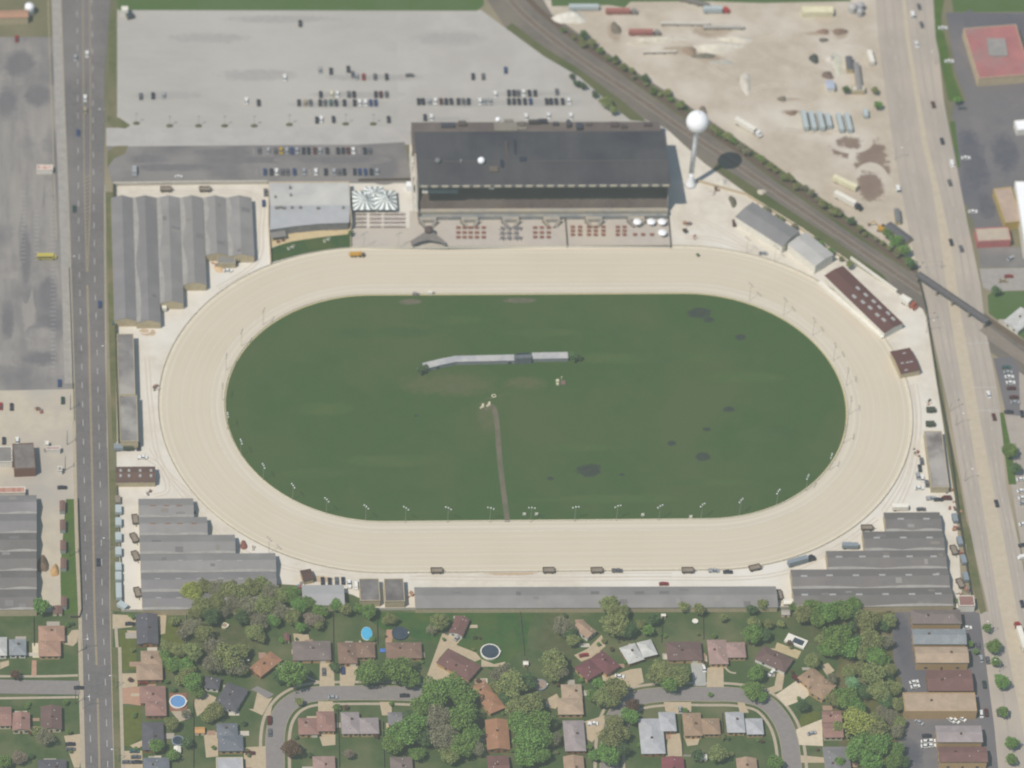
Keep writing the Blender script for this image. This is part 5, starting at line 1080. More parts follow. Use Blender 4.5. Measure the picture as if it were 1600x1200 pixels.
for px, py, rz, l in ((682,894,0,'wooden wagon on the apron above the pair of sooty barns'),(857,893.5,0,'wooden wagon standing alone above middle of long barn'),(932,893.5,0,'wooden wagon left of the grey pickup'),(1074,893.5,0,'wooden wagon between long barn roof trees and silver pickup'),(1179,889.5,.25,'wooden wagon tilted with the bend at the right end of apron'),
    (211,814,-pi/2+.1,'wooden wagon highest beside the south west barns'),(209.5,843,-pi/2+.35,'wooden wagon second beside the south west barns'),(211.5,871,-pi/2+.3,'wooden wagon third beside the south west barns'),(214.5,928,-pi/2+.2,'wooden wagon lowest beside the south west barns'),(1217,932,-pi/2+.1,'wooden wagon at the right end of the long barn'),(1354,827,0,'wooden wagon at the left corner of the second south east barn'),
    (1500,914,-pi/2+.3,'wooden wagon beside the longest south east barn'),(1490,862,-pi/2+.2,'wooden wagon beside the east boundary sheds'),(259,298,0,'wooden wagon above the north west barns, left'),(320,298,0,'wooden wagon above the north west barns, right')):
    put('wag', mk_wagon, px, py, rz, l, 'wooden wagons', (1, 1.1, 1))
mkt = lambda: mk_trailer(m_bt, 5.0, 3.2, 2.7)
for i, (py, l) in enumerate(((799,'pale blue trailer at the top of the column beside west road'),(819,'pale blue trailer second from the top of the column'),(842,'pale blue trailer level with the second wagon'),(865,'pale blue trailer just above the joined pair'),(889,'pale blue trailer upper of the joined pair'),(904,'pale blue trailer lower of the joined pair'))):
    put('tr', mkt, 185, py+1, pi/2, l, 'pale blue trailers', (1, .98, 1))
put('tr3', lambda: mk_trailer(m_bt, 9.6, 2.9, 2.9), 185.5, 928, pi/2, 'long pale blue trailer near the bottom of the column')
put('tr', mkt, 191.5, 950, -.7, 'pale blue trailer standing askew at the bottom of the column', 'pale blue trailers')
put('trt', lambda: mk_trailer(m_wag, 4.6, 2.6, 2.2), 184, 784, pi/2, 'tan box trailer above the column of blue trailers')
put('trg', lambda: mk_trailer(m_bl2, 4.6, 3.2, 2.5), 185, 702, 0, 'blue grey tarped trailer below the narrow barns')
put('trgd', lambda: mk_trailer(mat('olive_tarp', O(96,104,96), co='obj'), 5.0, 3.0, 2.2), 200.5, 702, 0, 'dark olive tarped trailer below the narrow barns')
put('horse', lambda: mk_trailer(m_white, 5.0, 2.4, 2.7), 256.5, 482, pi/2, 'white trailer at the corner of the second north west barn')
put('semi', lambda: mk_trailer(m_bl2, 10.5, 2.6, 3.5, 'lorry', 'lorry', paint('black', O(*CARC['black']))), 1246, 881, .33, 'articulated lorry with blue grey trailer above the south east barns')
put('whitetr', lambda: mk_trailer(m_white, 8.0, 2.6, 3.0), 1406, 796, 0, 'white trailer on the north side of shortest south east barn')
put('greytr', lambda: mk_trailer(m_bl2, 8.0, 2.6, 2.8), 1328, 856, -.05, 'blue grey trailer above the third south east barn')
put('seml', lambda: mk_trailer(m_white, 14, 2.6, 3.6, 'lorry', 'lorry', paint('red', O(*CARC['red']))), 1596, 1002, pi/2+.12, 'long white lorry with red cab at right edge of east road')
for px, py, l in ((1491.5,813,'blue grey trailer topmost beside the south east barns'),(1499,849,'blue grey trailer beside the second south east barn'),(1505,878,'blue grey trailer beside the third south east barn'),(1508.5,905,'blue grey trailer lowest beside the south east barns')):
    put('trg', None, px, py, pi/2+.1, l, 'blue grey trailers', (1.1,.8,1))
for px, py, l in ((1454,643,'dark open trailer upper of two by the east fence'),(1453,665,'dark open trailer lower of two by the east fence')):
    put('trgd', None, px, py, 0, l, None, (.9,.9,1))
put('lorryb', lambda: mk_trailer(m_white, 6.0, 3.4, 3.3, 'box_lorry', 'lorry', paint('rusty', O(172,112,98))), 1414, 473, -.72, 'white box lorry with rusty red cab near the railway bridge')
# bus
def mk_bus():
    t = thing('school_bus', (0, 0, 0), 'x', 'bus'); m = paint('busyellow', O(202,190,112)); MB().box(0, 0, .5, 2.9, 8.6, 2.5, 0, .93, .98).build('body', m, t); MB().box(-.2, 0, 1.7, 2.4, 7.6, 2.54).build('windows', m_cg, t)
    MB().box(4.9, 0, .5, 1.6, 1.3, 2.1, 0, .9).build('bonnet', m, t); MB().box(-1, 0, 2.9, 3.05, 1, .8).build('roof_hatch', m, t)
    for sx in (-2.6, 4.2):
        for s in (-1, 1): MB().tube((sx, s*1.0, .5), (sx, s*1.27, .5), .5, n=10).build('wheel', m_tyre, t)
    return t
put('bus', mk_bus, 71, 404, 0, 'yellow bus parked alone on the worn west car park')
# tractor grader on the track
x, y = G(557, 400); t = thing('water_tractor', (x, y, .15), 'orange yellow tractor machine on the racetrack below the clubhouse', 'tractor'); mo = paint('orange', O(206,164,92))
MB().box(x-1.2, y, .9, 2.0, 4.6, 2.3).build('tank', mo, t); MB().box(x+1.9, y, .8, 2.7, 1.5, 1.8, 0, .85).build('cab', mo, t); MB().box(x+3.4, y, .7, 1.7, 1.6, 1.3).build('bonnet', m_wagd, t)
MB().box(x-3.7, y+.7, .5, .7, 1.2, .2).build('drawbar', mo, t); MB().box(x+.3, y, .6, .9, 7, 1).build('chassis', m_wagd, t)
for sx in (-2.3, -.6, 1.8, 3.6):
    for s in (-1, 1): MB().tube((x+sx, y+s*.95, .75), (x+sx, y+s*1.3, .75), .6, n=12).build('wheel', m_tyre, t)
# ================================================================== HOUSES
LM = []      # landmarks for naming trees: (px, py, phrase)
def shingle(c, nm): return mat('shingles_'+nm, c, tuple(v*.86 for v in c), .9, c3=tuple(v*1.12 for v in c), scale3=.25, rough=.8, amt=1.1)
RC = dict(salmon=(182,146,126), tan=(178,152,130), redbrown=(166,132,122), pinkbrown=(176,148,140), darkgrey=(112,114,120), slate=(126,134,142), greyblue=(150,158,162), darkbrown=(130,112,108), brown=(150,126,112), orange=(176,134,108),
          greybrown=(140,130,126), lilac=(168,158,158), grey=(140,140,142), white=(202,202,198), pale=(184,186,190), maroon=(136,100,102), maroonbrown=(138,110,106), beige=(186,164,140), ochre=(172,146,122), red=(150,100,104))
wallm = [mat('buff_brick', O(198,172,136), O(188,162,128), 1), mat('brown_brick', O(166,134,108), O(154,124,100), 1), mat('cream_siding', O(214,204,182), O(204,194,172), 1), mat('white_siding', O(226,224,216), O(216,214,206), 1)]
m_vent = mat('roof_vent_metal', O(206,204,198)); m_chim = mat('chimney_brick', O(120,104,96)); m_gar = mat('garage_door_white', O(226,220,206))
def house(phrase, label, secs, color, wall=0, he=3.0, rise=1.3, style='hip', chim=True, garage=None, cat='house', name='house', group=None, nv=3, align=0.0, win=True):
    random.seed(len(label)*31+int(secs[0][0][0][0]))
    rects = [rect_of(s[0], he+(s[3] if len(s) > 3 else 0)+.3, align) for s in secs]
    t = thing(name, (rects[0][0], rects[0][1], 0), label, cat, group)
    for i, (s, R) in enumerate(zip(secs, rects)):
        col = s[4] if len(s) > 4 and s[4] else color; st = s[1] if len(s) > 1 and s[1] else style; rg = s[2] if len(s) > 2 else None; dh = (s[3] if len(s) > 3 else 0)+i*.12
        w, r, T, zr = roof_block(R, he+dh, 0 if st == 'flat' else rise, st, t, shingle(O(*DS(RC[col])), col), wallm[wall], .45, rg)
        cx, cy, lx, ly, a = R; hx, hy = lx/2-.45, ly/2-.45
        if i == 0 and chim:
            X, Y = lx*random.uniform(-.2, .2), ly*random.uniform(-.1, .12); p = T(X, Y, 0); z = zr(X, Y); MB().box(p[0], p[1], z-.4, z+.95, .9, .7, a).build('chimney', m_chim, r)
        for k in range(nv):
            X, Y = lx*random.uniform(-.36, .36), ly*random.uniform(-.34, .36); p = T(X, Y, 0); z = zr(X, Y); MB().box(p[0], p[1], z-.1, z+.35, .42, .42, a).build('roof_vent', m_vent, r)
        if win:
            for k, f_ in enumerate((-.62, 0, .62) if lx > 8 else (-.4, .4)):
                p = T(f_*hx, -hy-.02, 0)
                if garage == 's' and k == 2 and i == 0: MB().box(p[0], p[1], .05, 2.2, 2.6, .12, a).build('garage_door', m_gar, t)
                elif k == 1 and i == 0 and lx > 8: MB().box(p[0], p[1], .1, 2.2, 1, .1, a).build('door', m_door, t)
                else: MB().box(p[0], p[1], 1.0, 2.2, 1.5, .1, a).build('window', m_glass, t)
            for f_ in (-.45, .45):
                p = T(-hx-.02, f_*hy, 0); MB().box(p[0], p[1], 1.0, 2.1, .1, 1.3, a).build('window', m_glass, t)
    cxp = sum(q[0] for s in secs for q in s[0])/(4*len(secs)); cyp = sum(q[1] for s in secs for q in s[0])/(4*len(secs))
    LM.append((cxp, cyp, 'the '+phrase)); return t
def Q(x0, y0, x1, y1, k=0): return ((x0, y0), (x1, y0), (x1+k, y1), (x0+k, y1))
house('salmon L shaped house', 'salmon brown L shaped hip roofed house left of the west road', [(Q(60,977,101,1001),'hip','x'), (Q(60,1000,95,1025),'hip','y',-.1)], 'salmon')
house('grey blue roofed house', 'pale grey blue roofed house at the left edge with white wing', [(Q(14,998,41,1023),'hip','x'), (Q(-12,995,11,1024),'hip','y',-.1,'white')], 'greyblue', 3)
house('red brown double house', 'red brown roofed house with two wings at lower left edge', [(Q(19,1113,47,1141),'gable','y'), (Q(-10,1104,18,1134),'gable','x',-.1)], 'redbrown', 2)
house('dark brown corner house', 'dark brown roofed house left of the west road below the side street', [(((63,1103),(94,1103),(99,1139),(64,1139)),'gable','y')], 'darkbrown', 2)
house('slate house bottom left', 'slate roofed house with pale fence at the bottom left of the picture', [(Q(60,1186,104,1216),'hip','x')], 'darkgrey', 2)
house('charcoal roofed house', 'charcoal roofed house just below the south west barns, east of road', [(((212,959),(246,959),(248,1006),(214,1006)),'gable','y')], 'darkgrey', 1)
house('tan roofed roadside house', 'tan roofed house with wide lower wing east of the west road', [(Q(220,1016,253,1040),'hip','y'), (Q(213,1037,254,1062),'hip','x',.1)], 'tan', 1)
house('pink brown house', 'pink brown roofed house between pink driveway and round blue pool', [(Q(218,1071,259,1098),'hip','x'), (Q(227,1094,260,1118),'hip','y',.1)], 'redbrown', 1)
house('charcoal house by dark pool', 'charcoal roofed house left of the dark round pool', [(Q(222,1128,256,1171),'hip','y')], 'darkgrey', 1)
house('slate house by carport', 'slate blue roofed house at the bottom edge right of four parked cars', [(Q(224,1183,265,1215),'hip','x')], 'slate', 2)
house('orange brown angled house', 'orange brown angled house under grey bare trees', [(((392,1041),(423,1016),(441,1031),(405,1059)),'hip',None)], 'orange', 1, align=None)
house('grey roofed house', 'grey brown roofed house with patio and two driveways, left of blue oval pool', [(Q(457,1001,517,1031),'hip','x')], 'greybrown', 0, garage='s')
house('brown house by the oval pool', 'brown roofed house directly below the blue oval pool', [(Q(528,1003,558,1036),'hip','y'), (Q(557,1003,586,1027),'hip','x',-.1)], 'brown', 0, garage='s')
house('slate angled house', 'slate roofed angled house with a smaller slate wing, left of loop street', [(((337,1099),(352,1067),(392,1075),(366,1112)),'hip',None), (((319,1072),(321,1054),(346,1060),(341,1079)),'hip',None,-.1)], 'darkgrey', 3, align=None)
house('blue grey house', 'blue grey roofed house with concrete back patio, left of loop street', [(((338,1131),(371,1128),(372,1152),(339,1152)),'hip','y'), (Q(341,1148,380,1173),'hip','x',.1)], 'slate', 0)
house('red brown bend house', 'red brown roofed house inside the bend of the left loop street', [(Q(466,1121,498,1147),'hip','x'), (Q(495,1111,523,1142),'hip','y',.1)], 'redbrown', 0, garage='s')
house('grey lilac house', 'grey lilac roofed house with two wings inside the left loop', [(Q(533,1112,562,1146),'hip','y'), (Q(562,1121,592,1146),'hip','x',-.1)], 'lilac', 0)
house('brown house at bottom', 'brown roofed house at the bottom edge inside the left loop', [(Q(489,1181,524,1215),'hip','y')], 'pinkbrown', 0)
house('white garage roof', 'flat white grey roofed garage at the bottom edge left of loop street', [(Q(338,1183,380,1215),'flat','x')], 'pale', 2, chim=False)
house('brown house under green trees', 'brown roofed house behind the twin round green trees', [(Q(603,1003,659,1028),'hip','x')], 'brown', 0)
house('angled brown garage', 'angled red brown roofed garage at the top of the tan driveway', [(((701,988),(711,962),(735,966),(723,993)),'gable',None)], 'maroonbrown', 3, align=None, garage='s', chim=False)
house('angled brown house', 'angled brown roofed house left of the white rimmed round pool', [(((681,1035),(701,1012),(752,1041),(733,1062)),'hip',None)], 'maroonbrown', 0, align=None)
house('orange brown two part house', 'orange brown roofed house in two parts between big green trees', [(((736,1073),(762,1061),(770,1086),(752,1092)),'hip',None), (((754,1092),(776,1082),(789,1106),(761,1117)),'hip',None,-.1)], 'orange', 0, align=None)
house('orange roofed house', 'orange roofed rectangular house near the bottom between dense green trees', [(Q(759,1124,795,1171,1),'gable','y')], 'orange', 1)
house('maroon house at bottom', 'maroon roofed house cut by the bottom edge between green trees', [(Q(762,1180,796,1216),'gable','x')], 'maroonbrown', 1)
house('tan house by grey round pool', 'tan roofed house with front gallery beside the small grey round pool', [(((877,1067),(910,1070),(909,1092),(877,1092)),'hip','y'), (Q(871,1090,911,1116),'hip','x',.1)], 'beige', 0)
house('grey brown roofed house', 'grey brown roofed long house below the tan one, right loop', [(Q(881,1125,914,1173),'hip','y')], 'lilac', 1)
house('brown orange house at bottom', 'orange tan roofed house at the bottom below the grey brown one', [(Q(881,1181,913,1215),'gable','y')], 'tan', 1)
house('dark tree hidden house', 'dark roofed house mostly under green trees inside the left loop', [(Q(606,1112,662,1132),'hip','x')], 'grey', 0)
house('grey brown house bottom centre', 'grey brown roofed house at the bottom edge right of the pale garden fence', [(Q(610,1182,645,1215),'hip','y')], 'greybrown', 0)
house('tan garage', 'tan roofed angled garage with white side wall', [(((896,977),(911,968),(932,986),(917,999)),'gable',None)], 'tan', 3, chim=False, align=None, nv=1)
house('dark red roofed house', 'dark red roofed angled house in two wings with red car behind', [(((922,1028),(942,1015),(969,1040),(947,1055)),'hip',None), (((897,1043),(922,1028),(942,1049),(918,1063)),'hip',None,-.1)], 'maroon', 0, align=None)
house('white roofed angled house', 'white grey roofed angled house beside the large olive trees', [(((968,1011),(993,1004),(1006,1029),(982,1038)),'hip',None), (((995,1003),(1016,999),(1029,1021),(1005,1028)),'hip',None,.1)], 'white', 1, align=None)
house('dark brown wide house', 'dark brown roofed wide house left of the lilac one on the right loop', [(Q(1041,1002,1096,1031,1),'hip','x')], 'darkbrown', 0, garage='s')
house('lilac roofed house', 'lilac grey roofed house with two wings beside wide tan driveway', [(Q(1106,999,1136,1037,1),'hip','y'), (Q(1136,1003,1165,1027),'hip','x',-.1)], 'pinkbrown', 0)
house('large pale grey house', 'large pale grey L shaped roofed house inside the right loop', [(Q(999,1122,1037,1177,1),'hip','y'), (Q(1030,1112,1056,1142),'hip','x',.1)], 'pale', 1)
house('brown two wing house', 'brown roofed house with two wings inside the right loop', [(Q(1067,1113,1096,1149,1),'hip','y'), (Q(1097,1122,1125,1147),'hip','x',-.1)], 'ochre', 0)
house('white grey corner house', 'white grey roofed house at the corner inside the right loop', [(Q(1134,1112,1163,1144,1),'hip','y'), (Q(1165,1122,1192,1147,1),'hip','x',-.1)], 'pale', 0)
house('red roofed house', 'dusty red roofed house at the bottom edge below the large grey one', [(Q(1034,1183,1069,1216,1),'gable','y')], 'red', 1)
house('tan house at bottom right', 'tan roofed house at the bottom edge below the white grey corner house', [(Q(1151,1184,1183,1216,1),'gable','y')], 'tan', 1)
house('dark brown angled house', 'dark brown roofed angled house beside the rectangular white pool', [(((1180,1027),(1192,1008),(1241,1029),(1225,1051)),'hip',None)], 'darkbrown', 3, align=None, garage='s')
house('orange L shaped house', 'orange tan roofed house at the end of the wide pale driveway', [(((1244,1058),(1269,1043),(1290,1056),(1266,1074)),'hip',None), (((1264,1076),(1287,1054),(1304,1073),(1284,1096)),'hip',None,.1)], 'ochre', 0, align=None, garage='s')
house('red brown striped house', 'red brown roofed house with pale ridge lines, right of fan driveway', [(((1284,1110),(1314,1110),(1316,1128),(1285,1128)),'gable','x'), (((1285,1129),(1316,1129),(1318,1152),(1286,1152)),'gable','x',-.2)], 'redbrown', 2)
house('grey house bottom right', 'pale grey roofed house at the bottom edge by the tree line', [(Q(1287,1166,1328,1215,2),'hip','y')], 'grey', 2)
# flats
def flats(ph, label, q, style, col, he, wall, ridge='x', rise=2.0, **k): house(ph, label, [(q, style, ridge)], col, wall, he, rise, style, cat='flats', name='apartment_block', group=None, align=None, nv=2, **k)
flats('hip roofed flats', 'dark hip roofed flats at the top of the row beside the east road', Q(1423,952,1501,974,2), 'hip', 'greybrown', 6.5, 0)
flats('pale green roofed flats', 'pale green grey roofed flats, second from the top of the row', Q(1424,982,1508,1006,3), 'gable', 'greyblue', 6.3, 0, rise=1.4)
flats('tan roofed flats', 'tan roofed flats in the middle of the row', Q(1429,1010,1512,1035,2), 'gable', 'beige', 6.0, 0, rise=1.2)
flats('maroon roofed flats', 'maroon brown roofed flats set back from white cars', Q(1447,1046,1518,1079,3), 'gable', 'maroonbrown', 5.5, 1, rise=1.3)
flats('long tan flats', 'longest flat tan roofed flats with shaded gallery below its roof', Q(1411,1082,1524,1111,2), 'flat', 'beige', 6.0, 0)
flats('lilac roofed flats', 'lilac grey roofed flats above the brown one at lower right', Q(1461,1133,1533,1159,3), 'gable', 'lilac', 6.0, 0, rise=1.2)
flats('brown flats lower right', 'red brown roofed flats at the bottom right corner', Q(1465,1166,1541,1190,3), 'gable', 'maroonbrown', 6.0, 0, rise=1.3)
shedlike('small pink roofed shop with white walls between barns and flats', ((1497,931),(1521,931),(1524,947),(1499,947)), 4.5, 0, None, mat('dusty_pink_roof', O(160,130,124)), m_white, style='flat', name='shop', cat='shop', nd=3)
# west side commercial
shedlike('square grey roofed building with brown front on the gravel yard', ((20.5,694),(53.5,692),(54.5,732),(21,733)), 6, 0, None, mat('speckled_grey_roof', O(142,138,134), O(126,122,120), .3), mat('brown_front', O(140,112,102)), style='flat', name='workshop', cat='workshop', nd=3)
shedlike('grey roofed building with white front band at the left edge', ((-30,699),(19,698),(19,722),(-30,723)), 4.5, 0, None, mat('left_grey_roof', O(138,136,134), O(150,148,144), .15), m_white, style='flat', name='workshop', cat='workshop', nd=2)
shedlike('low shed with red striped roof at the left edge', ((-20,762),(39,761),(40,770),(-20,771)), 3.2, 0, None, mat('red_striped_roofing', O(178,128,118), O(196,166,152), 1.2, stretch=(1, .05, 1)), m_white, style='flat', name='shed', cat='shed', nd=2)
shedlike('low red and white kiosk roof beside the west road poles', ((72,698),(94,697),(94,703),(72,704)), 3.2, 0, None, mat('kiosk_roof', O(150,110,108), O(210,204,198), 1.5), m_white, style='flat', name='kiosk', cat='kiosk', nd=2)
shedlike('small white hut left of the red and white kiosk', ((70,689),(76,689),(76,695),(70,695)), 2.6, 0, None, m_white, m_white, style='flat', name='hut', cat='hut')
shedlike('small white hut beside the west road on the gravel yard', ((90,729),(97,729),(97,736),(90,736)), 2.8, 0, None, m_galv, m_white, style='flat', name='hut', cat='hut')
for i, (y0, l) in enumerate(((782,'small brown roofed shed at the top of the row along the west road'),(812,'second small brown roofed shed along the west road'),(844,'third small brown roofed shed along the west road'),(872,'small brown shed next to the orange soil patch'),(932,'small brown shed lowest in the row, near salmon house'))):
    shedlike(l, ((93+i*.5,y0),(102+i*.6,y0),(102+i*.6,y0+16),(93+i*.5,y0+16)), 2.8, .4, 'y', mat('brown_shed_roof', O(138,118,112)), m_bt if 0 else mat('grey_shed_wall', O(164,172,170)), name='shed', cat='shed', group='small brown sheds', over=.1)
shedlike('small red open canopy in the worn west car park', ((57,258),(82,258),(83,266),(58,266)), 3, 0, None, mat('red_canopy', O(190,148,138), O(222,206,196), .6), m_white, style='flat', name='canopy', cat='canopy')
shedlike('salmon roofed building at the top left corner', ((-20,16),(44,16),(44,26),(-20,30)), 5, .8, 'x', mat('salmon_roof', O(186,152,132)), m_wallc, name='shop', cat='shop', nd=2)
x, y = G(46, 10, 5); tag(MB().lathe(x, y, [(2.4, 0), (2.5, 5), (2.2, 6), (.3, 6.8)], 14).build('storage_tank', m_wht, smooth=True), 'bright white round tank at the top left corner', 'tank')
x, y = G(195, 14, 4); tag(MB().box(x, y, 0, 4.6, 3.4, 3).build('gate_hut', m_white), 'white hut at the upper left corner of north car park', 'hut')
x, y = G(203, 23, 2); tag(MB().box(x, y, 0, 2.4, 3.6, 3.6, .3).build('dark_container', m_glass), 'dark container beside the white hut of north car park', 'container')
# east side commercial
t_ = shedlike('large store with dusty red roof and cream parapet at top right', ((1509,44),(1592,39),(1607,116),(1525,124)), 6, 0, None, mat('dusty_red_roof', O(184,134,132), O(170,124,124), .08, c3=O(160,140,138), scale3=.06), mat('cream_parapet', O(212,194,166)), style='flat', name='store', cat='store', align=None, nd=4)
x, y = G(1558, 74, 6.4); MB().box(x, y, 6.02, 6.7, 10, 13, .0).build('roof_unit', mat('grey_roof_section', O(168,164,160), O(150,150,148), .2), t_)
shedlike('long white roofed warehouse at the right edge', ((1586,284),(1660,284),(1676,388),(1601,388)), 8, 0, None, m_wht, m_white, style='flat', name='warehouse', cat='warehouse', nd=3, side='w')
shedlike('narrow pink and tan roofed shop beside the white warehouse', ((1555,294),(1584,293),(1594,345),(1568,350)), 5, 0, None, mat('tan_pink_roof', O(196,178,160), O(176,160,150), .1), mat('mustard_parapet', O(200,178,118)), style='flat', name='shop', cat='shop')
t_ = shedlike('petrol station canopy with pink red edge', ((1521,358),(1579,354),(1576,376),(1530,377)), 5, 0, None, mat('canopy_top', O(196,184,168)), mat('pink_red_fascia', O(200,132,132)), style='flat', name='canopy', cat='canopy')
shedlike('white hut roof at the right edge of dark lot', ((1584,189),(1620,186),(1620,201),(1590,204)), 4, 0, None, m_wht, m_white, style='flat', name='hut', cat='hut')
house('pale gabled house', 'pale roofed house on the lawn right of railway bridge', [(((1570,499),(1597,477),(1616,497),(1588,520)),'gable',None)], 'white', 3, align=None)
# garden extras
def pool(px, py, r, water, label, rim=True, deck=None, sx=1, m_r=None):
    x, y = G(px, py, 1.2); t = thing('swimming_pool', (x, y, 0), label, 'swimming pool')
    MB().lathe(x, y, [(r+.25, 0), (r+.25, 1.2)], 28, sx).build('pool_wall', m_r or m_white, t)
    MB().lathe(x, y, [(r, 1.1), (r, 1.22)], 28, sx).build('water', water, t)
    mb = MB(); mb.ring([(x+(r-.1)*sx*cos(a*pi/14), y+(r-.1)*cos(0)*sin(a*pi/14)) for a in range(28)], [(x+(r+.45)*sx*cos(a*pi/14), y+(r+.45)*sin(a*pi/14)) for a in range(28)], 1.3); mb.build('rim', m_r or m_white, t)
    MB().box(x+r*sx+.5, y, 0, 1.6, .5, .8).build('ladder', m_white, t)
    return t
m_wat = mat('pool_water_blue', O(130,168,210), O(120,160,206), .5, rough=.2); m_wat2 = mat('pool_water_cyan', O(112,190,226), O(104,184,224), .5, rough=.2); m_cov = mat('dark_pool_cover', O(92,104,114), O(84,96,106), .4); m_cov2 = mat('tan_pool_cover', O(172,156,144), O(160,146,136), .5)
pool(278, 1096, 3.7, m_wat, 'round blue pool with pale rim beside the pink brown house')
pool(278, 1157, 2.6, m_cov, 'small dark covered round pool below the blue one', m_r=m_bl2)
pool(766, 1018, 4.4, m_cov, 'round dark pool with wide white rim on the open lawn')
pool(625, 989, 3.6, m_cov, 'dark covered round pool above the brown house', m_r=m_cov)
pool(844, 1069.5, 3.0, m_cov2, 'round pool with tan cover and grey rim between trees', m_r=m_bl2)
pool(351, 977, 1.3, m_cov2, 'tiny round pale ring pool on the shaded lawn', m_r=m_crm)
x, y = G(573, 990, .4); t = thing('swimming_pool', (x, y, 0), 'bright blue oval pool above the brown roofed house', 'swimming pool')
MB().lathe(x, y, [(2.7, 0), (2.7, .5)], 28, 1, 1.55).build('pool_wall', m_white, t); MB().lathe(x, y, [(2.6, .45), (2.6, .56)], 28, 1, 1.55).build('water', m_wat2, t)
R = rect_of(((1225,1000),(1233,989),(1262,1001),(1256,1014)), 1.2); t = thing('swimming_pool', (R[0], R[1], 0), 'rectangular white rimmed pool with dark cover and white deck', 'swimming pool')
MB().box(R[0], R[1], 0, 1.2, R[2], R[3], R[4]).build('pool_wall', m_white, t); p = loc2w(R[0], R[1], R[4], -0.2, 0); 
MB().box(*loc2w(R[0], R[1], R[4], *((-1.2, 0) if R[2] > R[3] else (0, -1.2))), 1.15, 1.26, *((R[2]-5, R[3]-2.2) if R[2] > R[3] else (R[2]-2.2, R[3]-5)), R[4]).build('pool_cover', m_cov, t)
R = rect_of(((265,1082),(292,1082),(292,1110),(265,1110)), .6); 
tag(MB().box(R[0], R[1], .02, .25, R[2], R[3], 0).build('pool_deck', mat('red_deck', O(158,122,110))), 'red brown deck surrounding the round blue pool', 'deck')
for px, py, c, sz, lab in ((821,1040,'white',(2.6,2.4),'small white garden hut beside the open lawn fence'),(598,1018,'blue',(3,2.6),'bright blue tarp heap between brown roofed houses'),(1036,965,'white',(2.4,1.6),'small white tent shape beside the conifer tree'),(1086,972,'white',(2.2,2.2),'round white trampoline behind the dark brown house'),(352,966,'white',(1.6,1.2),'small white box above the tiny ring pool'),(387,1035,'white',(1.4,1.2),'small white dish beside the orange brown angled house'),
    (277,1175,'white',(3.4,3.8),'pale garden shed below the small dark pool'),(28,957,'tan2',(3.6,3.2),'tan orange roofed garden shed behind the left lawn'),(90,957,'brown2',(4.6,5),'brown roofed garden shed next to the round green tree'),(1227,961,'pale2',(4.2,3.4),'pale roofed garden shed below the long barn end'),(1232,944,'white',(5.5,3.4),'white flat shed at the foot of the long barn'),(1098,1187,'white',(3.8,3.2),'white slatted garden shed right of the dusty red house'),
    (312,1145,'tan2',(4.8,3.8),'tan roofed shed right of the charcoal house'),(448,1000,'maroon2',(2.6,4.6),'small maroon roofed shed above the grey roofed house'),(1396,946,'white',(3,1.4),'small white boat at the corner of flats lot'),(1360,1002,'white',(.8,2.6),'small white canoe among the trees left of flats')):
    x, y = G(px, py); mm = {'white': m_white, 'blue': mat('blue_tarp', O(104,140,206)), 'tan2': mat('tan_shed_roof', O(206,166,122)), 'brown2': MATS['brown_shed_roof'], 'pale2': mat('pale_shed_roof', O(186,180,172)), 'maroon2': mat('maroon_shed_roof', O(140,112,112))}[c]
    t = thing({'boat': 'boat', 'canoe': 'boat', 'heap': 'tarp_heap', 'trampoline': 'trampoline'}.get(next((w for w in ('boat','canoe','heap','trampoline') if w in lab), ''), 'garden_shed'), (x, y, 0), lab, {'boat': 'boat', 'canoe': 'boat', 'heap': 'tarp', 'trampoline': 'trampoline'}.get(next((w for w in ('boat','canoe','heap','trampoline') if w in lab), ''), 'shed'))
    if 'trampoline' in lab:
        MB().lathe(x, y, [(1.5, .8), (1.5, .9)], 18).build('bed', mm, t)
        for a in range(4): MB().box(x+1.3*cos(a*pi/2), y+1.3*sin(a*pi/2), 0, .8, .1, .1).build('leg', m_pole, t)
    elif 'boat' in lab or 'canoe' in lab or 'heap' in lab:
        MB().box(x, y, .1, .9, sz[0]*.7, sz[1]*.7, 0, 1.3).build('hull' if 'heap' not in lab else 'cover', mm, t); MB().box(x, y, .9, 1.1, sz[0]*.6, sz[1]*.6, 0, .7).build('deck' if 'heap' not in lab else 'fold', mm, t)
    else:
        R = (x, y, sz[0], sz[1], 0); roof_block(R, 2.1, .5, 'gable', t, mm, wallm[2], .15); MB().box(x, y-sz[1]/2+.12, .1, 1.9, .9, .1).build('door', m_door, t)
HOUSES = [o_ for o_ in bpy.data.objects if o_.get('category') == 'house']
rc_ = random.Random(77); m_slab = [mat('patio_slab_%d' % i, O(*c), tuple(v*.9 for v in O(*c)), .8) for i, c in enumerate(((196,184,162),(182,176,166),(206,200,186),(176,152,136)))]
for k_, h_ in enumerate(HOUSES):
    x, y = h_.location.x, h_.location.y
    for j_ in range(2):
        a = rc_.choice((pi/2, pi/2, 0, pi, -pi/2))+rc_.uniform(-.3, .3); w_, l_ = rc_.uniform(1.5, 3.2), rc_.uniform(1.2, 3.0); X, Y = x+cos(a)*7.5, y+sin(a)*7.8
        sheet('patio', [(X-w_, Y-l_*.7), (X+w_, Y-l_*.7), (X+w_, Y+l_*.7), (X-w_, Y+l_*.7)], m_slab[(k_+j_) % 4], 4.8+j_*.3, world=True)
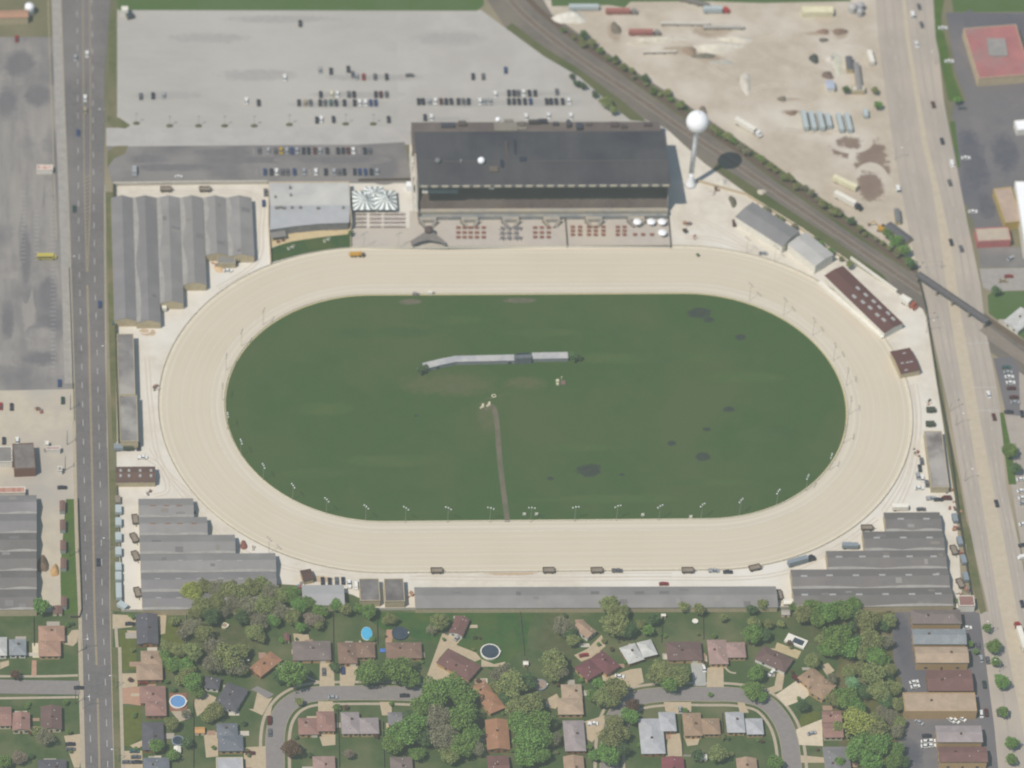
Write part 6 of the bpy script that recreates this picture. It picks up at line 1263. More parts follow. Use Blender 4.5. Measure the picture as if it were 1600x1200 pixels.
# ---------------------------------------------------------------- street loops, drives, walks
def stroke(name, pts, w, m, layer, k=6): mb = MB(); band(mb, smooth_line(GL(pts), k), -w/2, w/2, layer*.03); return mb.build(name, m, kind='structure')
loopL = [(430,1270),(430,1200),(430,1150),(438,1118),(458,1096),(490,1085),(540,1083),(600,1083),(650,1085),(672,1092)]
loopR = [(955,1270),(952,1200),(955,1150),(965,1115),(990,1093),(1040,1085),(1100,1085),(1150,1086),(1190,1095),(1215,1117),(1231,1150),(1238,1200),(1240,1270)]
stroke('loop_street', loopL, 8.6, m_strt, 5); stroke('loop_street', loopR, 8.6, m_strt, 5)
stroke('side_street', [(-60,1072),(0,1073),(60,1074),(127,1075)], 8.6, m_strt, 6)
for pts, offs in ((loopL, (6.8,)), (loopL, (-6.8,)), (loopR, (-6.8,)), (loopR, (6.8,))):
    mb = MB(); ln = smooth_line(GL(pts), 6); o_ = offs[0]
    if pts is loopL and o_ > 0: ln = ln[:-2]
    band(mb, ln, o_-.75, o_+.75, .13); mb.build('sidewalk', m_walk, kind='structure')
    mb = MB(); band(mb, ln, (4.3 if o_ > 0 else -4.55), (4.55 if o_ > 0 else -4.3), .19); mb.build('kerb', MATS['pale_kerb'], kind='structure')
for pts in ([(-60,1056.5),(60,1057),(122,1055.5)], [(-60,1092),(20,1091),(122,1089.5)]): stroke('sidewalk', pts, 1.4, m_walk, 4)
stroke('sidewalk', [(181,980),(183.5,1020),(186,1060),(186.5,1110),(189,1176)], 1.5, m_walk, 5); stroke('sidewalk', [(124.5,985),(126,1056),(126.5,1095),(128,1146),(129,1200)], 1.8, m_walk, 5)
D = m_drive
for pts, m_ in (([(176,960),(212,962),(212,972),(206,980),(176,983)],D),([(198,985),(216,986),(214,996),(202,994)],D),([(177,1053),(214,1052),(215,1073),(177,1077)],D),([(177,1077),(218,1073),(224,1100),(222,1103),(199,1100),(177,1101)],m_pink),([(178,1174),(222,1173),(224,1215),(180,1215)],D),([(203,1165),(222,1157),(222,1166),(212,1172)],D), ([(500,1034),(521,1034),(523,1074),(499,1074)],D),([(531,1036),(560,1036),(553,1074),(531,1074)],D),([(458,990),(482,992),(484,1002),(460,1003)],D),([(396,1108),(402,1082),(420,1092),(426,1090),(410,1118),(388,1108)],D),([(392,1078),(402,1072),(428,1085),(418,1092),(402,1082)],m_lotm), ([(318,1144),(340,1144),(341,1182),(322,1184)],D),([(380,1168),(418,1166),(420,1215),(384,1215)],D),([(497,1096),(520,1096),(522,1112),(497,1112)],D),([(593,1097),(612,1097),(612,1118),(597,1118)],D),([(691,990),(702,986),(722,997),(713,1008),(744,1020),(752,1030),(742,1034),(700,1013),(685,1030),(700,1050),(716,1056),(698,1062),(672,1078),(662,1070)],D), ([(752,1030),(772,1038),(790,1034),(784,1042),(752,1042)],D),([(968,1052),(985,1046),(1002,1044),(1006,1066),(985,1076),(972,1064)],D),([(897,1024),(918,1014),(940,992),(946,1010),(924,1028),(908,1034)],D),([(940,1052),(955,1056),(965,1052),(974,1062),(962,1066),(942,1064)],D), ([(1079,1036),(1102,1036),(1103,1072),(1084,1072)],mat('grey_driveway', O(182,182,178))),([(1105,1038),(1130,1038),(1131,1074),(1104,1074)],D),([(1037,1097),(1080,1097),(1080,1112),(1060,1116),(1040,1112)],D),([(1045,1146),(1062,1146),(1068,1182),(1040,1182)],D),([(1152,1096),(1162,1096),(1170,1114),(1156,1114)],D), ([(1214,1052),(1226,1052),(1222,1078),(1206,1084),(1198,1076),(1210,1072)],D),([(1244,1064),(1258,1072),(1268,1084),(1254,1094),(1228,1104),(1212,1086)],mat('pale_wide_driveway', O(218,206,184), O(206,194,174), .4)),([(1244,1140),(1284,1124),(1286,1166),(1246,1164)],MATS['pale_wide_driveway']),([(1248,1180),(1290,1184),(1290,1192),(1248,1192)],D), ([(905,1130),(945,1118),(945,1140),(925,1160),(908,1150)],D),([(1214,1004),(1252,1018),(1246,1030),(1210,1016)],mat('tan_patio', O(198,184,152))),([(1282,1040),(1294,1036),(1304,1048),(1292,1056)],D),([(498,1148),(524,1148),(524,1164),(504,1166)],D),([(100,1150),(126,1147),(130,1170),(124,1200),(116,1200),(104,1166)],D),([(112,985),(122,984),(124,1000),(114,1010),(98,1006)],D), ([(50,1005),(61,1005),(62,1028),(51,1028)],mat('cream_patio', O(220,212,188))),([(50,1032),(57,1032),(57,1056),(49,1056)],m_pink),([(0,1035),(14,1032),(14,1040),(0,1046)],D),([(246,960),(260,962),(258,990),(250,992)],D),([(560,1004),(586,1004),(586,1012),(572,1010),(562,1000)],D),([(604,984),(616,984),(612,1004),(602,1004)],m_pink), ([(855,1092),(870,1084),(876,1096),(868,1108),(852,1104)],D),([(1068,1150),(1094,1152),(1090,1164),(1074,1166)],D),([(320,1082),(338,1090),(332,1104),(320,1110),(308,1120),(302,1096)],D),([(266,1110),(296,1108),(300,1122),(280,1128)],m_walk),([(425,1104),(422,1120),(412,1118)],D)):
    sheet('driveway', pts, m_, 4.5)
for (a, b, c, d) in ((468,1050,500,1066), (1130,1040,1150,1052)): stroke('garden_path', [(a,b),((a+c)/2,b+10),(c,d)], 1.0, m_walk, 5)
mb = MB(); 
sheet('fresh_green_lawn', [(560,958),(880,955),(880,1060),(790,1060),(700,1010),(600,985)], mat('fresh_lawn', O(90,116,82), O(84,108,78), .2, c3=O(104,118,86), scale3=.06), 2.5)  # lawn sheet in a fresher, deeper green
sheet('dry_lawn', [(186,984),(212,986),(214,1046),(188,1050)], mat('dry_lawn_grass', O(116,124,86), O(108,116,82), .3), 4)
sheet('dry_lawn', [(190,1104),(220,1104),(222,1150),(205,1166),(192,1166)], MATS['dry_lawn_grass'], 4)
sheet('dry_lawn', [(250,970),(288,968),(286,1050),(256,1050)], MATS['dry_lawn_grass'], 4)
sheet('dry_lawn', [(1254,1112),(1282,1112),(1280,1124),(1256,1140),(1248,1130)], MATS['dry_lawn_grass'], 4)
sheet('scrub_ground', [(1320,952),(1398,952),(1412,1100),(1416,1270),(1330,1270),(1300,1100)], mat('scrub_olive', O(118,118,92), O(104,110,88), .15, c3=O(134,128,110), scale3=.04), 4)
# ================================================================== TREES
def leafmat(nm, cs, rough=.7):
    m = bpy.data.materials.new('foliage_'+nm); m.use_nodes = True; t = m.node_tree; n = t.nodes; l = t.links; b = n['Principled BSDF']
    b.inputs['Roughness'].default_value = rough; b.inputs['Specular IOR Level'].default_value = .35
    g = n.new('ShaderNodeNewGeometry'); r = n.new('ShaderNodeValToRGB'); l.new(g.outputs['Random Per Island'], r.inputs[0])
    e = r.color_ramp.elements; e[0].color = (*cs[0], 1); e[1].color = (*cs[-1], 1)
    for i, c in enumerate(cs[1:-1]): q = e.new((i+1)/(len(cs)-1)); q.color = (*c, 1)
    no = n.new('ShaderNodeTexNoise'); no.inputs['Scale'].default_value = .35; l.new(g.outputs['Position'], no.inputs['Vector'])
    rp = n.new('ShaderNodeMapRange'); rp.inputs[1].default_value = .3; rp.inputs[2].default_value = .7; rp.inputs[3].default_value = .8; rp.inputs[4].default_value = 1.25; l.new(no.outputs[0], rp.inputs[0])
    oi = n.new('ShaderNodeObjectInfo'); r2 = n.new('ShaderNodeMapRange'); r2.inputs[3].default_value = .86; r2.inputs[4].default_value = 1.14; l.new(oi.outputs['Random'], r2.inputs[0])
    r3 = n.new('ShaderNodeMapRange'); r3.inputs[3].default_value = .482; r3.inputs[4].default_value = .512; l.new(oi.outputs['Random'], r3.inputs[0])
    mu = n.new('ShaderNodeMath'); mu.operation = 'MULTIPLY'; l.new(rp.outputs[0], mu.inputs[0]); l.new(r2.outputs[0], mu.inputs[1])
    hs = n.new('ShaderNodeHueSaturation'); l.new(mu.outputs[0], hs.inputs['Value']); l.new(r3.outputs[0], hs.inputs['Hue']); l.new(r.outputs[0], hs.inputs['Color']); l.new(hs.outputs[0], b.inputs['Base Color'])
    return m
KM = dict(green=leafmat('green', [O(*DS((102,134,85),.9)), O(*DS((118,150,93),.9)), O(*DS((134,162,103),.9))]), olive=leafmat('olive', [O(*DS((124,136,95),.9)), O(*DS((138,148,103),.9)), O(*DS((152,158,113),.9))]),
          bare=leafmat('grey_brown', [O(*DS((138,136,117),.9)), O(*DS((148,146,125),.9)), O(*DS((144,150,117),.9))]), dark=leafmat('dark_green', [O(*DS((92,116,91),.9)), O(*DS((102,126,95),.9)), O(*DS((112,134,99),.9))]),
          yellow=leafmat('yellow_green', [O(*DS((138,148,85),.9)), O(*DS((156,164,97),.9)), O(*DS((166,170,109),.9))]), maroon=leafmat('maroon', [O(*DS((108,94,85),.9)), O(*DS((122,104,93),.9)), O(*DS((128,112,99),.9))]),
          mint=leafmat('mint', [O(*DS((124,162,119),.9)), O(*DS((140,176,133),.9))]), pink=leafmat('pinkish', [O(*DS((150,136,125),.9)), O(*DS((162,150,137),.9)), O(*DS((140,138,113),.9))]))
KW = dict(green='fresh green leafy', olive='olive green', bare='grey brown bare twigged', dark='dark green', yellow='yellow green', maroon='dark maroon leaved', mint='pale mint green', pink='pinkish grey budding')
m_bark = mat('tree_bark', O(112,102,92), O(96,90,84), 1, co='obj')
def crown_mesh(seed, R, n, leaf, kind):
    rnd = random.Random(seed); vs = []; fs = []; g = rnd.gauss
    rz = R*(.78 if kind != 'dark' else 1.0); nl = rnd.randint(20, 28); lobes = []
    for i in range(nl):
        while True:
            v = Vector((rnd.uniform(-1, 1), rnd.uniform(-1, 1), rnd.uniform(-.8, 1)))
            if v.length < 1: break
        k = rnd.uniform(.20, .42); lobes.append((Vector((v.x*R*(1-k*.8), v.y*R*(1-k*.8), v.z*rz*(1-k*.8))), k*R))
    for i in range(n):
        c, r = lobes[rnd.randrange(nl)]
        d = Vector((g(0, 1), g(0, 1), g(.15, 1))).normalized(); p = c+d*r*rnd.uniform(.62, 1.08)
        if rnd.random() < .3:
            e_ = Vector((g(0, 1), g(0, 1), abs(g(.2, .8)))).normalized(); q_ = rnd.uniform(.55, 1.0)*(1+.16*sin(3*atan2(e_.y, e_.x)+seed)+.1*sin(7*atan2(e_.y, e_.x))); p = Vector((e_.x*R*q_, e_.y*R*q_, e_.z*rz*q_*.95))
        nn = (d*.55+Vector((g(0, .45), g(0, .45), .55+g(0, .35)))).normalized(); u = nn.orthogonal().normalized(); w = nn.cross(u)
        q = rnd.uniform(0, 6.28); u, w = u*cos(q)+w*sin(q), w*cos(q)-u*sin(q)
        if kind in ('bare', 'pink') and rnd.random() < .72: s1, s2 = leaf*rnd.uniform(.8, 1.8), leaf*rnd.uniform(.10, .2)
        else: s1, s2 = leaf*rnd.uniform(.45, .8), leaf*rnd.uniform(.35, .65)
        b = len(vs); vs += [tuple(p-u*s1-w*s2*.4), tuple(p+w*-s2), tuple(p+u*s1+w*s2*.3), tuple(p+w*s2*1.2)]; fs.append((b, b+1, b+2, b+3))
    me = bpy.data.meshes.new('crown'); me.from_pydata(vs, [], fs); me.materials.append(KM[kind]); return me
def trunk_mesh(seed, R, hc):
    rnd = random.Random(seed); mb = MB(); mb.tube((0, 0, -hc), (.1, .05, -R*.2), R*.085, R*.05, 8)
    for i in range(7):
        a = i*.9+rnd.uniform(0, .5); z0 = -hc*.45+i*.04*R; L_ = R*rnd.uniform(.5, .8)
        mb.tube((0, 0, z0), (cos(a)*L_, sin(a)*L_, z0+R*rnd.uniform(.4, .9)), R*.04, R*.012, 5)
    me = bpy.data.meshes.new('trunk'); me.from_pydata(mb.v, [], mb.f); me.materials.append(m_bark); return me
TP = {}
def tree_proto(kind, big, v):
    k = (kind, big, v)
    if k not in TP:
        R = 5.0 if big else 2.2; n = (4200 if big else 1100); n = int(n*(.75 if kind in ('bare', 'pink') else 1)); lf = .5 if big else .36
        hc = R*1.15+.8
        TP[k] = (crown_mesh(hash(kind) % 1 + v*17+len(kind)*5+big, R, n, lf, kind), trunk_mesh(v, R, hc), R, hc)
    return TP[k]
for a in ((1478,820,'the east boundary clutter'),(64,930,'the western garden sheds'),(1440,1000,'the flats car park'),(770,570,'the infield tote board'),(1087,200,'the water tower'),(1330,120,'the gravel yard office'),(1400,360,'the yellow digger'),(960,40,'the upper gravel yard'),(1578,690,'the far right car column'),(1345,985,'the canoe by the flats'),
          (300,975,'the pale garden fence'),(766,1018,'the white rimmed pool'),(573,990,'the blue oval pool'),(278,1096,'the round blue pool'),(1243,1000,'the white rectangular pool'),(844,1070,'the tan covered pool'),(351,977,'the tiny ring pool'),(1086,972,'the white trampoline'),(821,1040,'the white garden hut'),(388,930,'the south west barns'),(505,935,'the pale metal shed'),(598,925,'the two sooty barns'),(930,945,'the long south barn'),(1330,940,'the southernmost south east barn'),
          (1165,1088,'the right loop street bend'),(640,1090,'the left loop street end'),(955,1120,'the right loop west side'),(1250,1120,'the fan driveway'),(1200,300,'the railway corridor'),(905,110,'the north railway verge'),(1320,1180,'the bottom right tree belt'),(820,1180,'the bottom centre edge'),(700,1150,'the big grove'),(1550,1080,'the east road pavement')):
    LM.append(a)
UL = set()
def tlabel(desc, px, py):
    c = sorted(LM, key=lambda q: hypot(q[0]-px, (q[1]-py)*1.2))
    for lm in c[:14]:
        dx, dy = px-lm[0], py-lm[1]; a = math.degrees(atan2(-dy, dx)) % 360
        d = ['right of', 'above and right of', 'above', 'above and left of', 'left of', 'below and left of', 'below', 'below and right of'][int((a+22.5)//45) % 8]
        l = f'{desc} {d} {lm[2]}'
        if l not in UL and len(l.split()) <= 16: UL.add(l); return l
    UL.add(l); return l
tn = [0]
def tree(px, py, r, kind, flat=1.0, pre=''):
    tn[0] += 1; i = tn[0]; rnd = random.Random(i*13+7)
    if kind == 'bare' and rnd.random() < .38: kind = 'olive'
    R = r/3.15; big = R >= 3.4
    cm, tm, PR, phc = tree_proto(kind, big, rnd.randrange(4)); s = R/PR; sz = s*rnd.uniform(.85, 1.1)*flat; hc = phc*sz
    x, y = G(px, py, hc); sw = 'large' if R > 6 else 'mid sized' if R > 4 else 'small' if R > 2.4 else 'very small'
    nm = 'shrub' if R <= 2.4 else 'tree'
    t = thing(nm, (x, y, 0), tlabel(f'{sw} {KW[kind]} {nm}', px, py), nm); t.rotation_euler = (0, 0, rnd.uniform(0, 6.28)); t.scale = (s*rnd.uniform(.86, 1.12), s*rnd.uniform(.86, 1.12), sz)
    for me, n_ in ((cm, 'crown'), (tm, 'trunk')): o = bpy.data.objects.new(n_, me); COL.objects.link(o); o.parent = t; o.location = (0, 0, phc)
g, o, b, d = 'green', 'olive', 'bare', 'dark'
TREES = [(300,925,16,'yellow'),(318,917,14,o),(338,920,15,b),(357,922,16,b),(374,926,17,o),(392,920,17,o),(409,916,15,o),(423,926,16,b),(315,947,15,o),(337,941,16,b),(364,943,16,b),(387,946,16,b),(413,946,18,b),(437,932,15,o),(455,929,14,g),(466,945,13,g),(437,955,15,b),(456,964,14,o),(481,942,12,g),(488,968,14,'pink'),(500,955,12,g),(525,945,11,g),(540,952,10,o),(331,964,13,d),(306,957,12,o),(402,970,14,b),(428,968,12,g),(469,980,9,g),
 (300,980,16,b),(318,990,14,b),(301,1019,16,o),(290,1040,13,g),(336,1012,17,b),(353,1027,21,b),(333,1038,17,b),(368,1041,17,b),(377,1018,14,b),(301,1066,15,g),(309,1081,11,g),(291,1056,12,o),(335,1111,15,o),(324,1121,11,o),(398,988,13,o),(456,1053,21,g),(436,1058,11,d),(468,1096,7,o),(455,1170,15,'maroon'),(524,1044,7,d),(576,1052,20,g),(292,1160,9,d),(410,962,12,b),(350,955,11,b),(378,965,12,d),
 (24,1054,9,'maroon'),(70,1152,15,b),(58,1143,10,o),(260,1009,11,o),(268,1038,13,g),(279,1015,13,o),(245,1165,12,g),(268,1131,11,o),(30,1184,12,'pink'),(7,1190,12,g),(64,947,14,g),(285,990,10,b),(272,970,9,o),(257,1024,9,g),(282,1062,10,o),(270,1180,9,g),(290,1115,8,b),
 (622,1047,24,g),(641,1060,16,g),(600,1054,13,d),(679,1085,25,g),(661,1103,18,g),(707,1076,23,g),(727,1091,21,g),(687,1121,23,b),(722,1121,25,g),(736,1146,18,g),(632,1144,25,g),(614,1162,17,g),(653,1131,16,g),(692,1152,23,b),(721,1164,21,g),(704,1178,15,b),(577,955,12,g),(609,968,11,b),(687,972,16,b),(674,984,9,b),(745,1170,12,b),(663,1155,14,d),(640,1120,13,d),(652,1178,12,g),(560,950,9,g),
 (784,1054,19,b),(799,1068,21,o),(780,1075,13,o),(824,1066,13,d),(811,1106,21,o),(833,1098,19,b),(814,1131,22,g),(842,1128,20,g),(826,1156,24,g),(848,1152,17,g),(821,1182,19,g),(862,1131,11,d),(866,1155,13,b),(866,1033,19,b),(863,1052,15,b),(879,978,17,b),(889,987,12,d),(792,1090,11,d),(846,1180,14,g),(895,1000,10,o),
 (953,945,15,o),(971,957,14,b),(961,977,19,o),(981,985,13,d),(876,985,8,d),(866,1024,12,b),(875,1050,14,b),(1021,968,10,d),(1068,948,9,o),(1092,952,10,o),(1174,953,9,d),(1192,944,9,o),(1177,990,15,g),(1032,1051,21,o),(1063,1056,18,o),(1047,1068,14,g),(963,1076,18,o),(955,1096,13,o),(989,1103,12,'maroon'),(984,1119,14,g),(959,1130,15,o),(955,1150,18,o),(970,1147,14,b),(947,1168,12,g),(952,1182,16,g),(972,1172,12,d),(1121,1178,15,b),(1176,1079,16,g),(1190,1088,10,g),(1211,1192,13,g),(926,1087,12,g),(942,1090,17,o),(935,1068,10,g),(930,1180,11,g),(1090,1180,9,d),(1013,985,9,g),(1002,975,8,o),(1130,965,7,o),
 (1178,972,10,b),(1194,993,11,d),(1182,1052,14,g),(1201,975,8,o),(1256,959,15,o),(1270,949,15,g),(1295,956,19,g),(1318,954,17,g),(1277,967,14,g),(1339,961,12,d),(1309,996,24,g),(1294,1015,14,g),(1326,1011,19,g),(1341,1002,12,d),(1269,1033,12,b),(1332,1069,12,'mint'),(1321,1090,19,g),(1304,1093,14,o),(1352,1082,13,d),(1338,1104,15,g),(1253,1103,11,d),(1356,971,19,o),(1360,1001,17,o),(1368,1027,17,g),(1364,1054,19,o),(1380,978,10,d),(1383,1032,9,g),(1374,1080,18,o),(1384,1096,13,d),(1380,1113,12,b),(1340,1129,24,'yellow'),(1366,1136,20,o),(1390,1121,14,b),(1400,1143,12,b),(1341,1172,21,g),(1374,1164,21,g),(1401,1172,13,g),(1361,1192,18,g),(1396,1190,14,g),(1333,945,14,g),(1240,948,8,g),(1220,975,7,o),(1346,1045,13,o),(1388,1060,9,d),(1310,1135,9,o),(1312,1190,8,g),
 (1553,1010,12,g),(1565,1065,13,g),(1567,1112,9,g),(1542,981,8,g),(1581,1161,12,g),(1580,1186,9,g),(1516,1006,6,g),(1524,1018,5,g),(1578,704,13,g),(1587,732,9,d),(1556,454,8,d),(1556,1034,8,g),
 (987,110,6,o),(962,92,7,d),(1008,122,7,d),(1043,144,7,b),(1065,163,8,o),(912,54,8,d),(925,66,7,o),(900,130,5,d),(911,134,6,d),(930,148,5,d),(947,160,11,o),(958,172,8,b),(893,119,5,d),(1231,276,8,o),(1258,293,6,b),(1285,318,8,o),(1303,330,9,o),(1330,345,7,d),(1400,377,12,g),(1386,364,9,g),(1413,390,10,g),(1424,412,9,d),(1404,392,8,o),(1121,205,8,o),(1135,212,8,o),(1160,232,6,b),(1148,221,5,o),(1322,140,7,d),(1367,141,7,o),(1372,164,7,g),(975,104,7,b),(938,78,6,o),(1094,186,6,o),(1190,248,6,g),(1496,156,7,g),
 (657,577,8,d),(666,574,5,d),(896,557,8,d),(904,558,6,d),(548,364,5,d),(440,1000,5,g),(1090,398,3,d),(1070,360,4,'maroon'),(545,1178,8,'pink'),(1110,1085,4,g)]
for q in TREES: tree(*q)
random.seed(9)
for (xa, ya, xb, yb, n_) in ((1112,200,1200,254,8),(1200,256,1334,350,13),(1334,352,1430,416,7),(880,46,975,104,9),(985,114,1070,172,6),(1180,318,1250,360,5),(1270,372,1330,415,5)):
    for i_ in range(n_): f_ = (i_+random.random()*.7)/n_; tree(xa+(xb-xa)*f_+random.uniform(-3, 3), ya+(yb-ya)*f_+random.uniform(-3, 3), random.uniform(4, 7.5), random.choice((o, o, b, b, g)))
for (px_, py_, r_) in ((1384,1003,13),(1390,1046,12),(1396,1075,13),(1402,1100,11),(1388,970,12),(1350,1150,16),(1404,1128,11),(1330,980,10),(1326,1050,11),(1345,1020,14),(1410,1190,11),(1300,1060,9),(1284,1000,11)): tree(px_, py_, r_, random.choice((o, g, b, o, d)))
for p in [q for q in TREES if q[2] >= 13 and 280 < q[0] < 520 and q[1] < 1045][::2]:
    tree(p[0]+9, p[1]+8, 9, b if p[3] == b else o)
# ground cover under the groves, a slightly duller green than the lawn
for a in ((700,1120,60,60),(830,1120,40,70),(340,1000,60,55),(400,945,110,22),(1350,1080,30,120),(1300,975,60,30),(870,1010,30,50)):
    blot('undergrowth', *a, mat('grove_undergrowth', O(98,108,86), O(112,116,96), .3), 3, j=.3)

rc_ = random.Random(41); hx_ = [(l_[0], l_[1]) for l_ in LM[:46]]
for (x_, y_) in hx_:
    if y_ < 950 or x_ > 1420 and rc_.random() < .5: continue
    for j_ in range(3): tree(x_+rc_.choice((-1, 1))*rc_.uniform(20, 34), y_+rc_.choice((-1, 1))*rc_.uniform(17, 27), rc_.uniform(2.6, 5.0), rc_.choice((g, o, d, g, 'maroon')))
# ================================================================== GRAVEL YARD, CLUTTER, POOL YARDS
def pile(px, py, rx, ry, h, c, label, cat='gravel heap', name='gravel_heap', rot=0, seed=0):
    x, y = G(px, py); rnd = random.Random(int(px*3+py)); rx, ry = rx/3.0, ry/2.2; n = 14; vs = []; rings = 5
    ph = [rnd.uniform(0, 6.28) for _ in range(3)]
    for j in range(rings):
        f_ = 1-j/(rings-1)
        for i in range(n):
            a = 2*pi*i/n; k = f_*(1+.16*sin(2*a+ph[0])+.12*sin(3*a+ph[1])+rnd.uniform(-.06, .06)); X, Y = rx*k*cos(a), ry*k*sin(a)
            vs.append((x+X*cos(rot)-Y*sin(rot), y+X*sin(rot)+Y*cos(rot), h*(1-f_**1.6)*(1+rnd.uniform(-.08, .08)) if j else 0))
    mb = MB(); mb.add(vs, [(j*n+i, j*n+(i+1) % n, (j+1)*n+(i+1) % n, (j+1)*n+i) for j in range(rings-1) for i in range(n)])
    nm = 'heap_%d_%d_%d' % c; o_ = mb.build(name, mat(nm, O(*c), O(*[int(v*.9) for v in c]), .3), smooth=True); return tag(o_, label, cat)
for a in ((890,28,24,12,4,(236,232,220),'large white gravel heap beside the railway at top'),(1100,88,18,5,2,(140,138,128),'dark gravel heap among the white ones, upper yard'),(1035,62,40,5,2,(222,216,202),'long pale gravel ridge, upper yard'),(1120,75,40,9,3,(226,220,206),'broad white gravel heap in the upper yard middle'),(1150,62,26,6,2,(220,214,200),'pale gravel heap right of the upper ridge'),
          (1000,68,22,4,1.5,(216,208,192),'low pale heap left in the upper yard'),(1165,130,8,22,1.6,(218,212,200),'narrow pale gravel strip slanting in the yard'),(1128,98,18,4,2,(196,194,186),'grey white heap below the broad one'),(1078,80,14,7,2,(168,152,136),'brown earth heap in the upper yard'),(962,45,8,12,2,(140,134,124),'dark earth heap near the railway top'),
          (1272,92,9,7,3,(104,112,108),'round dark green heap in the yard depot'),(1297,92,9,5,2,(214,208,198),'pale heap right of the round dark one'),(1293,118,11,6,2,(140,128,122),'dark brown heap in the yard depot'),(1312,50,12,6,2,(150,134,124),'brown earth heap in upper right yard'),(1286,50,12,4,2,(160,140,128),'reddish earth heap in upper right yard'),(1287,63,7,4,1.5,(128,126,122),'small dark heap in upper right yard'),
          (1222,155,9,4,1.5,(140,136,124),'small dark heap above the parked trailers, left'),(1237,177,10,4,1.5,(152,136,124),'small brown heap left of parked trailers'),(1098,175,8,8,2,(152,142,132),'brown heap beside the water tower railway side'),(86,892,6,10,2.2,(204,170,128),'orange soil heap beside the small brown sheds'),(67,882,8,14,2.6,(136,124,112),'brown rubble heap beside the western barns'),
          (331,399,7,9,3,(104,88,80),'dark brown manure heap by the short barns'),(343,421,9,5,1.2,(222,196,164),'orange tan heap below the short barns'),(381,852,6,6,1.6,(160,120,114),'red rubble heap beside the third south west barn'),(1190,300,7,5,1.5,(214,206,190),'pale rubble heap near the railway by workshop'),(1128,285,7,6,1.8,(226,222,212),'white rubble heap at the foot of the railway bank'),(1113,302,7,4,1.4,(206,200,190),'grey white rubble heap beside the water tower foot'),
          (1145,315,6,9,1.8,(128,126,116),'dark scrap heap above the workshop'),(1308,100,8,22,.8,(214,212,196),'pale concrete pad like heap in the depot')):
    pile(*a)
put('longw', lambda: mk_trailer(m_white, 13, 2.6, 3.6, 'lorry', 'lorry', paint('white', O(*CARC['white']))), 1164, 200, -.72, 'white lorry parked along the railway right of the water tower')
put('longp', lambda: mk_trailer(m_crm, 14, 2.7, 3.4), 1320, 290, -.62, 'cream trailer upper of the two beside the mud')
put('longq', lambda: mk_trailer(m_white, 13, 2.6, 3.6, 'lorry', 'lorry', paint('black', O(*CARC['black']))), 1320, 315, -.68, 'white lorry with dark cab lower of two beside the mud')
put('tt', lambda: mk_trailer(m_bt, 13, 2.5, 3.2), 1257, 192, pi/2+.05, 'grey white trailer leftmost of the first parked group', None)
for px, l in ((1269,'grey white trailer second of the first parked group'),(1282,'grey white trailer third of the first parked group'),(1294,'grey white trailer rightmost of the first parked group'),(1312,'pale trailer left of the second parked group'),(1325,'pale trailer right of the second parked group')):
    put('tt', None, px, 193 if px < 1300 else 196, pi/2+.08, l, 'parked trailers', (.95 if px != 1294 else .7, 1, 1))
put('tt2', lambda: mk_trailer(m_white, 9, 2.6, 3.2), 1360, 94, pi/2+.12, 'bright white trailer beside the east road depot')
put('tr', None, 1352, 181, pi/2, 'pale blue trailer right of the parked groups', 'pale blue trailers', (1,.8,1))
put('reda', lambda: mk_trailer(mat('dull_red_trailer', O(176,128,122), co='obj'), 13, 2.6, 3.0, 'lorry', 'lorry', m_lampd), 965, 21, 0, 'dull red lorry near the big white heap')
put('reda', None, 1001, 54, 0, 'dull red lorry in the second line of the upper yard')
put('whb', lambda: mk_trailer(m_bt, 16, 2.6, 3.0), 912, 15, 0, 'long grey white trailer above the big white heap')
put('whr', lambda: mk_trailer(m_bt, 10, 2.8, 3.4, 'lorry', 'lorry', paint('brightred', O(190,92,92))), 1113, 19, 0, 'grey white lorry with bright red front at the top yard')
R = rect_of(((1253,10),(1302,10),(1302,20),(1253,20)), 3.5, 0); t = thing('container_office', (R[0], R[1], 0), 'long cream site office box at the top of the yard', 'container'); roof_block(R, 3.5, 0, 'flat', t, m_crm, m_crm, .1)
x, y = G(1338, 12, 3); t = thing('silo_group', (x, y, 0), 'pale storage silos at the upper right of the yard', 'silos')
for dx_, dy_, r_ in ((-2, 0, 2.2), (2.3, 1.4, 2.0), (1.6, -3, 1.7)): MB().lathe(x+dx_, y+dy_, [(r_, 0), (r_, 4.2), (r_*.4, 5.3), (.1, 5.5)], 14).build('silo', m_tb, t)
for (px, py, lx, ly, h, an, c, l) in ((1070,40,26,1.6,2,-.02,(214,208,198),'long pale conveyor running across the upper yard'),(1130,46,22,1.4,2.4,.0,(196,192,186),'second pale conveyor right of the first, upper yard'),(1085,6,16,2.6,2,-.35,(140,138,132),'grey conveyor slanting at the top edge of yard'),(1030,84,18,1.2,1.6,.03,(220,212,200),'thin pale conveyor in the lower part of upper yard')):
    x, y = G(px, py); t = thing('conveyor', (x, y, 0), l, 'conveyor'); MB().box(x, y, 1.2, 1.2+h*.5, lx, ly, an).build('belt', mat('conv_%d' % c[0], O(*c)), t)
    for f_ in (-.45, -.15, .15, .45): MB().box(x+cos(an)*lx*f_, y+sin(an)*lx*f_, 0, 1.2, .4, ly*1.1, an).build('leg', m_wagd, t)
x, y = G(1300, 130, 3); shedlike('small blue white roofed hut in the yard depot', ((1289,126),(1302,125),(1305,138),(1292,139)), 3.5, .5, 'x', mat('blue_white_roof', O(186,194,210)), m_white, name='hut', cat='hut')
shedlike('dark narrow roofed shed in the yard depot', ((1321,88),(1332,88),(1334,108),(1323,108)), 3.5, .6, 'y', mat('depot_dark_roof', O(118,120,124)), m_wallc, name='shed', cat='shed')
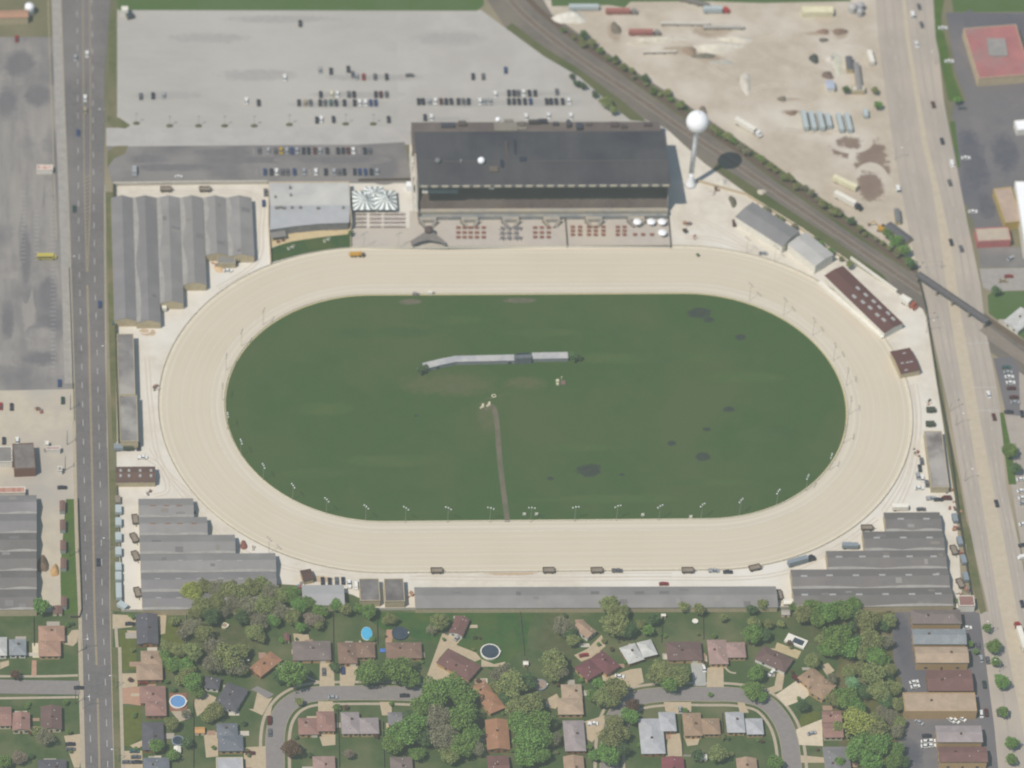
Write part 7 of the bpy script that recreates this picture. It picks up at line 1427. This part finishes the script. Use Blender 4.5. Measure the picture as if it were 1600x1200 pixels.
shedlike('grey shed beside the depot pad', ((1334,98),(1343,98),(1347,140),(1338,140)), 3.2, .4, 'y', mat('depot_grey_roof', O(158,156,154)), m_wallc, name='shed', cat='shed')
shedlike('cream walled low building at the depot bottom', ((1330,134),(1350,134),(1352,142),(1332,142)), 3, 0, None, mat('depot_cream', O(216,212,200)), m_wallc, style='flat', name='hut', cat='hut')
t_ = shedlike('long dark roofed shed behind the yellow digger', ((1383,352),(1394,345),(1424,372),(1414,380)), 3, .5, None, mat('dark_long_roof', O(116,118,122)), m_wallc, name='shed', cat='shed', align=None)
t_ = shedlike('narrow grey shed above the long dark one', ((1397,326),(1406,326),(1408,346),(1399,346)), 3, .4, 'y', mat('dark_long_roof2', O(136,138,138)), m_wallc, name='shed', cat='shed')
x, y = G(1377, 360); t = thing('digger', (x, y, 0), 'orange yellow digger between green trees and dark shed', 'digger'); mo = paint('orange', O(206,164,92))
MB().box(x, y, .9, 2.6, 3.6, 3.0, -.4, .85).build('body', mo, t); MB().box(x+.7, y+.6, 2.5, 3.6, 1.5, 1.3, -.4, .9).build('cab', m_cg, t)
for s in (-1, 1): MB().box(x+s*.5, y+s*1.25, 0, .95, 4.2, .7, -.4).build('track', m_wagd, t)
MB().tube((x-1, y+.5, 2), (x-4, y+2.6, 4.4), .32, n=6).build('boom', mo, t); MB().tube((x-4, y+2.6, 4.4), (x-6, y+3.6, .8), .25, n=6).build('stick', mo, t); MB().box(x-6, y+3.7, 0, 1, 1.1, 1.2).build('bucket', m_wagd, t)
# stable clutter
random.seed(21)
m_cl = [mat('clutter_%d' % i, O(*c)) for i, c in enumerate(((206,200,190),(150,124,112),(112,108,104),(184,150,128),(168,120,112),(140,146,150),(224,218,206)))]
CLT = [('crate pile','against'), ]
for k, (px, py, l) in enumerate(((365,413,'crate stack right of the small flat grey shed'),(377,406,'crate stack below the rightmost short barn'),(350,414,'crate stack left of the white car by the short barns'),(335,414,'crate stack beside the brown manure heap'),(392,856,'dark crate stack right of the red rubble heap'),(240,794+30,'crate by the second south west barn'),
    (474,911,'orange crate stack below the tractor shed'),(470,918,'cream crate stack at the left of pale metal shed'),(642,930,'crate stack between sooty barn and long barn'),(1484,768,'crate stack at the lower corner of tan office'),(1492,784,'orange crate stack by the east fence below office'),(1497,800,'red crate stack by the east fence'),(1488,796,'pale crate stack by the east fence left of red one'),(1495,828,'crate stack between first two blue grey trailers'),(1502,864,'crate stack between the lower blue grey trailers'),
    (1499,930,'crate stack beside the pink roofed shop top'),(1509,922,'white crate stack above the pink roofed shop'),(1450,630,'crate stack above the dark open trailers'),(1430,706,'dark crate stack left of the tan office, upper'),(1434,712,'crate stack touching the tan office side'),(1151,408-60,'white crate stack at the workshop corner'),(1121,396-100,'crate stack near the white rubble heap'),(260,470,'tan crate south of the third north west barn'),(285,985,'crate by the pale garden fence'),
    (232,771,'small dark crate below the brown skylight barn'),(245,607,'small crate beside the outer rail west bend'),(300,800+4,'small crate beside the upper south west barns'),(75,705,'crate under the kiosk sign'),(60,642,'crate at the lower edge of the worn car park'),(1075,352,'dark crate stack right of the white parasols'),(1085,372,'pale crate stack on the apron right of the plaza'))):
    x, y = G(px, py); t = thing('crate_stack', (x, y, 0), l, 'crates')
    for j in range(random.randint(3, 5)):
        MB().box(x+random.uniform(-1.6, 1.6), y+random.uniform(-1.4, 1.4), 0, random.uniform(.5, 1.5), random.uniform(.7, 1.8), random.uniform(.6, 1.6), random.uniform(0, 1.5)).build('crate', random.choice(m_cl), t)
# road gantry frames over the east road signals
for k, (a, b_, l) in enumerate((((1447,503),(1458,501),'thin sign arm over the left lanes of east road'),((1484,643),(1496,637),'thin signal arm beside the dark trailers, east road'),((1470,420),(1440,423),'thin signal arm north of the railway bridge'))):
    A, B = G(*a), G(*b_); t = thing('signal_arm', (*A, 0), l, 'signal'); MB().tube((*A, 0), (*A, 6), .14, n=6).build('pole', m_pole, t); MB().tube((*A, 5.9), (B[0], B[1], 6.2), .09, n=6).build('arm', m_pole, t); MB().box(B[0], B[1], 5.4, 6.4, .4, .4).build('signal_head', m_wagd, t)
